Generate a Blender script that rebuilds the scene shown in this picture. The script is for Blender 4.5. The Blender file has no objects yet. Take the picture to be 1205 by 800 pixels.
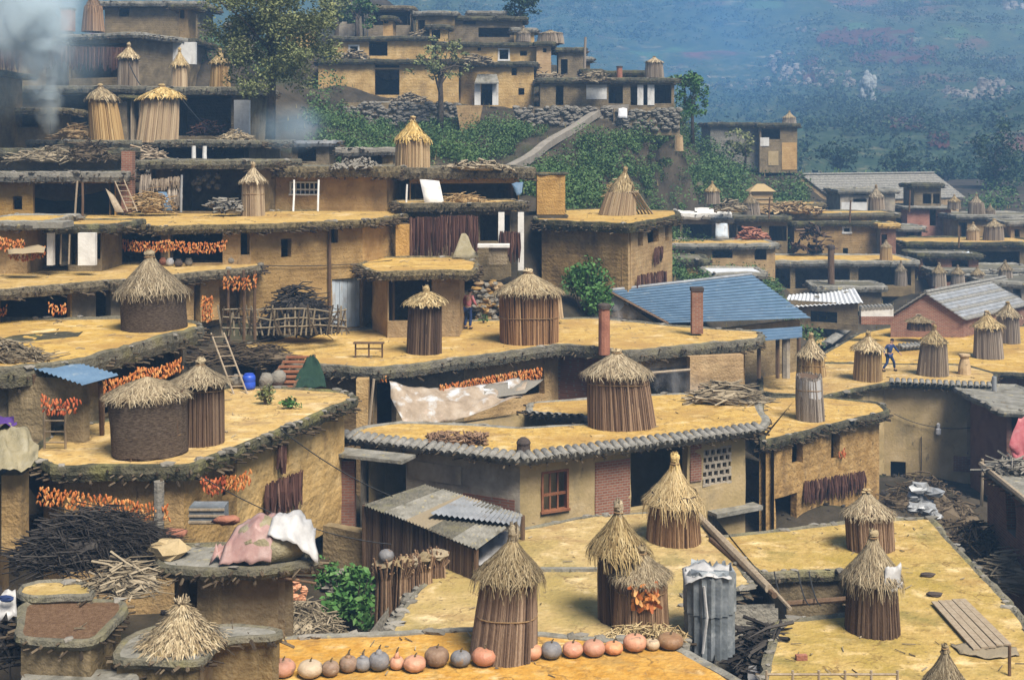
import bpy, bmesh, math, random
from mathutils import Vector, Matrix, noise
random.seed(7)
R = random.random
U = random.uniform
SC = bpy.context.scene
COL = SC.collection
F, CX, H = 1500.0, 602.5, 170.0      # level camera at the origin looking along +Y

# ---------------------------------------------------------------- camera, world, sun, exposure
cam_d = bpy.data.cameras.new('camera')
cam_d.sensor_width = 36.0
cam_d.lens = 36.0 * F / 1205.0
cam_d.shift_y = -230.0 / 1205.0
cam_d.clip_start = 0.5
cam_d.clip_end = 5000
cam = bpy.data.objects.new('camera', cam_d)
COL.objects.link(cam)
cam.rotation_euler = (math.radians(90), 0, 0)
SC.camera = cam
w = bpy.data.worlds.new('World')
SC.world = w
w.use_nodes = True
nt = w.node_tree
bg = nt.nodes['Background']
sky = nt.nodes.new('ShaderNodeTexSky')
sky.sky_type = 'NISHITA'
sky.sun_disc = False
sky.sun_elevation = math.radians(55)
sky.sun_rotation = math.radians(148)
sky.air_density = 1.0
sky.dust_density = 3.0
nt.links.new(sky.outputs[0], bg.inputs[0])
bg.inputs[1].default_value = 0.05
sd = bpy.data.lights.new('sun', 'SUN')
sd.energy = 4.4
sd.angle = math.radians(24)
sd.color = (1.0, 0.93, 0.82)
so = bpy.data.objects.new('sun', sd)
COL.objects.link(so)
_el, _az = math.radians(55), math.radians(148)   # azimuth clockwise from +Y
_dir = Vector((math.sin(_az) * math.cos(_el), math.cos(_az) * math.cos(_el), math.sin(_el)))
so.rotation_euler = (-_dir).to_track_quat('-Z', 'Y').to_euler()
SC.view_settings.view_transform = 'Standard'
SC.view_settings.look = 'None'
SC.view_settings.exposure = 0.82
SC.view_settings.gamma = 1.0
SC.cycles.max_bounces = 6
SC.cycles.diffuse_bounces = 1
SC.cycles.volume_bounces = 2
SC.cycles.transparent_max_bounces = 6
SC.cycles.use_denoising = True

# ---------------------------------------------------------------- geometry helpers
def P(px, py, z):
    Y = F * (-z) / (py - H)
    return Vector(((px - CX) * Y / F, Y, z))
def PY(px, py, Y):
    return Vector(((px - CX) * Y / F, Y, -(py - H) * Y / F))
def poly(pts, z):
    return [P(x, y, z).to_2d() for x, y in pts]
def rect(x0, x1, Y0, depth, Y1=None):
    """plan of a block whose front runs from pixel column x0 at Y0 to x1 at Y1"""
    if Y1 is None: Y1 = Y0
    a = Vector(((x0 - CX) * Y0 / F, Y0)); b = Vector(((x1 - CX) * Y1 / F, Y1))
    d = (b - a).normalized(); n = Vector((-d.y, d.x)) * depth
    return [a, b, b + n, a + n]
def zat(py, Y): return -(py - H) * Y / F
def nz(p, s=1.0): return noise.noise(Vector(p) * s)

LOC = {}
GROUND = []          # control points (x, y, z) of the terrain
class MB:
    def __init__(s): s.v = []; s.f = []
    def quad(s, a, b, c, d):
        i = len(s.v); s.v += [a, b, c, d]; s.f.append((i, i+1, i+2, i+3))
    def box(s, c, size, rot=None):
        c = Vector(c); i = len(s.v); hx, hy, hz = size[0]/2, size[1]/2, size[2]/2
        for x in (-hx, hx):
            for y in (-hy, hy):
                for z in (-hz, hz):
                    q = Vector((x, y, z))
                    if rot: q = rot @ q
                    s.v.append(c + q)
        for f in ((0,1,3,2),(4,6,7,5),(0,4,5,1),(2,3,7,6),(0,2,6,4),(1,5,7,3)):
            s.f.append(tuple(i+k for k in f))
    def tube(s, pts, rad, n=5, cap=True):
        pts = [Vector(p) for p in pts]; i0 = len(s.v)
        for k, p in enumerate(pts):
            t = (pts[min(k+1, len(pts)-1)] - pts[max(k-1, 0)])
            if t.length < 1e-6: t = Vector((0,0,1))
            t.normalize()
            a = t.cross(Vector((0,0,1)) if abs(t.z) < .9 else Vector((1,0,0))).normalized(); b = t.cross(a)
            r = rad[k] if isinstance(rad, (list, tuple)) else rad
            for j in range(n):
                an = 2*math.pi*j/n
                s.v.append(p + (a*math.cos(an) + b*math.sin(an))*r)
        for k in range(len(pts)-1):
            for j in range(n):
                q = i0 + k*n
                s.f.append((q+j, q+(j+1)%n, q+n+(j+1)%n, q+n+j))
        if cap:
            s.f.append(tuple(i0+j for j in reversed(range(n))))
            q = i0+(len(pts)-1)*n; s.f.append(tuple(q+j for j in range(n)))
    def lump(s, c, r, jit=.25, seg=6, ring=4):
        c = Vector(c); r = Vector(r) if not isinstance(r, (int, float)) else Vector((r, r, r)); i0 = len(s.v)
        s.v.append(c + Vector((0,0,-r.z)))
        for k in range(1, ring):
            th = math.pi*k/ring - math.pi/2
            for j in range(seg):
                an = 2*math.pi*(j + .5*(k % 2))/seg; m = 1 + U(-jit, jit)
                s.v.append(c + Vector((r.x*math.cos(th)*math.cos(an), r.y*math.cos(th)*math.sin(an), r.z*math.sin(th)))*m)
        s.v.append(c + Vector((0,0,r.z)))
        for j in range(seg): s.f.append((i0, i0+1+(j+1)%seg, i0+1+j))
        for k in range(ring-2):
            q = i0+1+k*seg
            for j in range(seg): s.f.append((q+j, q+(j+1)%seg, q+seg+(j+1)%seg, q+seg+j))
        q = i0+1+(ring-2)*seg; top = len(s.v)-1
        for j in range(seg): s.f.append((q+j, q+(j+1)%seg, top))
    def lathe(s, c, prof, n=20, jit=0):
        c = Vector(c); i0 = len(s.v)
        for r, z in prof:
            for j in range(n):
                an = 2*math.pi*j/n; m = 1+U(-jit, jit)
                s.v.append(c + Vector((r*m*math.cos(an), r*m*math.sin(an), z)))
        for k in range(len(prof)-1):
            q = i0+k*n
            for j in range(n): s.f.append((q+j, q+(j+1)%n, q+n+(j+1)%n, q+n+j))
        s.f.append(tuple(i0+j for j in reversed(range(n))))
        q = i0+(len(prof)-1)*n; s.f.append(tuple(q+j for j in range(n)))
    def blade(s, p, d, up, L, wd, droop):
        """a straw blade: two quads starting at p along d, drooping"""
        sd_ = d.cross(up)
        if sd_.length < 1e-5: sd_ = Vector((1,0,0))
        sd_.normalize(); sd_ *= wd/2
        m = p + d*L*.55 - Vector((0,0,droop*.3)); e = p + d*L - Vector((0,0,droop))
        i = len(s.v); s.v += [p-sd_, p+sd_, m+sd_, m-sd_, e+sd_*.5, e-sd_*.5]
        s.f += [(i, i+1, i+2, i+3), (i+3, i+2, i+4, i+5)]
    def build(s, name, m, parent=None, kind=None, smooth=False):
        me = bpy.data.meshes.new(name)
        off = LOC[parent.name] if parent is not None and parent.name in LOC else Vector((0,0,0))
        if off.length: me.from_pydata([Vector(v)-off for v in s.v], [], s.f)
        else: me.from_pydata([tuple(v) for v in s.v], [], s.f)
        me.materials.append(M[m] if isinstance(m, str) else m)
        if smooth: me.polygons.foreach_set('use_smooth', [True]*len(me.polygons))
        me.update()
        o = bpy.data.objects.new(name, me); COL.objects.link(o)
        if parent is not None:
            o.parent = parent; LOC[o.name] = off
        if kind: o['kind'] = kind
        return o
def thing(name, label, cat, loc, group=None):
    o = bpy.data.objects.new(name, None); COL.objects.link(o)
    o.empty_display_size = .3
    o.location = loc; LOC[o.name] = Vector(loc)
    return tag(o, label, cat, group)
def tag(o, label, cat, group=None):
    o['label'] = label; o['category'] = cat
    if group: o['group'] = group
    return o
def solo(mb, name, m, label, cat, group=None, smooth=False):
    """a thing made of one mesh, its origin at the base of the mesh"""
    xs = [v[0] for v in mb.v]; ys = [v[1] for v in mb.v]; zs = [v[2] for v in mb.v]
    loc = Vector(((min(xs)+max(xs))/2, (min(ys)+max(ys))/2, min(zs)))
    mb.v = [Vector(v)-loc for v in mb.v]
    o = mb.build(name, m, None, None, smooth); o.location = loc
    return tag(o, label, cat, group)

# ---------------------------------------------------------------- materials
M = {}
def mat(name, cols, scale=3.0, bump=.3, bscale=20.0, rough=.95, stretch=(1,1,1), island=0.0, stain=None, big=0.0, courses=0.0, metal=0.0, vary=0.0, cracks=False):
    m = bpy.data.materials.new(name); m.use_nodes = True; M[name] = m
    n = m.node_tree.nodes; l = m.node_tree.links; b = n['Principled BSDF']
    b.inputs['Roughness'].default_value = rough; b.inputs['Metallic'].default_value = metal
    b.inputs['Specular IOR Level'].default_value = .15 if rough > .7 else .4
    tc = n.new('ShaderNodeTexCoord'); mp = n.new('ShaderNodeMapping'); mp.inputs['Scale'].default_value = stretch
    oi = n.new('ShaderNodeObjectInfo'); ad = n.new('ShaderNodeVectorMath'); ad.operation = 'ADD'
    ml = n.new('ShaderNodeMath'); ml.operation = 'MULTIPLY'; ml.inputs[1].default_value = 37.0
    l.new(oi.outputs['Random'], ml.inputs[0])
    l.new(tc.outputs['Object'], ad.inputs[0]); l.new(ml.outputs[0], ad.inputs[1]); l.new(ad.outputs[0], mp.inputs[0])
    nzz = n.new('ShaderNodeTexNoise'); nzz.inputs['Scale'].default_value = scale; nzz.inputs['Detail'].default_value = 7; nzz.inputs['Roughness'].default_value = .65
    l.new(mp.outputs[0], nzz.inputs[0])
    fac = nzz.outputs['Fac']
    if island:
        g = n.new('ShaderNodeNewGeometry'); mx = n.new('ShaderNodeMix'); mx.inputs[0].default_value = island
        l.new(fac, mx.inputs[2]); l.new(g.outputs['Random Per Island'], mx.inputs[3]); fac = mx.outputs[0]
    rp = n.new('ShaderNodeValToRGB'); e = rp.color_ramp.elements
    while len(e) < len(cols): e.new(.5)
    k = len(cols)
    for i, c in enumerate(cols):
        lo, hi = (.28, .72) if island < .6 else (.05, .95)
        e[i].position = lo + (hi-lo)*i/max(1, k-1); e[i].color = (*c, 1)
    l.new(fac, rp.inputs[0]); col = rp.outputs[0]
    if stain:
        for (sc_, lo, hi, c, st) in stain:
            mp2 = n.new('ShaderNodeMapping'); mp2.inputs['Scale'].default_value = st; l.new(ad.outputs[0], mp2.inputs[0])
            n2 = n.new('ShaderNodeTexNoise'); n2.inputs['Scale'].default_value = sc_; n2.inputs['Detail'].default_value = 6; n2.inputs['Roughness'].default_value = .6
            l.new(mp2.outputs[0], n2.inputs[0])
            mr = n.new('ShaderNodeMapRange'); mr.inputs[1].default_value = lo; mr.inputs[2].default_value = hi; l.new(n2.outputs['Fac'], mr.inputs[0])
            mx = n.new('ShaderNodeMix'); mx.data_type = 'RGBA'; l.new(mr.outputs[0], mx.inputs[0]); l.new(col, mx.inputs[6]); mx.inputs[7].default_value = (*c, 1); col = mx.outputs[2]
    if cracks:
        nw = n.new('ShaderNodeTexNoise'); nw.inputs['Scale'].default_value = 2.2; nw.inputs['Detail'].default_value = 4; l.new(ad.outputs[0], nw.inputs[0])
        vm = n.new('ShaderNodeVectorMath'); vm.operation = 'MULTIPLY_ADD'; vm.inputs[1].default_value = (.9,.9,.9); l.new(nw.outputs['Color'], vm.inputs[0]); l.new(ad.outputs[0], vm.inputs[2])
        vo = n.new('ShaderNodeTexVoronoi'); vo.feature = 'DISTANCE_TO_EDGE'; vo.inputs['Scale'].default_value = .55; l.new(vm.outputs[0], vo.inputs[0])
        mr = n.new('ShaderNodeMapRange'); mr.inputs[1].default_value = .004; mr.inputs[2].default_value = .022; mr.inputs[3].default_value = .75; mr.inputs[4].default_value = 0; l.new(vo.outputs['Distance'], mr.inputs[0])
        nk = n.new('ShaderNodeTexNoise'); nk.inputs['Scale'].default_value = .5; l.new(ad.outputs[0], nk.inputs[0])
        m3 = n.new('ShaderNodeMapRange'); m3.inputs[1].default_value = .46; m3.inputs[2].default_value = .60; l.new(nk.outputs['Fac'], m3.inputs[0])
        m4 = n.new('ShaderNodeMath'); m4.operation = 'MULTIPLY'; l.new(mr.outputs[0], m4.inputs[0]); l.new(m3.outputs[0], m4.inputs[1])
        mx = n.new('ShaderNodeMix'); mx.data_type = 'RGBA'; l.new(m4.outputs[0], mx.inputs[0]); l.new(col, mx.inputs[6]); mx.inputs[7].default_value = (.16,.10,.04,1); col = mx.outputs[2]
    if vary:
        hs = n.new('ShaderNodeHueSaturation'); mv = n.new('ShaderNodeMapRange'); mv.inputs[3].default_value = 1-vary; mv.inputs[4].default_value = 1+vary*.6; l.new(oi.outputs['Random'], mv.inputs[0]); l.new(mv.outputs[0], hs.inputs['Value'])
        q = n.new('ShaderNodeMath'); q.operation = 'FRACT'; l.new(ml.outputs[0], q.inputs[0]); ms_ = n.new('ShaderNodeMapRange'); ms_.inputs[3].default_value = 1-vary*1.3; ms_.inputs[4].default_value = 1.05; l.new(q.outputs[0], ms_.inputs[0]); l.new(ms_.outputs[0], hs.inputs['Saturation']); l.new(col, hs.inputs['Color']); col = hs.outputs[0]
    hgt = None
    if bump:
        n3 = n.new('ShaderNodeTexNoise'); n3.inputs['Scale'].default_value = bscale; n3.inputs['Detail'].default_value = 6; l.new(mp.outputs[0], n3.inputs[0]); hgt = n3.outputs['Fac']
        if courses:
            wv = n.new('ShaderNodeTexWave'); wv.bands_direction = 'Z'; wv.inputs['Scale'].default_value = courses; wv.inputs['Distortion'].default_value = 1.2; wv.inputs['Detail'].default_value = 3
            l.new(ad.outputs[0], wv.inputs[0]); a2 = n.new('ShaderNodeMath'); a2.operation = 'MULTIPLY_ADD'; a2.inputs[1].default_value = .10; l.new(wv.outputs['Fac'], a2.inputs[0]); l.new(hgt, a2.inputs[2]); hgt = a2.outputs[0]
        bp = n.new('ShaderNodeBump'); bp.inputs['Strength'].default_value = bump; bp.inputs['Distance'].default_value = .08; l.new(hgt, bp.inputs['Height']); l.new(bp.outputs[0], b.inputs['Normal'])
    l.new(col, b.inputs['Base Color'])
    return m
one = (1,1,1)
mat('gold', [(0.327,0.196,0.045),(0.446,0.282,0.074),(0.505,0.339,0.106),(0.542,0.406,0.171)], 2.6, .8, 7, stain=[(3.2,.54,.70,(.36,.235,.085),one),(.5,.55,.68,(.31,.20,.075),(1,2.2,1)),(.8,.58,.70,(.66,.50,.27),(1,1.6,1)),(.33,.50,.66,(.36,.22,.07),one),(.9,.58,.78,(.66,.49,.25),one),(1.7,.58,.72,(.40,.255,.09),one),(7.,.59,.70,(.20,.135,.06),one)], vary=.07, cracks=True)
mat('gold_deep', [(0.330,0.169,0.043),(0.436,0.238,0.060),(0.497,0.291,0.083),(0.526,0.360,0.142)], 2.6, .8, 7, stain=[(3.2,.54,.70,(.36,.235,.085),one),(.5,.55,.68,(.31,.20,.075),(1,2.2,1)),(.8,.58,.70,(.66,.50,.27),(1,1.6,1)),(.4,.50,.7,(.45,.27,.09),one),(.9,.56,.74,(.74,.50,.20),one),(1.9,.58,.72,(.30,.17,.06),one),(6.,.62,.74,(.24,.15,.07),one)], vary=.07, cracks=True)
mat('gold_green', [(0.284,0.196,0.067),(0.396,0.280,0.104),(0.453,0.322,0.127),(0.496,0.385,0.186)], 2.6, .8, 7, stain=[(3.2,.54,.70,(.36,.235,.085),one),(.5,.55,.68,(.31,.20,.075),(1,2.2,1)),(.8,.58,.70,(.66,.50,.27),(1,1.6,1)),(.35,.48,.64,(.33,.24,.07),one),(.8,.54,.70,(.24,.19,.065),one),(1.3,.58,.74,(.60,.45,.23),one),(7.,.59,.70,(.18,.13,.06),one)], vary=.07, cracks=True)
mat('moss', [(0.022,0.022,0.016),(0.053,0.051,0.033),(0.089,0.081,0.053),(0.134,0.120,0.085)], 4, .9, 14, stain=[(1.3,.5,.7,(.16,.15,.06),one)], vary=.2)
mat('moss_pale', [(0.067,0.065,0.046),(0.113,0.105,0.077),(0.165,0.149,0.108),(0.206,0.186,0.139)], 3, .9, 14, stain=[(1.2,.5,.7,(.20,.18,.09),one)], vary=.2)
mat('straw_edge', [(0.036,0.030,0.018),(0.096,0.078,0.042),(0.180,0.144,0.078),(0.252,0.204,0.114)], 6, 1.0, 20, vary=.2)
mat('twig', [(.03,.022,.015),(.075,.055,.035),(.15,.115,.075)], 5, .4, 30, island=.85)
mat('twig_pale', [(.10,.08,.055),(.22,.18,.12),(.36,.30,.21)], 5, .4, 30, island=.85)
mat('mud', [(0.206,0.126,0.046),(0.308,0.191,0.066),(0.377,0.239,0.087),(0.428,0.292,0.122)], 1.6, .55, 12, courses=1.6, stain=[(1.1,.56,.78,(.19,.13,.065),(1,1,.35)),(5,.62,.75,(.13,.09,.045),(1,1,.5))], vary=.2)
mat('mud_hill', [(0.300,0.195,0.076),(0.420,0.275,0.106),(0.500,0.342,0.145),(0.560,0.408,0.204)], 1.2, .6, 8, courses=1.2, stain=[(1.0,.55,.75,(.24,.17,.09),(1,1,.35)),(3,.62,.75,(.17,.12,.07),one)])
mat('mud_grey', [(0.119,0.090,0.049),(0.174,0.129,0.066),(0.224,0.166,0.086),(0.266,0.205,0.115)], 1.6, .55, 12, courses=1.6, stain=[(1.1,.56,.78,(.12,.095,.06),(1,1,.35))], vary=.2)
mat('mud_bright', [(0.288,0.169,0.055),(0.400,0.238,0.076),(0.464,0.284,0.096),(0.496,0.346,0.144)], 1.8, .6, 12, courses=1.4, stain=[(1.2,.58,.8,(.22,.15,.07),(1,1,.35))], vary=.2)
mat('plaster_grey', [(0.197,0.171,0.136),(0.295,0.256,0.201),(0.374,0.325,0.256),(0.452,0.399,0.316)], 1.4, .3, 10, stain=[(1.3,.52,.75,(.17,.14,.11),(1,1,.4)),(.9,.6,.75,(.46,.38,.24),one)])
mat('plaster_yellow', [(0.246,0.188,0.096),(0.340,0.258,0.127),(0.398,0.299,0.159),(0.454,0.358,0.215)], 1.0, .25, 10, stain=[(1.2,.56,.8,(.20,.17,.11),(1,1,.3)),(4,.62,.75,(.14,.12,.08),(1,1,.5))])
mat('white_wall', [(.48,.47,.45),(.62,.61,.58),(.72,.71,.68)], 1.6, .2, 10, stain=[(1.4,.55,.75,(.36,.33,.29),(1,1,.35))])
mat('stone', [(0.063,0.059,0.052),(0.133,0.126,0.108),(0.210,0.196,0.164),(0.266,0.245,0.203)], 3, .7, 10, island=.5)
mat('stone_pale', [(0.112,0.104,0.084),(0.192,0.176,0.148),(0.288,0.268,0.232)], 3, .6, 10, island=.6)
mat('rock_white', [(0.211,0.217,0.192),(0.285,0.291,0.267),(0.347,0.347,0.322)], .8, .5, 2)
mat('rock_far', [(0.130,0.113,0.095),(0.208,0.178,0.148),(0.252,0.226,0.195)], .6, .4, 1, island=.5)
mat('wood', [(.065,.04,.025),(.12,.075,.045),(.19,.125,.08)], 2.5, .4, 25, stretch=(4,4,.6), island=.3)
mat('wood_pale', [(.20,.15,.10),(.31,.245,.17),(.42,.35,.26)], 2.5, .4, 25, stretch=(4,4,.6), island=.3)
mat('wood_red', [(.16,.06,.03),(.24,.10,.05),(.30,.14,.08)], 2.5, .3, 25)
mat('straw', [(.12,.08,.037),(.27,.19,.088),(.42,.315,.155),(.55,.445,.26)], 8, .3, 40, island=.75, vary=.2)
mat('straw_dark', [(.085,.06,.033),(.19,.14,.075),(.31,.24,.135),(.44,.36,.23)], 8, .3, 40, island=.75, vary=.2)
mat('straw_gold', [(.22,.135,.04),(.38,.25,.08),(.50,.355,.135),(.60,.46,.22)], 8, .3, 40, island=.75, vary=.2)
mat('stalk_brown', [(0.085,0.046,0.023),(0.169,0.094,0.047),(0.273,0.163,0.085),(0.416,0.273,0.150)], 3, .4, 30, stretch=(1,1,.3), island=.75, vary=.2)
mat('stalk_dark', [(.04,.026,.018),(.08,.05,.033),(.13,.085,.055),(.20,.14,.09)], 3, .4, 30, stretch=(1,1,.3), island=.75)
mat('stalk_tan', [(0.210,0.131,0.058),(0.336,0.215,0.095),(0.441,0.299,0.137),(0.525,0.389,0.210)], 3, .4, 30, stretch=(1,1,.3), island=.75, vary=.2)
mat('stalk_grey', [(.15,.115,.085),(.23,.18,.13),(.31,.25,.185),(.40,.33,.25)], 3, .4, 30, stretch=(1,1,.3), island=.75, vary=.2)
mat('reed_mat', [(.05,.032,.02),(.10,.066,.04),(.17,.118,.075),(.24,.18,.12)], 9, 1.0, 40, stretch=(1,1,4), vary=.2)
mat('rope', [(.16,.10,.05),(.26,.17,.085)], 10, .3, 40)
mat('corn', [(0.282,0.067,0.013),(0.409,0.118,0.023),(0.494,0.188,0.045),(0.522,0.298,0.108)], 4, .2, 40, rough=.7, island=.85)
mat('corn_red', [(0.204,0.034,0.013),(0.340,0.064,0.017),(0.442,0.111,0.034),(0.510,0.204,0.076)], 4, .2, 40, rough=.7, island=.85)
mat('corn_dark', [(.028,.015,.012),(.06,.028,.022),(.10,.05,.037),(.17,.10,.075)], 4, .3, 40, island=.85)
mat('tin_blue', [(0.073,0.126,0.193),(0.098,0.165,0.249),(0.135,0.212,0.300)], 1.2, .15, 10, rough=.6, stain=[(2,.6,.8,(.26,.30,.32),one)])
mat('tin_grey', [(.20,.21,.22),(.29,.30,.31),(.40,.41,.42)], 1.5, .15, 12, rough=.5, metal=.2, stain=[(1.8,.58,.75,(.22,.18,.13),one)])
mat('tin_dark', [(.10,.115,.125),(.17,.19,.205),(.27,.29,.31)], 2.5, .2, 12, rough=.5, metal=.2, stain=[(3,.55,.7,(.32,.34,.35),one)])
mat('tin_white', [(0.496,0.512,0.528),(0.576,0.592,0.608),(0.640,0.656,0.672)], 1.5, .15, 12, rough=.6, stain=[(2.2,.62,.75,(.42,.36,.30),one)])
mat('tile', [(.10,.10,.095),(.17,.165,.15),(.25,.24,.215),(.33,.315,.275)], 5, .5, 25, island=.2)
mat('plastic_white', [(0.272,0.264,0.255),(0.391,0.383,0.374),(0.510,0.501,0.493)], 2, .2, 8, rough=.45)
mat('plastic_pink', [(0.256,0.128,0.112),(0.336,0.208,0.184),(0.416,0.304,0.272)], 2, .2, 8, rough=.5)
mat('tarp_tan', [(.20,.15,.10),(.30,.235,.17),(.40,.335,.26)], 2.2, .3, 8, rough=.7, stain=[(1.6,.52,.66,(.50,.52,.53),one),(1.1,.6,.72,(.48,.32,.24),one)])
mat('sack', [(0.216,0.186,0.108),(0.276,0.240,0.150),(0.324,0.294,0.216)], 3, .4, 20)
mat('cloth_purple', [(.06,.025,.14),(.10,.05,.22)], 4, .2, 20)
mat('cloth_pink', [(0.385,0.091,0.112),(0.462,0.154,0.168),(0.490,0.245,0.245)], 4, .2, 20)
mat('cloth_red', [(.38,.05,.05),(.52,.09,.09)], 4, .2, 20)
mat('cloth_navy', [(.02,.035,.10),(.035,.06,.16)], 4, .2, 20)
mat('cloth_black', [(.015,.015,.018),(.03,.03,.034)], 4, .2, 20)
mat('cloth_white', [(.55,.55,.57),(.70,.70,.72)], 4, .2, 20)
mat('cloth_green', [(0.012,0.030,0.021),(0.024,0.051,0.033)], 4, .3, 20)
mat('skin', [(.35,.20,.13),(.42,.25,.17)], 4, .1, 20, rough=.6)
mat('blue_plastic', [(.015,.05,.36),(.03,.09,.48)], 3, .1, 10, rough=.4)
mat('door_blue', [(.32,.38,.44),(.42,.48,.54),(.52,.57,.62)], 1.5, .2, 10, rough=.6, stain=[(1.6,.55,.7,(.28,.24,.20),(1,1,.4))])
mat('pumpkin_orange', [(0.412,0.135,0.038),(0.529,0.198,0.064),(0.588,0.261,0.098)], 2.5, .25, 15, rough=.55, vary=.22, stain=[(5,.58,.70,(.20,.13,.075),one),(11,.64,.70,(.40,.30,.19),one)])
mat('pumpkin_pink', [(0.399,0.136,0.062),(0.494,0.200,0.099),(0.551,0.264,0.136)], 2.5, .25, 15, rough=.55, vary=.22, stain=[(5,.58,.70,(.20,.13,.075),one),(11,.64,.70,(.40,.30,.19),one)])
mat('pumpkin_tan', [(.38,.26,.13),(.48,.34,.18),(.55,.42,.25)], 2.5, .25, 15, rough=.6, vary=.22, stain=[(5,.58,.70,(.20,.13,.075),one),(11,.64,.70,(.40,.30,.19),one)])
mat('pumpkin_brown', [(.16,.085,.045),(.25,.14,.07),(.36,.23,.12)], 3, .25, 15, rough=.6, vary=.22, stain=[(5,.58,.70,(.20,.13,.075),one),(11,.64,.70,(.40,.30,.19),one)])
mat('pumpkin_grey', [(.11,.11,.115),(.17,.165,.17),(.25,.235,.23)], 3, .25, 15, rough=.6, vary=.22, stain=[(5,.58,.70,(.20,.13,.075),one),(11,.64,.70,(.40,.30,.19),one)])
mat('stem', [(.10,.075,.045),(.17,.13,.08)], 5, .4, 30)
mat('leaf', [(.018,.05,.014),(.04,.095,.022),(.075,.14,.034),(.12,.17,.05)], 2, 0, 10, rough=.7, island=.7)
mat('leaf_bright', [(0.022,0.073,0.011),(0.040,0.125,0.022),(0.072,0.178,0.038),(0.122,0.211,0.060)], 2, 0, 10, rough=.7, island=.7)
mat('leaf_olive', [(0.063,0.084,0.031),(0.119,0.140,0.049),(0.182,0.203,0.070),(0.266,0.259,0.105)], 2, 0, 10, rough=.7, island=.7)
mat('leaf_dry', [(.06,.065,.03),(.10,.10,.05),(.15,.14,.08)], 1.2, .6, 2, rough=.9, island=.5)
mat('leaf_far', [(.010,.028,.018),(.020,.045,.028),(.036,.068,.036),(.065,.095,.05)], .8, 0, 10, rough=.9, island=.55)
mat('grass_dry', [(.10,.09,.045),(.18,.15,.07),(.26,.22,.11)], 2, 0, 10, island=.7)
mat('bark', [(.045,.036,.028),(.085,.068,.052),(.14,.115,.09)], 4, .6, 25)
mat('terrain_mat', [(0.021,0.018,0.012),(0.036,0.030,0.020),(0.060,0.048,0.033),(0.090,0.075,0.051)], .5, .7, 5, stain=[(.2,.55,.7,(.045,.055,.022),one)])
mat('mountain_mat', [(.014,.032,.019),(.026,.048,.028),(.045,.066,.036),(.10,.098,.06)], .22, .7, .8, stain=[(.02,.60,.66,(.13,.05,.04),(1,1,2)),(.06,.60,.68,(.10,.06,.04),(1,1,2)),(.05,.58,.66,(.05,.10,.045),one),(.16,.60,.68,(.15,.14,.09),(1,1,4)),(.9,.55,.65,(.012,.03,.018),one)])
mat('path_mat', [(0.174,0.155,0.130),(0.236,0.211,0.174),(0.285,0.260,0.223)], 1.5, .4, 8)
mat('red_soil_mat', [(0.042,0.015,0.012),(0.067,0.023,0.017),(0.088,0.036,0.025)], .12, .5, .8, stain=[(.1,.55,.65,(.05,.075,.04),one)])
mat('clay', [(.20,.085,.055),(.30,.13,.085),(.36,.17,.11)], 3, .4, 20)
mat('clay_dark', [(.05,.04,.035),(.09,.07,.06)], 3, .4, 20)
mat('seeds', [(.10,.055,.03),(.17,.10,.055),(.26,.165,.10)], 14, .9, 40)
mat('wire', [(.03,.03,.03),(.05,.05,.05)], 3, 0, 10)
mat('slab_grey', [(.13,.125,.105),(.21,.20,.17),(.30,.285,.25)], 2.2, .5, 10, stain=[(1.3,.52,.70,(.10,.09,.065),one),(3,.6,.72,(.36,.30,.14),one)])
mat('black_bits', [(0.015,0.013,0.012),(0.034,0.030,0.027),(0.068,0.060,0.053)], 5, .3, 20, island=.8)
def brick_mat(name, c1, c2, mortar, sc_=2.0):
    m = bpy.data.materials.new(name); m.use_nodes = True; M[name] = m
    n = m.node_tree.nodes; l = m.node_tree.links; b = n['Principled BSDF']; b.inputs['Roughness'].default_value = .95; b.inputs['Specular IOR Level'].default_value = .1
    tc = n.new('ShaderNodeTexCoord'); sx = n.new('ShaderNodeSeparateXYZ'); l.new(tc.outputs['Object'], sx.inputs[0])
    a = n.new('ShaderNodeMath'); a.operation = 'ADD'; l.new(sx.outputs[0], a.inputs[0]); l.new(sx.outputs[1], a.inputs[1])
    cb = n.new('ShaderNodeCombineXYZ'); l.new(a.outputs[0], cb.inputs[0]); l.new(sx.outputs[2], cb.inputs[1])
    br = n.new('ShaderNodeTexBrick'); br.inputs['Scale'].default_value = sc_; br.inputs['Color1'].default_value = (*c1, 1); br.inputs['Color2'].default_value = (*c2, 1); br.inputs['Mortar'].default_value = (*mortar, 1)
    br.inputs['Brick Width'].default_value = .5; br.inputs['Row Height'].default_value = .17; br.inputs['Mortar Size'].default_value = .025
    l.new(cb.outputs[0], br.inputs[0])
    nn = n.new('ShaderNodeTexNoise'); nn.inputs['Scale'].default_value = 1.6; nn.inputs['Detail'].default_value = 6; l.new(tc.outputs['Object'], nn.inputs[0])
    mr = n.new('ShaderNodeMapRange'); mr.inputs[1].default_value = .5; mr.inputs[2].default_value = .75; mr.inputs[4].default_value = .7; l.new(nn.outputs['Fac'], mr.inputs[0])
    mx = n.new('ShaderNodeMix'); mx.data_type = 'RGBA'; l.new(mr.outputs[0], mx.inputs[0]); l.new(br.outputs['Color'], mx.inputs[6]); mx.inputs[7].default_value = (c1[0]*.55, c1[1]*.65, c1[2]*.75, 1)
    l.new(mx.outputs[2], b.inputs['Base Color'])
    bp = n.new('ShaderNodeBump'); bp.inputs['Strength'].default_value = .5; bp.inputs['Distance'].default_value = .02; bp.invert = True; l.new(br.outputs['Fac'], bp.inputs['Height']); l.new(bp.outputs[0], b.inputs['Normal'])
brick_mat('brick', (.21,.08,.05), (.28,.12,.075), (.28,.23,.18))
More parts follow.
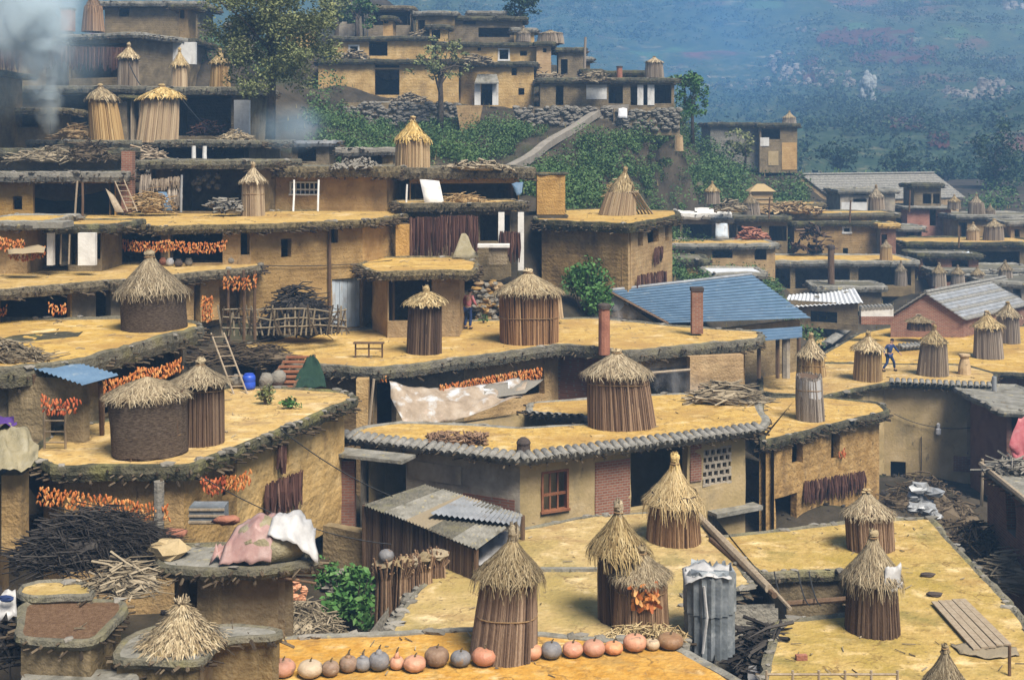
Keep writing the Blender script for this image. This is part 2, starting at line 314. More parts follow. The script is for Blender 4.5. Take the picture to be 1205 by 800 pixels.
brick_mat('brick_bright', (.36,.13,.085), (.46,.19,.13), (.38,.30,.24))
brick_mat('brick_dark', (.17,.07,.048), (.23,.10,.065), (.19,.155,.125))
mat('adobe', [(.20,.12,.045),(.31,.19,.07),(.38,.245,.10),(.44,.30,.14)], 2.2, .7, 9, courses=1.1, stain=[(1.3,.52,.75,(.15,.095,.045),(1,1,.3)),(6,.58,.72,(.12,.08,.04),one)])
mat('adobe_grey', [(0.158,0.100,0.041),(0.231,0.150,0.061),(0.294,0.195,0.081),(0.357,0.250,0.117)], 2.0, .7, 9, courses=1.3, stain=[(1.2,.52,.75,(.12,.085,.05),(1,1,.3)),(6,.58,.72,(.11,.08,.05),one)])
# ---------------------------------------------------------------- builders
def inset(pts, d):
    n = len(pts); out = []
    for i in range(n):
        a, b, c = pts[i-1], pts[i], pts[(i+1) % n]
        d1 = (b-a).normalized(); d2 = (c-b).normalized()
        n1 = Vector((-d1.y, d1.x)); n2 = Vector((-d2.y, d2.x)); k = 1 + n1.dot(n2)
        out.append(b + (n1+n2)*(d/max(k, .35)))
    return out
def resample(pts, step):
    out = []; n = len(pts)
    for i in range(n):
        a, b = pts[i], pts[(i+1) % n]; k = max(1, int((b-a).length/step))
        for j in range(k): out.append(a.lerp(b, j/k))
    # round the corners a little
    m = len(out); return [out[i-1]*.25 + out[i]*.5 + out[(i+1) % m]*.25 for i in range(m)]
def inside(p, pts):
    c = False; n = len(pts)
    for i in range(n):
        a, b = pts[i], pts[i-1]
        if (a.y > p.y) != (b.y > p.y) and p.x < (b.x-a.x)*(p.y-a.y)/(b.y-a.y)+a.x: c = not c
    return c
def edge_list(pts):
    return [(pts[i], pts[(i+1) % len(pts)]) for i in range(len(pts))]
def roof(par, pts, z, th, deck, rim, sticks, stones, rag=.07, lip=.07, rimw=.32, step=.4, name='roof', bits=True, maxY=None):
    o = resample(pts, step); n = len(o)
    nrm = []
    for i in range(n):
        t = (o[(i+1) % n]-o[i-1]).normalized(); nrm.append(Vector((t.y, -t.x)))
    jt = [nz((p.x*.9, p.y*.9, z*3), 1)*rag*1.5 + U(-rag, rag)*.5 for p in o]
    zj = [nz((p.x*.5+9, p.y*.5, z), 1)*lip*.8 + U(-.3, .3)*lip for p in o]
    rows = [(-rimw, 0.0, .35), (-rimw*.45, lip, .7), (0, lip*.35, 1), (.02, -th*.45, 1.1), (-.06, -th, 1.0)]
    mb = MB()
    for off, dz, w_ in rows:
        for i in range(n):
            q = o[i] + nrm[i]*(off + jt[i]*w_)
            mb.v.append(Vector((q.x, q.y, z + dz + (zj[i] if dz != 0 else 0))))
    for k in range(len(rows)-1):
        for i in range(n):
            a = k*n+i; b = k*n+(i+1) % n
            mb.f.append((a, a+n, b+n, b))
    bot = (len(rows)-1)*n
    mb.f.append(tuple(bot+i for i in reversed(range(n))))
    r = mb.build(name, rim, par)
    md = MB(); md.v = mb.v[:n]; md.f = [tuple(range(n))]
    md.build('roof_deck', deck, par)
    if sticks:
        ms = MB(); per = sticks
        for i in range(n):
            if maxY and o[i].y > maxY: continue
            L = (o[(i+1) % n]-o[i]).length
            for _ in range(max(1, int(per*L + R()))):
                p = o[i].lerp(o[(i+1) % n], R()); ln = U(.12, .34)*(1.8 if R() < .12 else 1); zz = z - th*U(.1, 1.15)
                d = (nrm[i] + Vector((-nrm[i].y, nrm[i].x))*U(-.5, .5)).normalized()
                a = Vector((p.x, p.y, zz)) - Vector((d.x, d.y, 0))*.3
                e = Vector((p.x, p.y, zz + U(-.09, .03))) + Vector((d.x, d.y, 0))*ln*.6
                ms.tube([a, e], U(.016, .04), 4)
        ms.build('eave_sticks', 'twig', par, 'stuff')
    if stones:
        ms = MB()
        for i in range(n):
            if maxY and o[i].y > maxY: continue
            L = (o[(i+1) % n]-o[i]).length
            for _ in range(int(stones*L + R())):
                p = o[i].lerp(o[(i+1) % n], R()) - nrm[i]*U(.0, rimw*.8); r_ = U(.03, .15)
                ms.lump((p.x, p.y, z+lip*.6), (r_*U(1,1.8), r_*U(.8,1.3), r_*U(.3,.7)), .35, 5, 3)
        if ms.v: ms.build('rim_stones', 'stone_pale', par, 'stuff')
    if bits:
        ms = MB(); xs = [p.x for p in pts]; ys = [p.y for p in pts]; ip = inset(pts, .5)
        area = (max(xs)-min(xs))*(max(ys)-min(ys))
        for _ in range(int(min(500, area*bits*1.6))):
            p = Vector((U(min(xs), max(xs)), U(min(ys), max(ys))))
            if not inside(p, ip): continue
            if nz((p.x*.5, p.y*.5, z)) + U(-.3, .3) < .05: continue
            an = U(0, 6.28); ln = U(.06, .3); d = Vector((math.cos(an), math.sin(an), 0))*ln
            c = Vector((p.x, p.y, z+.02)); ms.tube([c-d*.5, c+d*.5+Vector((0,0,U(0,.04)))], U(.008, .02), 3, False)
        if ms.v: ms.build('straw_litter', 'twig_pale', par, 'stuff')
    return r
def wall_grid(mb, A, B, z0, z1, th, ops, step=.5, jit=.045, cap=False):
    L = (B-A).length; d = (B-A)/L; nr = Vector((d.y, -d.x))
    def br(lo, hi, xs):
        s = sorted(set([lo, hi] + [min(max(x, lo), hi) for x in xs])); out = [s[0]]
        for a, b in zip(s, s[1:]):
            k = max(1, int((b-a)/step+.5)); out += [a+(b-a)*(j+1)/k for j in range(k)]
        return out
    us = br(0, L, [x for o in ops for x in o[:2]]); vs = br(z0, z1, [x for o in ops for x in o[2:4]])
    nu, nv = len(us), len(vs); base = len(mb.v)
    for s in (0, 1):
        for v in vs:
            for i, u in enumerate(us):
                p = A + d*u; j = 0 if i in (0, nu-1) else nz((p.x*1.3, p.y*1.3, v*1.3))*jit*2
                q = p + nr*((j if s == 0 else 0) - s*th)
                mb.v.append(Vector((q.x, q.y, v)))
    def idx(s, i, j): return base + s*nu*nv + j*nu + i
    def solid(i, j):
        if not (0 <= i < nu-1): return None
        if not (0 <= j < nv-1): return None
        u = (us[i]+us[i+1])/2; v = (vs[j]+vs[j+1])/2
        return not any(o[0] < u < o[1] and o[2] < v < o[3] for o in ops)
    for i in range(nu-1):
        for j in range(nv-1):
            if not solid(i, j): continue
            mb.f.append((idx(0,i,j), idx(0,i+1,j), idx(0,i+1,j+1), idx(0,i,j+1)))
            mb.f.append((idx(1,i,j), idx(1,i,j+1), idx(1,i+1,j+1), idx(1,i+1,j)))
            for di, dj, e in ((1,0,((i+1,j),(i+1,j+1))), (-1,0,((i,j+1),(i,j))), (0,1,((i+1,j+1),(i,j+1))), (0,-1,((i,j),(i+1,j)))):
                s = solid(i+di, j+dj)
                if s is False or (s is None and cap):
                    (a, b), (c, dd) = e
                    mb.f.append((idx(0,a,b), idx(1,a,b), idx(1,c,dd), idx(0,c,dd)))
def on_wall(A, B, px, py):
    """pixel -> (u, z, Y) on the vertical plane through A-B"""
    k = (px-CX)/F; d = B-A
    t = (k*A.y - A.x)/(d.x - k*d.y); q = A + d*t
    return t*d.length, -(py-H)*q.y/F, q.y
def wbox(mb, A, B, u0, u1, z0, z1, o0, o1):
    """box lying along the wall A-B between offsets o0..o1 (outwards +)"""
    d = (B-A).normalized(); nr = Vector((d.y, -d.x)); c = A + d*(u0+u1)/2 + nr*(o0+o1)/2
    rot = Matrix(((d.x, nr.x, 0), (d.y, nr.y, 0), (0, 0, 1)))
    mb.box((c.x, c.y, (z0+z1)/2), (abs(u1-u0), abs(o1-o0), abs(z1-z0)), rot)
def openings(par, A, B, ops, z0, z1, th):
    cuts = []; L = (B-A).length
    for o in ops:
        x0, y0, x1, y1, kind = o
        u0, _, Ya = on_wall(A, B, x0, y0); u1, _, Yb = on_wall(A, B, x1, y0); Ym = (Ya+Yb)/2
        if u0 > u1: u0, u1 = u1, u0
        zt = -(y0-H)*Ym/F; zb = -(y1-H)*Ym/F
        u0 = max(u0, .06); u1 = min(u1, L-.06); zb = max(zb, z0); zt = min(zt, z1-.03)
        if u1-u0 < .08 or zt-zb < .08: continue
        if kind.startswith('p:'):
            mb = MB(); wbox(mb, A, B, u0, u1, zb, zt, -.05, .035); mb.build('wall_panel', kind[2:], par); continue
        cuts.append((u0, u1, zb, zt))
        if kind in ('win', 'white', 'bars'):
            fm = 'wood_red' if kind == 'win' else 'white_wall'; t = .14 if kind == 'white' else .07
            mb = MB(); o0, o1 = -.16, .03
            wbox(mb, A, B, u0, u0+t, zb, zt, o0, o1); wbox(mb, A, B, u1-t, u1, zb, zt, o0, o1)
            wbox(mb, A, B, u0+t, u1-t, zt-t, zt, o0, o1); wbox(mb, A, B, u0-.03, u1+.03, zb, zb+t, o0, o1+.05)
            w_ = mb.build('window', fm, par)
            if (u1-u0) > .5 and kind != 'white':
                mb = MB()
                nb = 6 if kind == 'bars' else 3
                for k in range(1, nb): uu = u0+t+(u1-u0-2*t)*k/nb; wbox(mb, A, B, uu-.025, uu+.025, zb+t, zt-t, -.12, -.06)
                zz = zb+(zt-zb)*.42; wbox(mb, A, B, u0+t, u1-t, zz-.04, zz+.04, -.11, -.05)
                mb.build('mullion', fm, w_)
        elif kind == 'lattice':
            nx = max(3, int((u1-u0)/.22)); nzv = max(3, int((zt-zb)/.2)); pc = None
            for j in range(nzv+1):
                zz = zb+(zt-zb)*j/nzv
                mb = MB(); wbox(mb, A, B, u0, u1, zz-.035, zz+.035, -.14, .004); mb.build('lattice_course', 'plaster_grey', par)
                if j < nzv:
                    for i in range(nx):
                        uu = u0+(u1-u0)*(i+.5*(j % 2)+.1)/nx
                        if uu+.09 < u1:
                            mb = MB(); wbox(mb, A, B, uu, uu+.08, zz+.035, zz+(zt-zb)/nzv-.035, -.13, 0); mb.build('lattice_brick', 'plaster_grey', par)
        elif kind.startswith('door'):
            dm = {'door': 'wood', 'door_blue': 'door_blue', 'door_pale': 'wood_pale', 'door_white': 'white_wall'}[kind]
            k = max(2, int((u1-u0)/.22)); mb = MB(); wbox(mb, A, B, u0+.02, u1-.02, zb+.02, zt-.02, -.17, -.14); dr = mb.build('door', dm, par)
            for i in range(k):
                a = u0+.03+(u1-u0-.06)*i/k; b = u0+.03+(u1-u0-.06)*(i+1)/k
                mb = MB(); wbox(mb, A, B, a+.008, b-.008, zb+.03, zt-.03, -.14, -.10-.012*(i % 2)); mb.build('plank', dm, dr)
    return cuts
def walls(par, wp, z0, z1, th, ops, wm, wmats, only=None, cap=False, step=.6):
    for i, (A, B) in enumerate(edge_list(wp)):
        if only is not None and i not in only: continue
        cuts = openings(par, A, B, ops.get(i, []), z0, z1, th)
        mb = MB(); wall_grid(mb, A, B, z0, z1, th, cuts, step, cap=cap)
        mb.build('wall', wmats.get(i, wm), par)
def house(label, pts, z, base, ops={}, wm='mud', wmats={}, th=.27, deck='gold', rim='moss', ins=.72, wp=None, sticks=9, stones=.45,
          name='mud_house', cat='house', group=None, only=None, rag=.10, lip=.06, rimw=.22, step=.30, bits=.6, wstep=.6, ground=True):
    cx = sum(p.x for p in pts)/len(pts); cy = sum(p.y for p in pts)/len(pts)
    par = thing(name, label, cat, (cx, cy, base), group)
    roof(par, pts, z, th, deck, rim, sticks, stones, rag, lip, rimw, step, bits=bits)
    wpp = wp if wp is not None else inset(pts, ins)
    walls(par, wpp, base-.3, z-th+.02, .3, ops, wm, wmats, only, step=wstep)
    if ground:
        GROUND.append((cx, cy, base))
        for p in wpp: GROUND.append((p.x, p.y, base))
    return par, wpp
# ---- corn stalk stacks
def stack(px, py, z, w_, h_, label, cap=.36, capw=1.32, top=.86, body='stalk_brown', straw='straw', lean=0.0, knot=1.0, bands=(), Y=None, wrap=None, hat=True, droop=1.0, skirt=1.0, flare=1.5):
    base = P(px, py, z) if Y is None else PY(px, py, Y)
    s = F/base.y; Rr = w_/2/s; Ht = h_/s; hb = Ht*(1-cap); near = w_ > 44; near0 = w_ > 28
    par = thing('corn_stalk_stack', label, 'corn stack', base, 'thatched corn stalk stacks on the flat roofs')
    lx = (lean + (U(-.05, .05)*h_ if near0 else 0))/s; ly = U(-.05, .05)*Ht; ph = [U(0, 6.28) for _ in range(4)]; sg = U(.02, .06)
    def bent(p):
        a = math.atan2(p[1], p[0]); t = p[2]/Ht
        m = 1 + .05*math.sin(2*a+ph[0]) + .03*math.sin(3*a+ph[1]+t*2); dz = (sg*math.sin(a+ph[2]) + .022*math.sin(3*a+ph[3]))*Ht*max(0, t-.35)*(min(1, (p[0]**2+p[1]**2)**.5/Rr))
        return base + Vector((p[0]*m + lx*t, p[1]*m + ly*t, p[2] + dz))
    def rad(t): return Rr*(1+(top-1)*t)
    mb = MB()      # dark core
    nn = 18; i0 = 0
    for t in (0, 1):
        for j in range(nn):
            a = 2*math.pi*j/nn; mb.v.append(bent((rad(t)*.93*math.cos(a), rad(t)*.93*math.sin(a), hb*t+.001)))
    for j in range(nn): mb.f.append((j, (j+1) % nn, nn+(j+1) % nn, nn+j))
    mb.f.append(tuple(range(nn, 2*nn)))
    mb.build('stalk_core', 'stalk_dark', par)
    n = min(110, max(26, int(2*math.pi*Rr/(.055 if near else .09))))
    mb = MB(); rs = 2*math.pi*Rr/n*.62
    for layer in (0, 1):
        for j in range(n):
            a = 2*math.pi*(j+.5*layer+U(-.3, .3))/n; r0 = 1+U(-.05, .03)-.03*layer; tt = U(.96, 1.05); da = U(-.05, .05)
            pts = []
            for t in (0, .5, tt):
                rr = rad(t)*r0*(1+U(-.012, .012)); aa = a+da*t
                pts.append(bent((rr*math.cos(aa), rr*math.sin(aa), max(0, hb*t + (U(-.02, .02) if t else 0)))))
            mb.tube(pts, [rs*U(.8, 1.2), rs, rs*.8], 4, False)
    mb.build('stalk_wall', body, par)
    for t in bands:
        mb = MB(); pts = []
        for j in range(21):
            a = 2*math.pi*j/20; rr = rad(t)*1.05; pts.append(bent((rr*math.cos(a), rr*math.sin(a), hb*t+.02*math.sin(a*3))))
        mb.tube(pts, .018 if near else .03, 5, False); mb.build('tie_rope', 'rope', par)
    if wrap:
        mb = MB(); nn = 28; k0, k1, wm = wrap
        for t in (k0, (k0+k1)/2, k1):
            for j in range(nn):
                a = 2*math.pi*j/nn; rr = rad(t)*1.07*(1+U(-.015, .02)); mb.v.append(bent((rr*math.cos(a), rr*math.sin(a), hb*t+(U(-.05, .05) if t != k0 or True else 0))))
        for k in (0, 1):
            for j in range(nn): mb.f.append((k*nn+j, k*nn+(j+1) % nn, (k+1)*nn+(j+1) % nn, (k+1)*nn+j))
        mb.build('wrapped_mat', wm, par, smooth=True)
    if hat:
        Rc = Rr*top*capw; Hc = Ht*(.90 if knot else .98)-hb
        def prof(t):   # t 0 apex .. 1 rim
            return Rc*t, hb + Hc*(1-t)**flare - (.10*Hc*skirt)*max(0, t-.75)*4
        mb = MB(); nn = 16
        for t in (.06, .3, .55, .8, 1.0):
            r_, zz = prof(t)
            for j in range(nn):
                a = 2*math.pi*j/nn; m = 1+U(-.05, .05); mb.v.append(bent((r_*.93*m*math.cos(a), r_*.93*m*math.sin(a), zz-.03)))
        for k in range(4):
            for j in range(nn): mb.f.append((k*nn+j, k*nn+(j+1) % nn, (k+1)*nn+(j+1) % nn, (k+1)*nn+j))
        i0 = len(mb.v); mb.v.append(bent((0, 0, hb-.04)))
        for j in range(nn): mb.f.append((4*nn+(j+1) % nn, 4*nn+j, i0))
        mb.f.append(tuple(range(nn)))
        rows = 9 if near else 6; per = (300 if w_ > 56 else 200) if near else 84
        bw = max(.012, 2*math.pi*Rc/per*.85)
        for k in range(rows):
            t0 = (k+.2)/rows; cnt = int(per*(.35+.65*t0))
            for j in range(cnt):
                a = 2*math.pi*(j+R())/cnt; t = max(.03, t0+U(-.08, .06)); r_, zz = prof(min(t, .98)); t2 = min(1.1, t+U(.16, .30))
                r2, z2 = prof(min(t2, 1.0)); 
                if t2 > 1: r2 = Rc*(1+U(.0, .12))
                p = Vector((r_*math.cos(a), r_*math.sin(a), zz+.015)); a2 = a+U(-.22, .22)*(2 if R() < .1 else 1)
                q = Vector((r2*math.cos(a2), r2*math.sin(a2), z2+U(-.01, .05)*Hc)); d = q-p; L = d.length
                if L < 1e-4: continue
                d /= L; dr = U(-.03, .08)*Hc*droop + (U(.05, .28)*Hc*skirt*droop if k == rows-1 else 0)
                up = Vector((math.cos(a)*.4, math.sin(a)*.4, 1))
                i = len(mb.v); mb.blade(p, d, up, L, bw*U(.6, 1.25), dr)
                for kk in range(i, len(mb.v)): mb.v[kk] = bent(mb.v[kk])
        hatobj = mb.build('thatch_cap', straw, par)
        if knot:
            mb = MB(); nk = 46 if near else 18; hk = Ht*.13*knot; rk = Rc*.17
            for j in range(nk):
                a = U(0, 6.28); rr = rk*U(.1, 1); p0 = Vector((rr*1.4*math.cos(a), rr*1.4*math.sin(a), Ht*.9-hk*.95)); p1 = Vector((rr*.7*math.cos(a), rr*.7*math.sin(a), Ht*.9-hk*.2))
                sp = U(.3, 1.15); p2 = Vector((rr*sp*math.cos(a+U(-.3,.3)), rr*sp*math.sin(a), Ht*.9+hk*U(.2, .6)))
                mb.tube([bent(p0), bent(p1), bent(p2)], [.02*Rr+.008, .024*Rr+.01, .012], 4, False)
            mb.lump(bent((0, 0, Ht*.9+hk*.12)), (rk*.95, rk*.95, hk*.36), .16, 9, 6)
            mb.build('topknot', straw, par)
            mb = MB(); zz = Ht*.9-hk*.25
            mb.tube([bent((rk*.85*math.cos(2*math.pi*j/12), rk*.85*math.sin(2*math.pi*j/12), zz)) for j in range(13)], .012+.012*Rr, 4, False)
            mb.build('knot_rope', 'rope', par)
    return par
# ---- hanging corn
def corn_string(p0, p1, label, drop=.45, n=None, m='corn', sag=.12, size=.105, group='strings of corn hanging under the eaves', cat='corn string', dens=1.0):
    p0, p1 = Vector(p0), Vector(p1); L = (p1-p0).length; mb = MB()
    n = n or max(6, int(L/.06*dens))
    out = Vector((0, -1, 0))
    for i in range(n):
        t = (i+R())/n; b = p0.lerp(p1, t) - Vector((0, 0, sag*4*t*(1-t)))
        for lay in range(max(2, int(drop/.11))):
            zz = -drop*(lay+U(.0, .8))/max(2, int(drop/.11))
            c = b + Vector((U(-.05, .05), U(-.10, .06), zz)); d = (Vector((U(-.6, .6), U(-.7, .1), -1))).normalized(); ln = size*U(.8, 1.3); r_ = size*.26
            mb.tube([c, c+d*ln*.35, c+d*ln*.8, c+d*ln*1.1], [r_*.7, r_, r_*.9, r_*.3], 5)
    r0 = MB()
    return solo(mb, 'corn_string', m, label, cat, group)
def leaf_curtain(p0, p1, label, drop, m='corn_dark', n=None, cat='dried crop', name='hanging_crop'):
    """long dried bundles hanging close together"""
    p0, p1 = Vector(p0), Vector(p1); L = (p1-p0).length; mb = MB(); n = n or int(L/.06)
    for i in range(n):
        t = (i+R())/n; b = p0.lerp(p1, t) + Vector((0, U(-.1, .08), U(-.06, .05))); ln = drop*U(.65, 1.1)
        q = b + Vector((U(-.06, .06), U(-.12, .0), -ln)); mm = b.lerp(q, .5) + Vector((U(-.04, .04), U(-.05, 0), 0))
        mb.tube([b, mm, q], [.02, U(.035, .06), U(.015, .035)], 5)
    return solo(mb, name, m, label, cat, 'dried crops hanging on the walls')
# ---- brushwood heap
def brush(c, dims, n, label, m='twig', ang=0.0, spread=.6, rr=(.012, .03), ln=(.6, 1.5), name='brushwood_pile', cat='brushwood', core=True, group=None):
    c = Vector(c); mb = MB(); a, b, h = dims
    if core: mb.lump(c+Vector((0, 0, h*.30)), (a*.38, b*.38, h*.36), .25, 14, 8)
    for _ in range(n):
        t = U(0, 6.28); q = R()**.5; hh = h*max(.06, (1-q*q))*U(.55, 1.0)
        p = c + Vector((math.cos(t)*q*a/2, math.sin(t)*q*b/2, hh)); an = ang+U(-spread, spread); l_ = U(*ln)/2
        d = Vector((math.cos(an), math.sin(an), U(-.35, .35)))*l_; k = Vector((U(-.1, .1), U(-.1, .1), U(-.05, .15)))
        mb.tube([p-d, p+k, p+d+k*.3], [U(*rr), U(*rr), rr[0]*.6], 4, False)
    o = solo(mb, name, m, label, cat, group); return o
# ---- timber things
def bar(mb, a, b, r, n=6): mb.tube([a, b], r, n)
def ladder(a, b, w_, rungs, label, m='wood_pale', r=.03, side=None):
    a, b = Vector(a), Vector(b); s = (side or Vector((1, .2, 0))).normalized()*w_/2
    par = thing('ladder', label, 'ladder', a)
    for k in (-1, 1):
        mb = MB(); bar(mb, a+s*k, b+s*k, r); mb.build('ladder_rail', m, par)
    for i in range(rungs):
        t = (i+.6)/rungs; mb = MB(); p = a.lerp(b, t); bar(mb, p-s*1.05, p+s*1.05, r*.7, 5); mb.build('rung', m, par)
    return par
def post(a, b, r, label, m='wood', name='timber_post', cat='post', group=None):
    mb = MB(); a, b = Vector(a), Vector(b); mb.tube([a, a.lerp(b, .5)+Vector((U(-.02, .02), U(-.02, .02), 0)), b], [r, r*.95, r*.9], 8)
    return solo(mb, name, m, label, cat, group)
def cloth(grid, name, m, label, cat, sub=6, wob=.06, thick=.012, fold=5.0, group=None):
    """grid: rows of 3-D points; a bilinear sheet with folds"""
    rows, cols = len(grid), len(grid[0]); nu, nv = (cols-1)*sub+1, (rows-1)*sub+1; mb = MB()
    for j in range(nv):
        for i in range(nu):
            ci, cj = min(i//sub, cols-2), min(j//sub, rows-2); u, v = i/sub-ci, j/sub-cj
            p = Vector(grid[cj][ci])*(1-u)*(1-v) + Vector(grid[cj][ci+1])*u*(1-v) + Vector(grid[cj+1][ci])*(1-u)*v + Vector(grid[cj+1][ci+1])*u*v
            f = nz((i*fold/nu*1.7, j*fold/nv*.6, len(label)*.37))*wob*2
            mb.v.append(p + Vector((f*.3, -abs(f)*.6, f)))
    for j in range(nv-1):
        for i in range(nu-1): mb.f.append((j*nu+i, j*nu+i+1, (j+1)*nu+i+1, (j+1)*nu+i))
    o = solo(mb, name, m, label, cat, group, True)
    sm = o.modifiers.new('thickness', 'SOLIDIFY'); sm.thickness = thick
    return o
def corrugated(mb, a, b, c, d, pitch=.16, amp=.03, n=None):
    """corrugated sheet: a-b along the eave (waves run along it), d-c the far edge"""
    a, b, c, d = [Vector(p) for p in (a, b, c, d)]; L = (b-a).length; n = n or max(8, int(L/pitch*4)); i0 = len(mb.v)
    nr = (b-a).cross(d-a).normalized()
    for t, (p, q) in enumerate(((a, b), (d, c))):
        for i in range(n+1): mb.v.append(p.lerp(q, i/n) + nr*amp*math.sin(i*math.pi/2))
    for i in range(n): mb.f.append((i0+i, i0+i+1, i0+n+2+i, i0+n+1+i))
# ---- vegetation
def leaves(mb, c, r, n, size):
    c = Vector(c)
    for _ in range(n):
        d = Vector((random.gauss(0, 1), random.gauss(0, 1), random.gauss(0, 1)))
        if d.length < 1e-3: continue
        d.normalize(); p = c + Vector((d.x*r[0], d.y*r[1], d.z*r[2]))*(R()**.45)
        a = Vector((U(-1, 1), U(-1, 1), U(-.7, .7))); 
        if a.length < .05: continue
        a.normalize(); b = a.cross(Vector((U(-1, 1), U(-1, 1), U(-1, 1)))).normalized(); s = size*U(.6, 1.4)
        i = len(mb.v); mb.v += [p-a*s*.5, p+b*s*.3, p+a*s*.6, p-b*s*.3]; mb.f.append((i, i+1, i+2, i+3))
def tree(base, hgt, crown, label, leafn=900, leaf=.22, m='leaf', tr=.22, trunk_top=.62, name='tree', cat='tree', clumps=26, bend=0.0, group=None, limbs=9, gap=.55):
    base = Vector(base); par = thing(name, label, cat, base, group); mb = MB()
    top = base + Vector((bend, 0, hgt*trunk_top))
    mb.tube([base-Vector((0,0,.3)), base.lerp(top, .35)+Vector((U(-.1,.1)*hgt*.1, 0, 0)), base.lerp(top, .7)+Vector((U(-.1,.1)*hgt*.1, 0, 0)), top], [tr*1.25, tr, tr*.75, tr*.35], 8)
    mb.build('trunk', 'bark', par, smooth=True)
    ml = MB(); mf = MB(); cw, cd, ch = crown; cc = base + Vector((bend, 0, hgt-ch/2))
    cl = []
    for k in range(clumps):
        d = Vector((random.gauss(0, 1), random.gauss(0, 1), random.gauss(0, 1))).normalized(); q = (k+.5)/clumps
        p = cc + Vector((d.x*cw/2, d.y*cd/2, d.z*ch/2))*(.35+.6*q); cl.append(p)
        leaves(mf, p, (cw*.5*gap*U(.35, .7), cd*.5*gap*U(.35, .7), ch*.5*gap*U(.25, .55)), int(leafn/clumps), leaf)
    for k in range(limbs):
        p = cl[int(k*clumps/limbs)]; s = base.lerp(top, U(.5, .98)); mid = s.lerp(p, .5)+Vector((0, 0, hgt*.03))
        ml.tube([s, mid, p], [tr*.38, tr*.22, tr*.08], 5)
    ml.build('limbs', 'bark', par); mf.build('crown', m, par)
    return par
def bush(base, r, label, n=500, leaf=.12, m='leaf', name='bush', cat='bush', group=None):
    base = Vector(base); par = thing(name, label, cat, base, group); mb = MB(); mf = MB()
    for k in range(7):
        a = U(0, 6.28); e = base + Vector((math.cos(a)*r[0]*.5, math.sin(a)*r[1]*.5, r[2]*U(.8, 1.5))); mb.tube([base, base.lerp(e, .5)+Vector((0, 0, .05)), e], [.03, .022, .01], 4)
    mb.build('stem', 'bark', par)
    for k in range(12):
        a = U(0, 6.28); q = R()**.6; leaves(mf, base + Vector((math.cos(a)*r[0]*.65*q, math.sin(a)*r[1]*.65*q, r[2]*U(.35, 1.5)*(1-.4*q))), (r[0]*.42, r[1]*.42, r[2]*.4), n//12, leaf)
    mf.build('foliage', m, par); return par
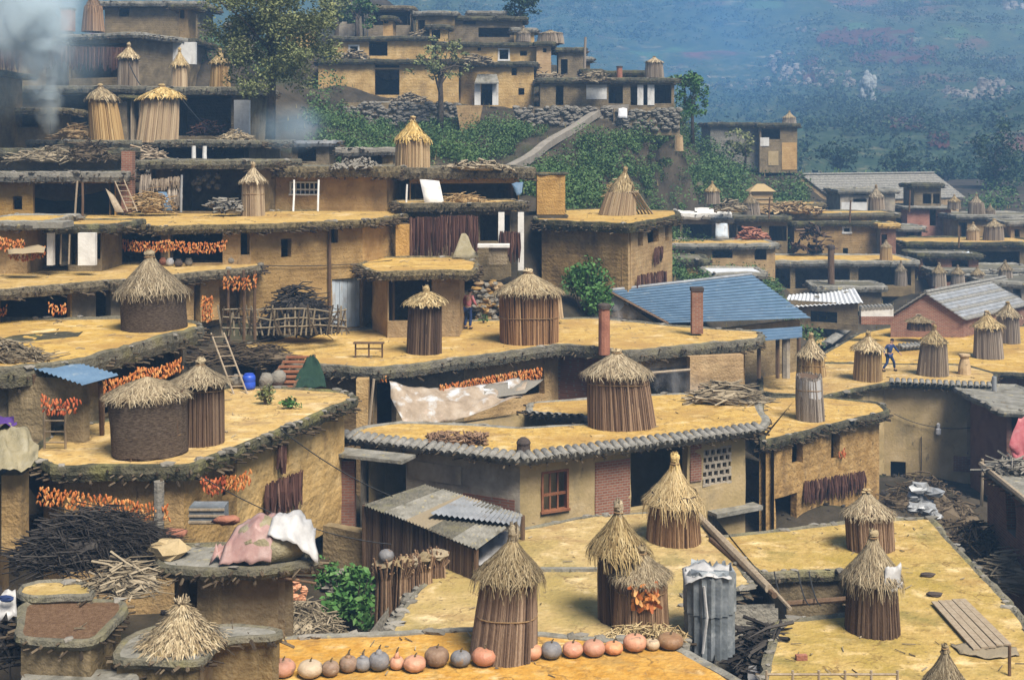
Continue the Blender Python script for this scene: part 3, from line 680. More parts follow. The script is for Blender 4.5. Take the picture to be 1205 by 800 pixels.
# ---- people
def skinned(nodes, edges, name, m, par, lv=2):
    me = bpy.data.meshes.new(name); me.from_pydata([Vector(n_[0]) for n_ in nodes], edges, []); me.materials.append(M[m])
    o = bpy.data.objects.new(name, me); COL.objects.link(o); o.parent = par; LOC[o.name] = LOC[par.name]
    sk = o.modifiers.new('skin', 'SKIN'); sk.use_smooth_shade = True
    for i, n_ in enumerate(nodes):
        v = me.skin_vertices[0].data[i]; r = n_[1]; v.radius = (r, r) if not isinstance(r, tuple) else r; v.use_root = (i == 0)
    sb = o.modifiers.new('sub', 'SUBSURF'); sb.levels = lv; sb.render_levels = lv
    return o
def person(base, label, J, top, bottom, hair='cloth_black', yaw=0.0, hat=None):
    """J: joints in metres from the standing point"""
    par = thing('person', label, 'person', base); par.rotation_euler = (0, 0, yaw)
    g = lambda k: Vector(J[k])
    hd = g('head'); nk = g('neck'); dn = (hd-nk).normalized()
    nodes = [(g('pelvis'), .13), (g('chest'), (.15, .11)), (nk, .05), (hd-dn*.06, .075), (hd+dn*.06, .085)]
    ed = [(0,1),(1,2),(2,3),(3,4)]
    for s in ('l', 'r'):
        i = len(nodes)
        sh, el, wr = g(s+'sh'), g(s+'el'), g(s+'wr'); hv = (wr-el).normalized()
        nodes += [(sh, .06), (el, .043), (wr, .028), (wr+hv*.08, .035)]; ed += [(1,i),(i,i+1),(i+1,i+2),(i+2,i+3)]
        perp = hv.cross(Vector((0, 1, .2))).normalized()
        for k in range(4):
            j = len(nodes); q = wr+hv*.10+perp*(k-1.5)*.021; ln = (.055, .07, .065, .05)[k]
            nodes += [(q, .009), (q+hv*ln*.6+Vector((0, -.01, 0)), .0085), (q+hv*ln+Vector((0, -.025, 0)), .007)]; ed += [(i+3,j),(j,j+1),(j+1,j+2)]
        j = len(nodes); q = wr+hv*.04+perp*.045; nodes += [(q, .011), (q+hv*.045+perp*.012, .009)]; ed += [(i+3,j),(j,j+1)]
        i = len(nodes); hp, kn, an = g(s+'hp'), g(s+'kn'), g(s+'an')
        nodes += [(hp, .085), (kn, .058), (an, .04), (an+Vector((0, -.14, -.045)), .035)]; ed += [(0,i),(i,i+1),(i+1,i+2),(i+2,i+3)]
    skinned(nodes, ed, 'body', 'skin', par)
    t = [(g('pelvis')+Vector((0,0,.03)), (.155, .125)), (g('chest'), (.175, .135)), (nk-dn*.05, (.085, .075))]; e2 = [(0,1),(1,2)]
    for s in ('l', 'r'):
        i = len(t); t += [(g(s+'sh'), .075), (g(s+'el'), .058), (g(s+'el').lerp(g(s+'wr'), .85), .046)]; e2 += [(1,i),(i,i+1),(i+1,i+2)]
    skinned(t, e2, 'jacket', top, par)
    t = [(g('pelvis'), (.15, .13))]; e2 = []
    for s in ('l', 'r'):
        i = len(t); t += [(g(s+'hp'), .10), (g(s+'kn'), .075), (g(s+'an')+Vector((0,0,.04)), .062)]; e2 += [(0,i),(i,i+1),(i+1,i+2)]
    skinned(t, e2, 'trousers', bottom, par)
    mb = MB(); mb.lump(hd+dn*.055+Vector((0, .02, 0)), (.10, .105, .095), .03, 12, 8); h_ = mb.build('hair', hair, None, smooth=True); h_.parent = par
    mb = MB(); f = Vector((0, -1, 0))
    mb.lump(hd+f*.095, (.018, .025, .03), 0, 8, 5)
    for k in (-1, 1): mb.lump(hd+Vector((k*.085, .01, .0)), (.015, .025, .035), 0, 8, 5)
    n_ = mb.build('face_features', 'skin', None, smooth=True); n_.parent = par
    mb = MB()
    for k in (-1, 1): mb.lump(hd+Vector((k*.032, -.082, .02)), .011, 0, 8, 5)
    mb.lump(hd+Vector((0, -.08, -.045)), (.025, .008, .006), 0, 8, 4)
    n_ = mb.build('eyes_and_mouth', 'cloth_black', None, smooth=True); n_.parent = par
    for s in ('l', 'r'):
        mb = MB(); a = g(s+'an'); mb.lump(a+Vector((0, -.07, -.05)), (.05, .14, .05), .02, 10, 6); n_ = mb.build('shoe', 'cloth_black', None, smooth=True); n_.parent = par
    return par
# ---- curved eave tiles, shared mesh
def tile_mesh():
    mb = MB(); n = 6
    for x in (0, .55):
        for k in range(n+1):
            a = math.pi*k/n; mb.v.append(Vector((x, .115*math.cos(a), .085*math.sin(a))))
        for k in range(n+1):
            a = math.pi*k/n; mb.v.append(Vector((x, .095*math.cos(a), .062*math.sin(a))))
    q = n+1
    for k in range(n):
        mb.f.append((k, k+1, 2*q+k+1, 2*q+k)); mb.f.append((q+k+1, q+k, 3*q+k, 3*q+k+1))
        mb.f.append((2*q+k, 2*q+k+1, 3*q+k+1, 3*q+k)); mb.f.append((k+1, k, q+k, q+k+1))
    me = bpy.data.meshes.new('roof_tile'); me.from_pydata(mb.v, [], mb.f); me.materials.append(M['tile'])
    me.polygons.foreach_set('use_smooth', [True]*len(me.polygons)); return me
TILE = tile_mesh()
def eave_tiles(par, A, B, z, over=.25, sp=.27, tilt=.22):
    L = (B-A).length; d = (B-A)/L; nr = Vector((d.y, -d.x)); k = int(L/sp)
    for i in range(k):
        p = A + d*(i+.5)*L/k - nr*(.55-over); o = bpy.data.objects.new('roof_tile', TILE); COL.objects.link(o)
        o.parent = par; o.location = Vector((p.x, p.y, z+.13+U(-.012, .012))) - LOC[par.name]
        o.rotation_euler = (0, tilt+U(-.04, .04), math.atan2(nr.y, nr.x)+U(-.05, .05))
def box_thing(c, size, name, m, label, cat, rz=0.0, group=None):
    mb = MB(); mb.box(c, size, Matrix.Rotation(rz, 3, 'Z')); return solo(mb, name, m, label, cat, group)
# ================================================================ CENTRE: courtyard house with tiled eaves
c1 = poly([(398,514),(612,541),(897,505),(906,496),(890,468),(800,462),(620,473),(618,486),(690,490),(700,497),(612,503),(558,499),(470,496),(425,502)], -9.5)
c1w = inset(poly([(398,514),(612,541),(897,505),(890,470),(620,474),(430,500)], -9.5), .55)
tiled_house, c1w = house('large courtyard house with grey tiled eaves, brick patches and a red window in the middle', c1, -9.5, -14.2, wp=c1w,
    ops={0: [(421,538,478,596,'hole'), (545,584,606,614,'p:brick_dark'), (481,545,543,566,'p:plaster_grey')],
         1: [(637,553,669,602,'win'), (700,541,741,606,'p:brick'), (742,527,809,595,'hole'), (812,522,825,566,'p:brick'), (827,527,861,569,'lattice')]},
    wm='plaster_yellow', wmats={0: 'plaster_grey'}, th=.22, stones=.5, sticks=5, rag=.05, lip=.04, rimw=.25, rim='slab_grey', step=.4, name='courtyard_house')
eave_tiles(tiled_house, c1[0], c1[1], -9.5); eave_tiles(tiled_house, c1[1], c1[2], -9.5)
eave_tiles(tiled_house, c1[8].lerp(c1[7], .02), c1[7], -9.52, over=.1)
# side canopy, pillar
mb = MB(); A, B = PY(397,529,40.6), PY(482,538,39.6)
mb.box((A+B)/2 + Vector((0, -.25, 0)), ((B-A).length, .9, .10), Matrix.Rotation(math.atan2(B.y-A.y, B.x-A.x), 3, 'Z')); mb.build('door_canopy', 'slab_grey', tiled_house)
mb = MB(); p = PY(410,540,40.3); q = PY(410,628,40.3); mb.box((p.x, p.y, (p.z+q.z)/2), (.44, .44, p.z-q.z)); mb.build('brick_pillar', 'brick_dark', tiled_house)
mb = MB(); A, B = PY(838,604,42.0), PY(892,596,43.0); mb.box((A+B)/2, ((B-A).length, .5, .14), Matrix.Rotation(math.atan2(B.y-A.y, B.x-A.x), 3, 'Z'))
mb.build('wall_ledge', 'slab_grey', tiled_house)
# little flue and heap on its roof
mb = MB(); b = P(616,532,-9.5); mb.lathe(b, [(.22,0),(.20,.22),(.23,.30),(.17,.40),(.08,.46)], 10, .04)
solo(mb, 'flue', 'clay_dark', 'small dark clay flue on the tiled roof corner', 'flue')
b = P(538,522,-9.5)
mb = MB()
for _ in range(420):
    mb.tube([b+Vector((U(-.95,.95), U(-.35,.35), 0))+Vector((0,0,U(.03,.32))), b+Vector((U(-.95,.95), U(-.35,.35), U(.03,.34)))], .03, 4) if False else None
    c = b+Vector((U(-.95,.95), U(-.32,.32), U(.03,.34))); d = Vector((U(-.1,.1), U(-.12,.12), U(-.05,.05))); mb.tube([c-d, c, c+d], [.02,.035,.015], 5)
solo(mb, 'cob_heap', 'pumpkin_brown', 'low heap of brown shelled corn cobs near the tiled eave', 'cob heap')
stack(732,500,-9.5,74,96,'big reed stack with a flat ragged straw lid on the tiled house roof', cap=.34, capw=1.22, top=.88, body='stalk_brown', straw='straw', knot=.55, bands=(.8,), lean=-4, flare=1.0)
# smoke blackened corner house behind
c2 = poly([(893,522),(1048,484),(1036,474),(960,466),(893,468)], -11.0)
adobe_house, c2w = house('long golden adobe house with a strip of dark crop hanging on its wall', c2, -11.0, -14.6, ops={0: [(932,521,945,546,'hole'), (979,509,988,541,'hole'), (913,583,938,622,'hole')]},
    wm='adobe', th=.36, rim='moss', deck='gold', ins=.42)
A, B = c2w[0], c2w[1]
def wp_(A, B, px, py, off=.12):
    u, z, Y = on_wall(A, B, px, py); d = (B-A).normalized(); q = A+d*u+Vector((d.y, -d.x))*off; return Vector((q.x, q.y, z))
leaf_curtain(wp_(A,B,944,566), wp_(A,B,1014,553), 'slanting row of dark dried bundles on the golden adobe wall', .85, n=90)
corn_string(wp_(A,B,985,527), wp_(A,B,991,524), 'small bunch of red corn by the adobe wall slit', .3, n=8, m='corn_red')
stack(954,494,-11.0,29,52,'slim two tone stack with a plastic band on the adobe house roof', cap=.02, hat=False, top=.92, body='stalk_grey', bands=(.72,), wrap=(.55,.98,'plastic_white'), knot=0)
stack(955,442,-11.0,31,53,'pale straw tiered stack rising right behind the banded slim stack', cap=.5, capw=1.35, body='stalk_tan', straw='straw', Y=57.0, bands=(.5,))
# yellow plaster house with person on roof
c3 = poly([(893,462),(968,468),(1046,450),(1168,455),(1175,440),(1136,429),(960,427),(893,436)], -11.8)
yel, c3w = house('pale yellow plastered house with a tiled eave facing the muddy lane', c3, -11.8, -16.6, ops={1: [(1048,543,1065,590,'hole')], 2: [(1048,543,1066,598,'hole'), (1122,537,1150,555,'p:brick'), (1138,468,1149,540,'p:mud')]},
    wm='plaster_yellow', th=.25, rim='moss', deck='gold', sticks=5, ins=.4)
eave_tiles(yel, c3[2], c3[3], -11.8)
stack(1021,447,-11.8,31,60,'tan straw stack beside the walking person on the yellow house roof', cap=.36, capw=1.45, body='stalk_tan', straw='straw', top=.9)
stack(1098,441,-11.8,33,62,'grey brown stack with tall pointed cap right of the walking person', cap=.34, capw=1.3, body='stalk_grey', straw='straw', top=.78)
mb = MB(); b = P(1135,440,-11.8); mb.lathe(b, [(.34,0),(.32,.3),(.24,.7),(.2,.8),(.3,.95),(.28,1.02),(.1,1.05)], 12, .05)
solo(mb, 'clay_jar', 'pumpkin_tan', 'small tan clay jar at the right end of the yellow house roof', 'jar')
# walking person in dark blue
pb = P(1046,437,-11.8)
person(pb, 'person in dark blue clothes striding across the golden roof', dict(pelvis=(0,0,.88), chest=(.06,-.03,1.28), neck=(.10,-.05,1.43), head=(.16,-.07,1.57),
    lsh=(.26,-.04,1.35), lel=(.42,-.12,1.12), lwr=(.52,-.22,.95), rsh=(-.12,-.02,1.35), rel=(-.28,.05,1.14), rwr=(-.38,-.05,.95),
    lhp=(.10,0,.84), lkn=(.26,-.10,.48), lan=(.38,-.02,.10), rhp=(-.08,0,.84), rkn=(-.14,-.02,.46), ran=(-.34,.08,.12)), 'cloth_navy', 'cloth_navy', yaw=.5)
# insulator and wires on the yellow wall
A, B = c3w[2], c3w[3]
p = wp_(A,B,1104,503,.1); mb = MB(); mb.lathe(p-Vector((0,0,.35)), [(.05,0),(.13,.06),(.13,.3),(.08,.34),(.09,.55),(.04,.6)], 10); mb.tube([p+Vector((0,.1,.2)), p+Vector((0,0,.2))], .03, 5)
solo(mb, 'wall_lamp', 'cloth_white', 'small white lamp fixed on the pale yellow wall', 'lamp')
def wire(a, b, sag, label, r=.018, n=14):
    a, b = Vector(a), Vector(b); mb = MB(); mb.tube([a.lerp(b, i/n)-Vector((0,0,sag*4*(i/n)*(1-i/n))) for i in range(n+1)], r, 4)
    return solo(mb, 'cable', 'wire', label, 'cable')
wire(wp_(A,B,1052,486,.15), wp_(A,B,1104,502,.15), .12, 'dark cable sagging from the adobe corner to the wall lamp')
wire(wp_(A,B,1104,502,.15), wp_(A,B,1150,501,.15), .08, 'dark cable from the wall lamp to the right wall end')
mb = MB(); a = wp_(A,B,1084,513,.08); b = wp_(A,B,1084,556,.08); mb.tube([a, b], .022, 4); solo(mb, 'wall_pipe', 'wire', 'thin dark pipe down the middle of the yellow wall', 'pipe')
mb = MB(); a = PY(1170,443,61.5); b = PY(1170,515,61.5); c = PY(1173,560,61.5); mb.tube([a, b, c], .11, 10); solo(mb, 'downpipe', 'tin_grey', 'pale grey downpipe at the corner of the yellow house', 'downpipe')

# ================================================================ C4: long roof behind the courtyard house
c4 = poly([(272,408),(330,427),(440,435),(560,420),(660,406),(742,414),(896,399),(897,390),(812,385),(700,374),(560,377),(420,388),(330,396)], -8.0)
c4w = inset(poly([(272,408),(330,427),(440,435),(560,420),(660,406),(742,414),(896,399),(897,390),(420,388)], -8.0), .75)
long_house, c4w = house('long house with an orange corn string under its curved mossy eave behind the courtyard', c4, -8.0, -13.0, wp=c4w,
    ops={2: [(436,450,466,502,'hole')], 1: [(280,410,330,432,'hole')], 3: [(562,440,640,470,'hole')], 5: [(757,432,812,478,'hole')]}, wm='mud', wmats={5: 'mud_bright', 6: 'mud_bright', 2: 'mud_grey', 4: 'brick_dark'}, th=.42, rim='moss_pale', sticks=6, deck='gold', rag=.1)
stack(499,415,-8.0,38,82,'dark brown upright stack with small straw cap near the wooden bench', cap=.26, capw=1.45, body='stalk_dark', straw='straw', top=.95, flare=.9)
stack(622,402,-8.0,63,92,'fat tan reed stack with a wide thatch cap on the long roof', cap=.34, capw=1.25, body='stalk_brown', straw='straw', top=1.0, bands=(.5,), knot=.6, flare=1.1)
stack(641,374,-8.0,40,44,'low pale stack half hidden behind the fat reed stack', cap=.3, body='stalk_tan', straw='straw_dark', Y=57, knot=.3)
# bench
bb = P(434,421,-8.0); par = thing('bench', 'small wooden bench on the golden long roof', 'bench', bb)
mb = MB(); mb.box(bb+Vector((0,0,.56)), (1.15,.28,.05)); mb.build('seat', 'wood', par)
for sx in (-.5, 0, .5):
    mb = MB(); mb.box(bb+Vector((sx,.02,.27)), (.06,.07,.54)); mb.build('leg', 'wood', par)
mb = MB(); mb.box(bb+Vector((0,.02,.34)), (.94,.035,.05)); mb.build('stretcher', 'wood', par)
# chimney pots
def chimney(px, pyb, pyt, Y, wpx, m, label, square=False, capm='clay_dark'):
    a = PY(px, pyb, Y); b = PY(px, pyt, Y); r = wpx/2*Y/F; hh = b.z-a.z; par = thing('chimney', label, 'chimney', a)
    mb = MB()
    if square: mb.box((a.x, a.y, a.z+hh*.46), (2*r, 2*r, hh*.92)); 
    else: mb.lathe(a, [(r,0),(r*.97,hh*.5),(r*.95,hh*.9)], 12, .03)
    mb.build('shaft', m, par); mb = MB()
    if square: mb.box((a.x, a.y, a.z+hh*.96), (2.25*r, 2.25*r, hh*.08))
    else: mb.lathe(a+Vector((0,0,hh*.9)), [(r*1.15,0),(r*1.15,hh*.07),(r*.8,hh*.1)], 12)
    mb.build('chimney_cap', capm, par)
chimney(711,417,357,49.6,14,'clay','red brown clay chimney pipe smoking on the long roof')
chimney(820,392,338,53.5,13,'brick','narrow brick chimney standing in front of the blue roof', True)
# corn and tarpaulin under the long eave
corn_string(PY(516,452,45.8), PY(636,431,48.2), 'long thick orange corn string above the courtyard tarpaulin', .5, sag=.0, dens=1.6)
corn_string(PY(442,437,45.6), PY(455,436,45.6), 'little bunch of orange corn beside the courtyard door', .3)
corn_string(PY(415,462,44.9), PY(432,455,44.9), 'small red corn bunch at the brick corner left of the courtyard', .5, m='corn_red')
cloth([[PY(458,449,45.2), PY(520,458,46), PY(570,452,46.5), PY(622,444,47.5)], [PY(462,470,44.6), PY(520,474,44.8), PY(572,470,45.2), PY(616,464,46)], [PY(474,500,44.0), PY(512,497,44.1), PY(541,495,44.4), PY(612,466,45.0)]],
      'tarpaulin', 'tarp_tan', 'sagging tan tarpaulin hung over the courtyard', 'tarpaulin', 8, .09, fold=7)
cloth([[PY(575,452,46.5), PY(640,446,47.6)], [PY(540,474,45.2), PY(618,463,45.8)]], 'reed_mat', 'stone_pale', 'flat pale reed mat on poles over the courtyard tarpaulin', 'mat', 6, .04)
mb = MB(); p = PY(427,445,44.7); q = PY(427,505,44.7); mb.box((p.x, p.y, (p.z+q.z)/2), (.42,.42,p.z-q.z)); solo(mb, 'mud_pillar', 'mud', 'narrow mud pillar beside the courtyard door', 'pillar')
mb = MB(); p = PY(440,446,44.5); q = PY(434,504,44.5); mb.tube([p,q], .05, 6); solo(mb, 'timber_post', 'wood_pale', 'pale timber post left of the courtyard doorway', 'post')
# smoky room wall and heaps right of the reed stack
m1 = PY(812,420,50.2); m2 = PY(875,414,50.8)
mb = MB(); wall_grid(mb, m1.to_2d(), m2.to_2d(), -10.2, m1.z, .35, [], .4, cap=True); solo(mb, 'mud_wall', 'mud_bright', 'low golden mud wall right of the smoky opening', 'wall')
b = P(857,474,-9.5); brush(b, (2.6,1.2,.75), 160, 'small heap of sticks and rags against the golden mud wall', 'twig_pale', rr=(.015,.05))
cloth([[PY(845,462,47.6), PY(864,464,47.6)], [PY(841,474,46.8), PY(862,476,46.8)]], 'plastic_sheet', 'plastic_white', 'crumpled white plastic sheet on the stick heap by the mud wall', 'plastic sheet', 6, .1)
mb = MB(); a, b_ = PY(763,439,49.8), PY(812,435,50.2); mb.tube([a,b_], .06, 6); solo(mb, 'timber_beam', 'wood_pale', 'pale timber beam over the smoky opening', 'beam')
# stairs, barrel, sacks, green tarp left of the long house
st = thing('wooden_stairs', 'short brown wooden staircase up to the long roof', 'stairs', P(330,458,-8.0-1.0))
a, b_ = PY(325,459,42.0), PY(356,418,44.6)
for k in (-1, 1):
    mb = MB(); mb.tube([a+Vector((k*.5,0,0)), b_+Vector((k*.42,0,0))], .05, 6); mb.build('stringer', 'wood', st)
for i in range(7):
    p = a.lerp(b_, (i+.5)/7); mb = MB(); mb.box(p+Vector((0,0,.02)), (1.0,.3,.05)); mb.build('stair_tread', 'wood_red', st)
bp_ = P(293,458,-8.0); par = thing('barrel', 'bright blue plastic barrel beside white sacks', 'barrel', bp_)
mb = MB(); mb.lathe(bp_, [(.19,0),(.21,.09),(.215,.23),(.20,.25),(.215,.28),(.21,.42),(.17,.48)], 18); mb.build('drum', 'blue_plastic', par, smooth=True)
mb = MB(); mb.lathe(bp_+Vector((0,0,.48)), [(.155,0),(.155,.03),(.13,.04)], 18); mb.build('barrel_lid', 'blue_plastic', par)
for i, (x, y, l_) in enumerate(((278,459,'white sack left of the blue barrel'),(311,458,'white sack right of the blue barrel'),(325,455,'white sack at the foot of the wooden staircase'))):
    mb = MB(); mb.lump(P(x,y,-8.0)+Vector((0,.35,.22)), (.26,.22,.27), .15, 9, 6); solo(mb, 'sack', 'stone_pale', l_, 'sack', 'white sacks by the stairs', True)
cloth([[PY(362,419,43.8), PY(368,419,43.8)], [PY(352,440,43.0), PY(380,438,43.0)], [PY(340,457,42.3), PY(384,456,42.3)]], 'green_sheet', 'cloth_green', 'dark green sheet draped beside the wooden staircase', 'sheet', 7, .12)
brush(P(300,437,-8.0)+Vector((-.6,1.6,0)), (4,1.2,.8), 200, 'dark heap of twigs under the rounded roof end by the stairs', 'twig')
ladder(PY(287,474,40.6), PY(256,392,43.2), .42, 7, 'thin wooden ladder leaning up to the left roofs')

# ================================================================ blue tin roof house
par = thing('gable_house', 'gabled house with a big blue tin roof', 'house', Vector((8,63,-11)))
r0, r1, e0, e1 = Vector(PY(718,343,60.7)), Vector(PY(884,324,68.0)), Vector(PY(786,381,60.0)), Vector(PY(953,375,66.0))
l0 = Vector(PY(652,381,61.5))
def slope_sheet(mb, a, b, c, d, n):
    """ridged roof sheet with the ribs running from the a-b ridge to the d-c eave"""
    i0 = len(mb.v); nr = (b-a).cross(d-a).normalized()
    if nr.z < 0: nr = -nr
    rows = 5
    for t in range(rows+1):
        for i in range(n+1):
            p = a.lerp(b, i/n); q = d.lerp(c, i/n); mb.v.append(p.lerp(q, t/rows) + nr*(.035*(1 if (i % 4) < 2 else -1) + .05*(t/rows)))
    for t in range(rows):
        for i in range(n):
            k = i0+t*(n+1)+i; mb.f.append((k, k+1, k+n+2, k+n+1))
mb = MB()
k = 15     # long horizontal courses, each lapping over the next
for i in range(k):
    t0, t1 = i/k, (i+1)/k
    a, b, c, d = r0.lerp(e0, t0), r1.lerp(e1, t0), r1.lerp(e1, t1+.012), r0.lerp(e0, t1+.012)
    up = Vector((0,0,1)); mb = MB(); a = a+up*.02; b = b+up*.02; c = c+up*.11; d = d+up*.11
    th = Vector((0,0,-.05)); i0 = 0
    mb.v = [a,b,c,d,a+th,b+th,c+th,d+th]; mb.f = [(0,3,2,1),(4,5,6,7),(3,7,6,2),(0,1,5,4),(0,4,7,3),(1,2,6,5)]
    mb.build('roof_course', 'tin_blue', par)
mb = MB(); lb = Vector(PY(800,371,70)); up = Vector((0,0,.06))
mb.v = [r0+up, r1+up, l0+(r1-r0)+up*0, l0, r0, r1, l0+(r1-r0)-up, l0-up]; mb.f = [(0,1,2,3),(4,7,6,5),(0,3,7,4),(1,5,6,2),(2,6,7,3)]
mb.build('roof_back', 'tin_blue', par)
mb = MB(); mb.tube([r0+Vector((0,0,.06)), r1+Vector((0,0,.06))], .09, 6); mb.build('ridge_cap', 'tin_grey', par)
mb = MB(); mb.tube([r0+Vector((-.05,-.12,0)), e0+Vector((0,-.12,.02))], .075, 4); mb.build('barge_board', 'wood', par)
mb = MB(); mb.tube([r0+Vector((-.05,-.12,0)), l0+Vector((0,-.12,.02))], .075, 4); mb.build('barge_board', 'wood', par)
g0, g1 = l0+Vector((.5,.5,-.1)), e0+Vector((-.45,.5,-.1)); gp = r0+Vector((0,.5,-.15)); th = Vector((0,.25,0)); dn = Vector((0,0,-2.5))
mb = MB(); mb.v = [g0+dn, g1+dn, g1, gp, g0, g0+dn+th, g1+dn+th, g1+th, gp+th, g0+th]; mb.f = [(0,1,2,3,4),(9,8,7,6,5),(0,4,9,5),(1,6,7,2)]
mb.build('gable_wall', 'mud_bright', par)
mb = MB(); mb.lump(r0+Vector((.25,.36,-.55)), (.75,.1,.42), .15, 9, 5); mb.build('plaster_patch', 'white_wall', par)
q0, q1 = Vector((g1.x, g1.y, 0)), Vector((e1.x-.4, e1.y+.4, 0))
mb = MB(); wall_grid(mb, q0.to_2d(), q1.to_2d(), -12, min(e0.z, e1.z)-.1, .25, [], .8); mb.build('wall', 'mud_grey', par)
GROUND.append((10,64,-11.2)); GROUND.append((16,68,-12.5))
par = thing('lean_to', 'small blue tin lean-to roof at the right end of the blue house', 'lean-to', PY(915,440,60))
a, b, c, d = PY(884,388,62.5), PY(944,384,64), PY(944,397,61.2), PY(888,402,60.2)
for i in range(4):
    t0, t1 = i/4, (i+1)/4+.02; mb = MB(); th = Vector((0,0,-.05)); A = a.lerp(d,t0); B = b.lerp(c,t0); C = b.lerp(c,t1)+Vector((0,0,.06)); D = a.lerp(d,t1)+Vector((0,0,.06))
    mb.v = [A,B,C,D,A+th,B+th,C+th,D+th]; mb.f = [(0,3,2,1),(4,5,6,7),(3,7,6,2),(0,1,5,4),(0,4,7,3),(1,2,6,5)]; mb.build('roof_course', 'tin_blue', par)
for x in (893, 915, 925, 940):
    mb = MB(); a = PY(x,398,61.2); b = PY(x,445,61.2); mb.tube([a,b], .10 if x != 925 else .2, 6); mb.build('post', 'wood' if x != 925 else 'plaster_grey', par)
# ================================================================ FRONT: low roofs with stacks and pumpkins
r2 = poly([(458,748),(517,666),(563,661),(592,628),(700,608),(816,601),(846,640),(888,692),(802,694),(806,744),(800,790),(458,790)], -11.2)
r2h, _ = house('low golden roof with four thatched stacks in front of the courtyard house', r2, -11.2, -14.3, deck='gold_green', rim='moss_pale', rag=.06, lip=.05, rimw=.16, wm='stone', sticks=2, stones=2, bits=1.0, name='low_house', ins=.4)
mb = MB(); a, b = P(595,672,-11.2), P(706,671,-11.2); mb.box((a+b)/2+Vector((0,0,.03)), ((b-a).length,.16,.10)); mb.build('roof_kerb', 'slab_grey', r2h)
r3 = poly([(893,800),(880,860),(1262,860),(1208,728),(1096,608),(1004,613),(835,632),(893,676),(1004,671),(1006,722),(912,729)], -11.5)
r3h, _ = house('broad golden roof at the lower right with a sunken yard cut into it', r3, -11.5, -14.8, deck='gold_green', rim='moss_pale', rag=.08, lip=.05, rimw=.2, wm='mud_grey', sticks=3, stones=2, bits=1.2, name='low_house', ins=.25)
r1 = poly([(234,772),(262,755),(490,747),(560,742),(790,762),(884,815),(900,860),(228,860)], -10.6)
r1h, _ = house('nearest golden roof at the bottom edge carrying a row of pumpkins', r1, -10.6, -13.9, deck='gold_deep', rim='slab_grey', rag=.05, lip=.05, rimw=.25, wm='stone', sticks=3, stones=1.5, bits=1.0, name='low_house', ins=.3)
# stacks
stack(593,768,-10.6,80,152,'tall brown stack with shaggy thatch cap behind the pumpkin row', cap=.36, capw=1.38, top=.80, body='stalk_brown', straw='straw_dark', lean=10, bands=(.5,), knot=1.5, flare=1.3, skirt=1.6)
stack(738,735,-11.2,60,152,'front right twin stack tied with rope, an orange corn husk bundle under its cap', cap=.30, capw=1.25, top=.92, body='stalk_brown', straw='straw_dark', lean=14, bands=(.62,), knot=.9) if False else None
stack(733,729,-11.2,54,148,'left twin stack with a shaggy pale thatch cap', cap=.40, capw=1.5, top=.95, body='stalk_dark', straw='straw', knot=1.0, skirt=1.5)
tw = stack(755,738,-11.2,62,102,'short right twin stack with glowing orange husks under its cap', cap=.36, capw=1.3, top=.9, body='stalk_brown', straw='straw_dark', lean=2, bands=(.72,), knot=.9)
b = P(755,738,-11.2); mb = MB()
for _ in range(60):
    c = b+Vector((U(-.28,.30), -.66+U(-.05,.08), .98+U(-.30,.24))); d = Vector((U(-.12,.12), -.05, U(-.16,.16))); mb.blade(c-d, d.normalized(), Vector((0,-1,.2)), .24, .09, .02)
mb.build('corn_husks', 'corn', tw)
stack(793,635,-11.2,62,104,'stack with a broad golden umbrella cap and rolled mat collar by the pole', cap=.50, capw=1.36, top=.86, body='stalk_brown', straw='straw_gold', knot=1.2, skirt=1.7, wrap=(.85,1.08,'reed_mat'), flare=1.6)
stack(1024,645,-11.5,50,76,'rear of the paired stacks with a wide ragged cap on the lower right roof', cap=.42, capw=1.2, top=1.0, body='stalk_brown', straw='straw', knot=.3) 
fr = stack(1027,740,-11.5,63,124,'front of the paired stacks, dark stalks under a pointed pale cap with plastic rag', cap=.44, capw=1.35, top=.86, body='stalk_dark', straw='straw', knot=.8, skirt=1.8)
b = P(1027,740,-11.5); cloth([[b+Vector((.12,-.56,1.62)), b+Vector((.5,-.42,1.66))], [b+Vector((.1,-.66,1.36)), b+Vector((.5,-.52,1.36))], [b+Vector((.22,-.68,1.1)), b+Vector((.55,-.5,1.2))]], 'plastic_rag', 'plastic_white', 'white plastic rag hanging from the pointed cap of the dark stack', 'rag', 6, .08)
stack(1113,826,-11.5,46,72,'dark squat stack at the very bottom right edge', cap=.62, capw=1.25, body='stalk_dark', straw='straw_dark', knot=.8, bands=(.4,), skirt=1.2)
# loose straw by the twin stacks
b = P(760,752,-11.2); brush(b, (1.9,.7,.3), 260, 'small heap of loose golden straw in front of the twin stacks', 'straw_gold', rr=(.008,.016), ln=(.2,.5), spread=3, name='straw_heap', cat='straw heap', core=False)
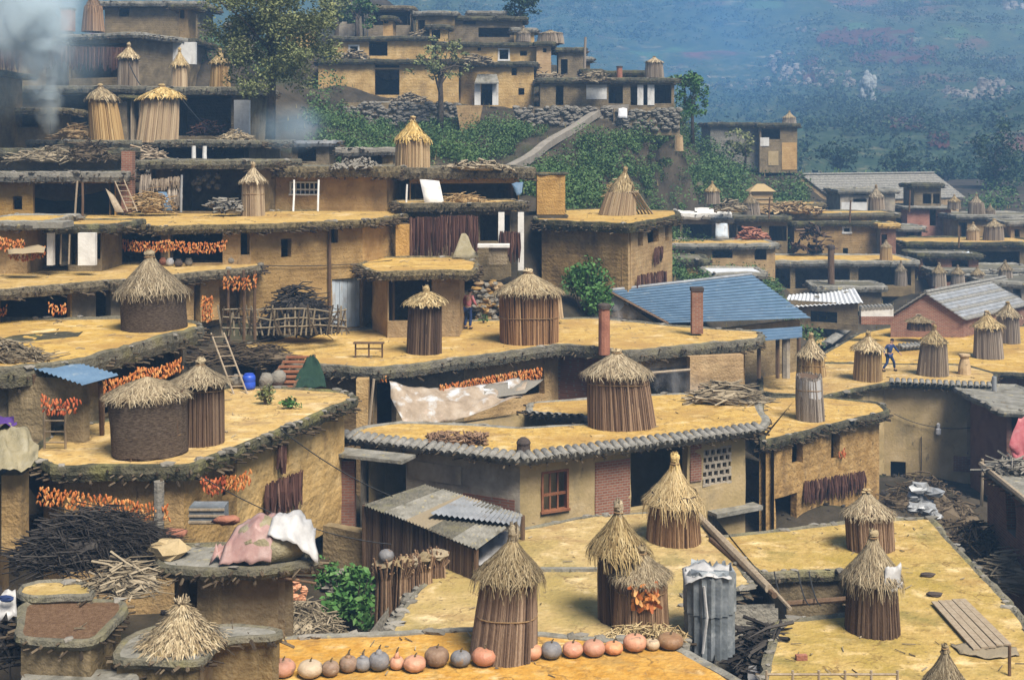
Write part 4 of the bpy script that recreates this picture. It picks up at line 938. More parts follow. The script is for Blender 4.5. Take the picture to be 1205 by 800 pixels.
# pumpkins
pk = [(313,792,17,'pumpkin_pink','small pale pumpkin with dark stem, leftmost of the row',1.5),(333,789,29,'pumpkin_pink','pinkish orange pumpkin second from the left end',.72),(365,790,29,'pumpkin_tan','ribbed tan pumpkin third from the left end',.7),
      (389,789,20,'pumpkin_brown','small brown gourd after the ribbed tan pumpkin',1.0),(410,784,21,'pumpkin_brown','round brown gourd with a tall neck',1.25),(427,783,19,'pumpkin_grey','slim grey gourd beside the brown necked gourd',1.3),(446,782,24,'pumpkin_grey','grey ribbed gourd with pointed neck',1.25),
      (467,781,17,'pumpkin_orange','small orange gourd with a tall pointed neck',1.5),(488,783,26,'pumpkin_orange','flat orange pumpkin right of the pointed orange gourd',.72),(514,777,28,'pumpkin_brown','big brown striped pumpkin in the middle of the row',.85),(542,777,24,'pumpkin_grey','dark grey round gourd right of the striped pumpkin',.78),
      (570,776,29,'pumpkin_pink','rosy pumpkin in front of the tall stack',.75),(597,771,24,'pumpkin_orange','orange pumpkin at the foot of the tall stack',.85),(626,769,23,'pumpkin_orange','orange pumpkin with pale blotches right of the tall stack',.8),(649,768,24,'pumpkin_grey','blue grey pumpkin among the orange ones',.85),
      (674,766,24,'pumpkin_pink','dusky red pumpkin right of the blue grey one',.75),(699,765,26,'pumpkin_pink','wide dull red pumpkin below the left twin stack',.75),(722,763,22,'pumpkin_orange','low orange pumpkin below the twin stacks',.7),(747,759,27,'pumpkin_orange','large smooth orange pumpkin near the right end',.75),
      (768,758,17,'pumpkin_tan','small pale orange pumpkin near the right end',.8),(789,756,30,'pumpkin_brown','brown oblong gourd at the right end of the row',.6)]
for x, y, w_, m, l_, asp in pk:
    b = P(x, y+6, -10.6); r_ = w_/2*b.y/F*1.02; hh = r_*2*min(asp,.95)*.92; par = thing('pumpkin', l_, 'pumpkin', b, 'row of pumpkins on the front roof')
    mb = MB(); n, k = 24, 9; rib = .05 if 'orange' in m or 'brown' in m else .03; tw_ = U(0,6)
    for i in range(k+1):
        th = math.pi*i/k-math.pi/2
        for j in range(n):
            a = 2*math.pi*j/n; rr = r_*max(.03, math.cos(th)**.8 if math.cos(th) > 0 else .03)*(1-rib+rib*abs(math.sin(a*4+tw_))*2); mb.v.append(b+Vector((rr*math.cos(a), rr*math.sin(a), hh/2+hh/2*math.sin(th)*(1-.1*(abs(math.sin(th))>.9)))))
    for i in range(k):
        for j in range(n): mb.f.append((i*n+j, i*n+(j+1) % n, (i+1)*n+(j+1) % n, (i+1)*n+j))
    mb.f.append(tuple(reversed(range(n)))); mb.f.append(tuple(k*n+j for j in range(n)))
    mb.build('rind', m, par, smooth=True)
    mb = MB(); top = b+Vector((0,0,hh*.93)); nk = (asp-1)*r_*1.6 if asp > 1 else 0
    if nk > 0: mb.tube([top-Vector((0,0,hh*.1)), top+Vector((0,0,nk*.5)), top+Vector((.02,0,nk))], [r_*.55, r_*.28, r_*.14], 10); mb.build('gourd_neck', m, par, smooth=True); mb = MB()
    mb.tube([top+Vector((0,0,nk-.02)), top+Vector((.015,-.01,nk+.05)), top+Vector((.04,-.02,nk+.09))], [.028,.02,.016], 6); mb.build('stem', 'stem', par)
# pole ridge between the two low roofs
mb = MB(); a, b = P(817,602,-11.15), P(888,690,-11.15); mb.tube([a, a.lerp(b,.5)+Vector((.05,0,.1)), b+Vector((.3,-.3,.05))], [.10,.13,.11], 8)
solo(mb, 'log', 'wood_pale', 'long weathered log lying between the two low roofs', 'log')
mb = MB(); a, b = P(836,636,-11.2), P(902,706,-11.3); mb.tube([a+Vector((0,0,.05)), b+Vector((.2,0,.12))], [.06,.08], 7); solo(mb, 'log', 'wood', 'dark thin log along the edge of the lower right roof', 'log')
# metal tank of corrugated sheet
b = P(835,766,-11.6); par = thing('corrugated_tank', 'grey corrugated metal tank with a crumpled white top between the low roofs', 'tank', b)
for k, (r_, z0, z1, m) in enumerate(((.54,0,.95,'tin_dark'),(.57,.97,1.85,'tin_dark'))):
    mb = MB(); n = 72
    for z in (z0, z1):
        for j in range(n): a = 2*math.pi*j/n; rr = r_+.035*math.sin(j*math.pi/2); mb.v.append(b+Vector((rr*math.cos(a), rr*math.sin(a), z+ (U(-.12,.12) if (k and z == z1) else 0))))
    for j in range(n): mb.f.append((j, (j+1) % n, n+(j+1) % n, n+j))
    mb.f.append(tuple(range(n, 2*n))); mb.build('tank_ring', m, par)
mb = MB(); mb.tube([b+Vector((-.22,-.60,1.7)), b+Vector((-.15,-.63,1.0)), b+Vector((-.25,-.62,.2))], .03, 5); mb.build('tank_cable', 'plastic_white', par)
cloth([[b+Vector((-.62,.1,1.85)), b+Vector((-.1,.2,2.0)), b+Vector((.45,.1,1.9))], [b+Vector((-.62,-.5,1.72)), b+Vector((-.1,-.6,1.9)), b+Vector((.4,-.55,1.8))]], 'plastic_sheet', 'plastic_white', 'crumpled white plastic sheet over the corrugated tank', 'plastic sheet', 7, .05)
# sunken yard: rubble, ropes, sheets
brush(P(950,735,-13.6)+Vector((0,.8,0)), (3.4,2.4,.9), 260, 'dark rubbish and sticks down in the sunken yard', 'black_bits', rr=(.015,.05), spread=3)
brush(P(905,790,-12.4), (1.6,2.6,1.1), 260, 'heap of dark scraps and wood beside the metal tank', 'black_bits', rr=(.015,.06), spread=3)
mb = MB(); a, b = P(905,712,-11.9), P(1003,704,-11.9); mb.tube([a, a.lerp(b,.5), b], [.07,.08,.07], 7); solo(mb, 'timber_beam', 'wood', 'timber beam crossing the sunken yard', 'beam')
mb = MB(); a, b = P(893,676,-11.35), P(930,716,-11.5); mb.tube([a, a.lerp(b,.5), b], [.05,.055,.05], 7); solo(mb, 'timber_pole', 'wood_pale', 'pale pole slanting into the sunken yard', 'pole')
for i, x in enumerate((911,939,952)):
    wire(P(x,672,-11.4), P(x+14,712,-11.7), .2, ('left','middle','right')[i]+' white rope hanging over the sunken yard', .02); bpy.context.scene.objects[-1] if False else None
cloth([[P(880,770,-12.0), P(930,775,-12.0)], [P(880,800,-12.1), P(935,786,-12.0)]], 'plastic_sheet', 'plastic_white', 'torn white plastic scrap at the edge of the lower right roof', 'plastic sheet', 6, .1)
# planks, sandals, post and fence on the lower right roof
par = thing('plank_stack', 'long grey weathered planks laid on the lower right roof', 'planks', P(1135,735,-11.5))
for i in range(5):
    a, b = P(1100+i*8,708-i*.8,-11.42), P(1150+i*9,764-i*1.5,-11.42); d = (b-a); mb = MB(); mb.box((a+b)/2+Vector((0,0,.01*(i % 2))), (.17,d.length,.04), Matrix.Rotation(math.atan2(d.y, d.x)-math.pi/2, 3, 'Z')); mb.build('plank', 'wood_pale', par)
cloth([[P(1118,757,-11.46), P(1160,756,-11.46), P(1196,762,-11.46)], [P(1130,768,-11.46), P(1165,775,-11.46), P(1200,770,-11.46)]], 'reed_mat', 'twig_pale', 'torn grey reed mat below the weathered planks', 'mat', 6, .03, fold=12)
for i, (x, y, l_) in enumerate(((1092,676,'dark flat stone farther up the lower right roof'),(1100,699,'dark flat stone nearer the weathered planks'))):
    mb = MB(); mb.lump(P(x,y,-11.45), (.2,.11,.07), .25, 9, 5); solo(mb, 'flat_stone', 'clay_dark', l_, 'stone')
b = P(943,776,-11.5); par = thing('brick', 'single brown brick on the near edge of the lower right roof', 'brick', b); 
mb = MB(); mb.box(b+Vector((0,0,.06)), (.25,.12,.11), Matrix.Rotation(.1,3,'Z')); mb.build('brick_body', 'clay', par)
post(P(1188,800,-11.6), P(1188,800,-11.6)+Vector((0,0,.75)), .04, 'short dark post at the bottom right corner', 'wood')
par = thing('rail_fence', 'low pale wooden rail fence along the bottom right roof edge', 'fence', P(980,812,-11.5))
a, b = P(902,812,-11.5), P(1056,812,-11.5)
for zz in (.12, .34):
    mb = MB(); mb.tube([a+Vector((0,0,zz)), b+Vector((0,0,zz))], .025, 6); mb.build('fence_rail', 'wood_pale', par)
for i in range(6):
    p = a.lerp(b, i/5); mb = MB(); mb.tube([p, p+Vector((0,0,.42))], .03, 6); mb.build('fence_post', 'wood_pale', par)
# ---- shed and courtyard between left and centre
sh = thing('shed', 'low shed with a patched corrugated roof against the courtyard house', 'shed', Vector((-2,35,-13.5)))
A, B, C, D = PY(428,594,36.4), PY(560,646,32.6), PY(615,606,36.0), PY(500,570,39.2)
for i in range(5):
    t0, t1 = i/5, (i+1)/5+.01; up = Vector((0,0,U(-.03,.05))); mb = MB()
    corrugated(mb, A.lerp(B,t0)+up, A.lerp(B,t1)+up, D.lerp(C,t1)+up, D.lerp(C,t0)+up, .15, .03); mb.build('roof_sheet', ('moss_pale','slab_grey','twig_pale','moss_pale','slab_grey')[i], sh)
mb = MB(); corrugated(mb, PY(505,604,35), PY(612,618,34.6), PY(614,605,36.2), PY(545,584,37.6), .15, .03); mb.build('roof_sheet', 'tin_grey', sh)
mb = MB()
for i in range(60):
    t = (i+R())/60; p = (A+Vector((.1,.2,-.08))).lerp(B+Vector((-.1,.3,-.08)), t); mb.tube([p, Vector((p.x+U(-.06,.06), p.y-.05, -12.3))], [.05,.06], 5)
mb.build('stalk_screen', 'stalk_dark', sh)
for p in (A, B, C):
    mb = MB(); mb.tube([p+Vector((0,.15,-.05)), Vector((p.x, p.y+.15, -13.9))], .07, 7); mb.build('post', 'wood', sh)
GROUND.append((-2,35,-13.6)); GROUND.append((-5,33,-13.8)); GROUND.append((-6,28,-13.9)); GROUND.append((-8,36,-13.2)); GROUND.append((-4.2,34,-12.8)); GROUND.append((-5.6,33.2,-12.8)); GROUND.append((-3,32,-12.4)); GROUND.append((-4.2,31,-12.9))
for i, (x, y, l_) in enumerate(((452,700,'leftmost tied bundle of dark stalks by the low roof corner'),(469,698,'second tied stalk bundle by the low roof corner'),(485,692,'middle tied stalk bundle by the low roof corner'),(500,686,'fourth tied stalk bundle by the low roof corner'),(515,680,'rightmost tied stalk bundle by the low roof corner'))):
    b = P(x,y+6,-11.35); hb_ = U(.72,.98); ln_ = Vector((U(-.12,.12),U(-.1,.1),0)); par = thing('stalk_bundle', l_, 'stalk bundle', b, 'tied stalk bundles by the low roof'); mb = MB()
    for _ in range(40):
        a = U(0,6.28); q = .24*R()**.5; mb.tube([b+Vector((math.cos(a)*q*1.1, math.sin(a)*q*1.1, -1.3)), b+ln_*.5+Vector((math.cos(a)*q*.75, math.sin(a)*q*.75, hb_*.6)), b+ln_+Vector((math.cos(a)*q*1.3, math.sin(a)*q*1.3, hb_*U(.8,1.25)))], U(.018,.034), 4)
    mb.build('stalks', 'stalk_brown', par); mb = MB(); mb.lump(b+ln_+Vector((0,0,hb_)), (.24,.22,.13), .35, 9, 6); mb.build('stalk_heads', 'straw_dark', par)
mb = MB(); mb.lump(P(455,706,-11.35)+Vector((0,-.1,1.14)), (.2,.2,.17), .06, 12, 8); solo(mb, 'gourd', 'pumpkin_grey', 'round grey gourd on top of the leftmost stalk bundle', 'gourd', None, True)
bush(Vector(P(420,733,-12.8)), (1.0,.9,.95), 'bright green leafy bush in the yard left of the low roof', 1900, .17, 'leaf_bright')
bush(Vector(P(380,690,-11.9)), (.45,.4,.6), 'small green shrub beside the plastic covered roof', 400, .13, 'leaf_bright')
brush(P(354,750,-12.8)+Vector((0,0,-.1)), (2.3,1.6,1.0), 620, 'tangled grey brushwood heap in the yard left of the green bush', 'twig_pale', rr=(.01,.025), ln=(.3,.9), spread=3)
mb = MB()
for _ in range(16): mb.lump(PY(350+U(-10,10), 694+U(-10,12), 31), (.09,.07,.07), .3, 6, 4)
solo(mb, 'rubbish', 'pumpkin_orange', 'scatter of orange husks beside the brushwood heap', 'husks')
# retaining stones along the yard edge of the low roof
par = thing('stone_kerb', 'line of loose grey kerb stones down the left edge of the low roof', 'kerb', P(490,705,-11.6))
for i in range(24):
    t = i/23; p = P(461,752,-11.28).lerp(P(518,668,-11.28), t) + Vector((-.22+U(-.08,.05), 0, U(-.06,.06))); mb = MB(); mb.lump(p, (U(.12,.2),U(.14,.2),U(.1,.16)), .25, 7, 4); mb.build('stone', 'stone', par)
par = thing('retaining_wall', 'stained mud yard wall with a stone foot left of the corrugated shed', 'wall', PY(415,680,37))
a, b = PY(380,618,37.5), PY(450,618,36.5); mb = MB(); wall_grid(mb, a.to_2d(), b.to_2d(), -13.9, a.z, .35, [], .4, .05, True); mb.build('wall_core', 'mud_grey', par)
for i in range(46):
    p = PY(380+U(0,70), 672+U(0,26), 36.6+U(-.15,.15)); mb = MB(); mb.lump(p, (U(.14,.3),.2,U(.07,.13)), .22, 6, 4); mb.build('stone', 'stone', par)
cloth([[P(566,632,-11.1), P(600,624,-11.1)], [P(560,664,-11.1), P(590,660,-11.1)]], 'plastic_sheet', 'plastic_white', 'white plastic sheet at the back corner of the low roof', 'plastic sheet', 6, .08)
# ================================================================ LEFT: terraces stepping up the slope
# L1 roof with the two big dark stacks
l1 = poly([(30,536),(60,550),(225,549),(295,522),(422,468),(412,461),(330,456),(268,455),(140,492),(60,505)], -8.0)
l1h, l1w = house('mud house under the rounded roof with two big dark mat wrapped stacks', l1, -8.0, -11.6,
    ops={1: [(215,575,228,640,'hole')], 2: [(263,553,276,586,'hole'), (292,560,300,578,'hole')], 3: [(331,520,340,548,'hole')]}, wm='mud', wmats={3: 'mud_hill', 2: 'mud'}, th=.36, rim='moss', sticks=8, rag=.08, stones=1.4, ins=.42)  # end wall in paler mud: light from the right put into its colour
stack(176,533,-8.0,78,92,'front of the two mat wrapped stacks, low rounded lid of ragged straw', cap=.22, capw=1.16, top=1.03, body='stalk_dark', straw='straw', knot=0, bands=(.35,), wrap=(.02,.97,'reed_mat'), flare=.9, skirt=1.2)
stack(236,520,-8.0,56,104,'rear of the two mat wrapped stacks, with pointed straw cap', cap=.30, capw=1.36, top=.98, body='stalk_dark', straw='straw', bands=(.85,), knot=.9, flare=1.4)
A, B = l1w[1], l1w[2]
corn_string(wp_(A,B,55,563,.55), wp_(A,B,140,575,.55), 'left half of the long orange corn string above the brushwood pile', .42, sag=.03, dens=1.6)
corn_string(wp_(A,B,140,575,.55), wp_(A,B,204,585,.55), 'right half of the long orange corn string above the brushwood pile', .42, sag=.03, dens=1.6)
A, B = l1w[2], l1w[3]
corn_string(wp_(A,B,222,556,.4), wp_(A,B,250,554,.4), 'red corn bunch under the eave left of the mud house corner', .36, m='corn_red')
corn_string(wp_(A,B,250,553,.4), wp_(A,B,280,549,.4), 'yellow and orange corn bunch at the mud house corner', .36)
A, B = l1w[3], l1w[4]
leaf_curtain(wp_(A,B,308,570), wp_(A,B,352,553), 'dark dried bundles hanging on the bright end wall', 1.0, n=60)
leaf_curtain(wp_(A,B,325,522), wp_(A,B,332,519), 'narrow dark bundle hanging high on the bright end wall', .8, n=14)
for x, l_ in ((182,'stone pillar left under the orange corn string end'),(188,'pale stone pillar below the orange corn string end')):
    pass
mb = MB(); p, q = PY(187,566,31.5), PY(187,650,31.5); mb.tube([p,q], .13, 8); solo(mb, 'porch_pillar', 'stone_pale', 'pale pillar under the right end of the orange corn string', 'pillar')
# lean-to with blue sheet, ladder rack, corn
sh = thing('shed', 'mud shed with a pale blue sheet roof in front of the mat wrapped stacks', 'shed', P(80,520,-8.0))
A, B = P(10,515,-8.0).to_2d(), P(98,521,-8.0).to_2d()
mb = MB(); wall_grid(mb, A, B, -8.1, -6.3, .3, openings(sh, A, B, [(0,460,14,520,'hole'),(52,482,76,522,'hole')], -8.1, -6.3, .3), .4, cap=True); mb.build('wall', 'mud_grey', sh)
mb = MB(); corrugated(mb, PY(38,433,34.6), PY(98,453,33.3), PY(141,441,34.6), PY(82,424,36.2), .2, .025); mb.build('roof_sheet', 'tin_blue', sh)
mb = MB(); a = PY(118,450,34.2); b = P(120,512,-8.0); mb.tube([a,b], .07, 7); mb.build('post', 'wood', sh)
mb = MB(); a = PY(40,440,34.6); b = P(44,512,-8.0); mb.tube([a,b], .07, 7); mb.build('post', 'wood', sh)
corn_string(PY(50,462,33.0), PY(92,464,33.0), 'red corn bunch over the ladder rack in the blue roofed shed', .4, m='corn_red', dens=1.6)
ladder(P(53,527,-8.0)+Vector((.3,-.1,0)), PY(66,476,33.4)+Vector((0,-.1,0)), .55, 4, 'short wide wooden ladder leaning in the blue roofed shed', side=Vector((1,0,0)))
# bars and red heap behind the stack
par = thing('drying_rack', 'small wooden rack behind the front mat wrapped stack', 'rack', P(128,500,-8.0))
for x in (122, 134):
    mb = MB(); p = P(x,500,-8.0); mb.tube([p, p+Vector((0,0,.75))], .03, 6); mb.build('rack_post', 'wood', par)
mb = MB(); p, q = P(120,500,-8.0), P(138,500,-8.0); mb.tube([p+Vector((0,0,.7)), q+Vector((0,0,.7))], .025, 6); mb.build('rack_bar', 'wood', par)
# plants on roof
bush(P(312,476,-8.0), (.35,.3,.42), 'pale green seedling standing on the left roof', 260, .1, 'leaf_olive')
bush(P(342,481,-8.0), (.36,.26,.22), 'low dark green plant near the right end of the left roof', 260, .1, 'leaf_bright')
mb = MB(); mb.lump(PY(397,495,40.4), .2, .05, 12, 8); solo(mb, 'gourd', 'clay', 'round reddish gourd hanging in the dark alley by the tiled roof corner', 'gourd', None, True)
# L2
l2 = poly([(-60,440),(55,434),(120,419),(242,386),(238,380),(180,374),(20,376),(-60,380)], -6.1)
l2h, l2w = house('mud house whose thick rounded grey eave carries the squat straw covered stack', l2, -6.1, -8.1, ops={2: [(120,420,235,470,'hole')]}, wm='mud_grey', th=.5, rim='moss_pale', sticks=6, stones=.8, rag=.08, lip=.1)
stack(181,386,-6.1,70,96,'squat stack with a huge drooping hood of straw bundles', cap=.52, capw=1.22, top=.98, body='reed_mat', straw='straw_dark', knot=.9, wrap=(.0,1.0,'reed_mat'), skirt=.9, flare=1.1, droop=.9)
A, B = l2w[2], l2w[3]
corn_string(PY(121,445,37.0), PY(165,432,38.2), 'lower bright orange corn string under the thick grey eave', .42, dens=1.8)
corn_string(PY(160,431,38.2), PY(214,419,39.8), 'upper bright orange corn string under the thick grey eave', .42, dens=1.8)
cloth([[P(3,396,-6.1), P(48,392,-6.1), P(98,390,-6.1)], [P(3,405,-6.1), P(50,400,-6.1), P(92,396,-6.1)]], 'dark_mat', 'moss', 'dark mat spread on the left golden roof', 'mat', 5, .02)
brush(P(6,425,-6.1)+Vector((0,.2,-.1)), (2.2,1.3,.6), 260, 'pile of grey twigs at the left edge of the golden roof', 'twig_pale', ang=-.5, rr=(.015,.03))
# fence and corn along the yard between L2 and the long roof
par = thing('wattle_fence', 'rough wooden wattle fence beside the long roof', 'fence', PY(330,395,48))
fa, fb = PY(262,395,46.5), PY(408,394,50.5)
for i in range(24):
    t = i/23; p = fa.lerp(fb, t); mb = MB(); mb.tube([p, p+Vector((U(-.25,.25), 0, U(.8,1.15)))], .035, 5); mb.build('fence_stake', 'twig_pale', par)
for i in range(24):
    t = i/23; p = fa.lerp(fb, t); mb = MB(); mb.tube([p+Vector((U(-.4,.4), -.05, .05)), p+Vector((U(-.4,.4), -.05, U(.9,1.2)))], .03, 5); mb.build('fence_stake', 'twig', par)
for zz in (.35, .65, .95):
    mb = MB(); mb.tube([fa.lerp(fb, k/8)+Vector((0, -.06, zz+U(-.08,.08))) for k in range(9)], .03, 5); mb.build('fence_rail', 'twig_pale', par)
brush(PY(352,392,51.5), (2.9,1.6,2.0), 420, 'rounded dark heap of firewood against the tall golden wall', 'black_bits', rr=(.02,.04), spread=1.5)
for x, l_ in ((269,'thin pole left in the yard fence'),(287,'pole with hanging corn in the yard fence'),(300,'dark pole right in the yard fence')):
    post(PY(x,400,46.8), PY(x+U(-1,1),318,46.8), .06, l_, 'wood')
corn_string(PY(262,322,46.6), PY(302,320,46.6), 'pinkish corn bunches on poles under the upper roof end', .5, m='corn', dens=.9)
# L3
l3 = poly([(-60,346),(96,335),(200,325),(312,313),(306,309),(190,308),(0,318),(-60,322)], -4.9)
l3h, l3w = house('low mud house with dark porch and mud pillars behind the squat stack', l3, -4.9, -6.6, ops={0: [(0,342,84,380,'hole')], 1: [(113,338,130,380,'hole'),(150,336,190,380,'hole')], 2: [(205,335,216,385,'hole'),(228,335,236,385,'hole'),(258,335,300,390,'hole')]}, wm='mud', wmats={1:'mud_grey', 2: 'mud_bright'}, th=.32, rim='straw_edge', sticks=9, stones=1.0, rag=.11)
corn_string(PY(58,354,43.8), PY(80,354,43.8), 'little orange corn bunch in the dark porch behind the squat stack', .35)
corn_string(PY(238,345,46.2), PY(250,345,46.2), 'thick orange corn bundle on the mud pillar right of the squat stack', .9, dens=2.2)
corn_string(PY(0,356,43.6), PY(8,356,43.6), 'tiny corn bunch at the far left porch edge', .3)
# goods along L3 roof edge
for i, (x, y, m, l_) in enumerate(((192,312,'clay','small red clay pot on the terrace above the squat stack'),(200,313,'cloth_white','white enamel basin on the terrace above the squat stack'),(210,314,'clay_dark','dark pot on the terrace above the squat stack'),(222,313,'stone_pale','pale bundle on the terrace edge'),(272,311,'stone_pale','pale stone at the right end of the terrace edge'))):
    mb = MB(); b = P(x,y,-4.9); mb.lathe(b, [(.1,0),(.17,.1),(.16,.22),(.1,.28),(.12,.31)], 10, .05); solo(mb, 'pot', m, l_, 'pot', None, True)
# L4 left block: porch with corn string, pillars
l4 = poly([(84,263),(190,267),(300,266),(440,259),(492,251),(470,247),(300,249),(100,252)], -3.3)
l4h, l4w = house('tall golden mud house with a long corn string under its straw edged terrace roof', l4, -3.3, -7.9, ops={0: [(92,264,112,310,'hole'),(118,264,189,310,'hole')], 1: [(191,264,262,310,'hole'),(283,272,296,300,'hole')], 2: [(331,281,343,303,'hole'),(389,264,398,286,'hole'),(391,327,432,386,'door_blue'), (452,263,465,306,'hole')]},
    wm='mud', wmats={0:'mud_grey', 2:'mud', 3:'mud_bright'}, th=.3, rim='straw_edge', sticks=10, rag=.13, stones=1.0, ins=.6)
corn_string(PY(137,279,52.1), PY(200,281,50.9), 'left part of the corn string under the straw edged terrace', .42, dens=1.5)
corn_string(PY(200,281,50.9), PY(267,281,51.3), 'right part of the corn string under the straw edged terrace', .42, dens=1.5)
A, B = l4w[2], l4w[3]
mb = MB(); mb.tube([wp_(A,B,386,266,.12), wp_(A,B,386,390,.12)], .07, 7); solo(mb, 'timber_post', 'wood', 'dark post up the middle of the tall golden wall', 'post')
wire(wp_(A,B,305,312,.1), wp_(A,B,460,306,.1), .12, 'thin cable across the tall golden wall')
stack(298,254,-3.3,25,66,'slim tan stack at the right end of the corn string terrace', cap=.36, capw=1.5, body='stalk_tan', straw='straw', top=.92, bands=(.6,))
# left cluster above L3
lx = rect(-50, 46, 47.5, 5)
lxh, lxw = house('small mud house with orange corn at the far left edge', [Vector(p) for p in lx], zat(262,47.5), -4.9, ops={0:[]}, wm='mud', th=.3, rim='slab_grey', sticks=4, rag=.06)
corn_string(PY(-4,274,46.9), PY(28,280,46.9), 'upper orange corn string at the far left mud house', .5, dens=1.6)
corn_string(PY(12,292,46.7), PY(52,289,46.7), 'lower orange corn heap at the far left mud house', .35, dens=1.6)
cloth([[PY(8,292,46.9), PY(54,289,46.9)], [PY(10,300,46.0), PY(52,297,46.0)]], 'straw_mat', 'straw', 'tan straw ledge under the far left corn', 'mat', 5, .05)
box_thing(PY(63,264,47.5), (1.1,1.2,.22), 'slab', 'slab_grey', 'grey stone slab roof piece over the white pillar', 'slab')
for x, w_, l_, m in ((60,7,'white pillar left of the dark doorway on the terrace','white_wall'),(103,20,'white washed panel between the dark doorways on the terrace','white_wall')):
    a, b = PY(x,274,47.6), PY(x,312,47.6); box_thing((a+b)/2, (w_*a.y/F,.25,a.z-b.z), 'pillar', m, l_, 'pillar')
rr_ = house('dark timber storehouse behind the white pillars', rect(50,135,48.5,4), zat(266,48.5), -4.9, ops={0:[(64,275,92,312,'hole'),(112,275,132,305,'hole')]}, wm='mud_grey', th=.3, rim='moss', sticks=5)
for x in (71, 81): post(PY(x,311,48), PY(x+1,276,48), .035, 'thin pole in the dark doorway, %s one' % ('left' if x == 71 else 'right'), 'wood_pale')
# L5a / dark porch with bluish interior above the corn string terrace
h5, h5w = house('dark open porch house with hanging husks above the corn string terrace', rect(152,308,60.5,6,59.5), zat(190,60), -3.35, ops={0:[(166,196,292,249,'hole')]}, wm='mud_grey', th=.36, rim='moss_pale', deck='moss_pale', sticks=10, rag=.1)
leaf_curtain(PY(166,206,59.4), PY(178,206,59.4), 'left tall husk bundle in the dark porch', 1.2, 'stalk_grey', 26)
leaf_curtain(PY(178,212,59.2), PY(212,208,59.2), 'middle husk bundles drooping in the dark porch', .55, 'stalk_grey', 60)
leaf_curtain(PY(198,222,59.2), PY(214,222,59.2), 'pale husk bundles standing in the dark porch', .9, 'stalk_grey', 34)
brush(PY(178,249,58.8), (1.8,.9,1.0), 160, 'tan straw heap on the terrace in the dark porch', 'stalk_tan', rr=(.012,.03), spread=3)
for x, l_ in ((190,'blue grey board leaning in the dark porch'),):
    cloth([[PY(186,226,59), PY(196,226,59)], [PY(191,248,58.5), PY(203,248,58.5)]], 'board', 'tin_blue', l_, 'board', 3, .01)
brush(PY(266,248,58.6), (1.4,.8,.5), 70, 'white sacks and sticks on the porch floor', 'stone_pale', rr=(.04,.1), spread=3)
post(PY(213,250,58.9), PY(214,206,58.9), .06, 'grey post in the dark porch', 'tin_grey')
mb = MB()
for _ in range(14): mb.lump(PY(U(228,258), U(204,222), 61.5), .16, .2, 7, 4)
solo(mb, 'hanging_squash', 'pumpkin_grey', 'faint squashes hanging in the dark porch', 'squash')
# ladder, board, brick pillar
ladder(PY(156,249,57.6), PY(139,209,58.6), .42, 6, 'wooden ladder against the brick pillar on the corn string terrace')
cloth([[PY(124,222,58), PY(134,230,58)], [PY(136,250,57.4), PY(146,250,57.4)]], 'cardboard_sheet', 'wood_pale', 'pale cardboard sheet leaning beside the ladder', 'board', 3, .01)
a, b = PY(151,178,59.3), PY(151,250,59.3); box_thing((a+b)/2, (.5,.5,a.z-b.z), 'brick_pillar', 'brick', 'narrow brick pillar beside the leaning ladder', 'pillar')
# L5 left rubble roof with dark porch
h6, h6w = house('rubble edged house with a deep dark porch left of the ladder', rect(-70,152,57.5,6,58.5), zat(204,58), -3.35, ops={0:[(39,216,148,262,'hole'),(15,231,26,247,'hole')]}, wm='mud_bright', th=.42, rim='stone', deck='moss_pale', sticks=10, stones=4, rag=.14)
post(PY(88,258,57.2), PY(91,213,57.2), .05, 'thin pole standing in the deep dark porch', 'wood_pale')
post(PY(97,258,57.3), PY(97,215,57.3), .06, 'darker pole standing in the deep dark porch', 'wood')
h7, h7w = house('low ledge house of grey mud under the smoke', rect(-80,148,62.5,4,63.5), zat(176,63), -1.0, wm='mud_grey', th=.45, rim='moss', deck='gold', sticks=9, rag=.15)
# R165
h8, h8w = house('long flat house carrying two leaning stacks at the upper left', rect(30,304,70,7,68.5), zat(166,69), -2.6, ops={0:[(180,174,300,190,'hole')]}, wm='mud_grey', th=.34, rim='moss_pale', deck='moss_pale', sticks=9, rag=.14)
b8 = zat(166,69)
stack(126,168,0,37,74,'left leaning tan stack with drooping straw lid at the upper left', cap=.30, capw=1.35, body='stalk_tan', straw='straw', top=.82, lean=-10, Y=70.5, knot=.7, flare=.9)
stack(184,168,0,44,74,'right leaning tan stack with gold straw lid at the upper left', cap=.28, capw=1.4, body='stalk_tan', straw='straw_gold', top=.9, lean=10, Y=70.2, knot=.6, flare=.9)
for x in (228, 241): post(PY(x,192,67.2), PY(x,172,67.2), .12, 'short white prop under the long flat roof, %s one' % ('left' if x == 228 else 'right'), 'white_wall')
h9, _ = house('dark board hut between the two leaning stacks', rect(138,166,72.5,3), zat(113,72.5), b8-.2, wm='wood_pale', th=.2, rim='moss', sticks=3)
h10, _ = house('tower like house in the smoke at the far left edge', rect(-60,6,68,5), zat(84,68), b8-.5, wm='mud_grey', th=.25, rim='moss', sticks=4)
h11, h11w = house('low house with golden rounded roof edge under the smoke', rect(-70,68,71,5), zat(128,71), b8-.3, ops={0:[(0,134,45,150,'hole')]}, wm='mud_grey', th=.3, rim='straw_edge', deck='gold', sticks=7, rag=.16)
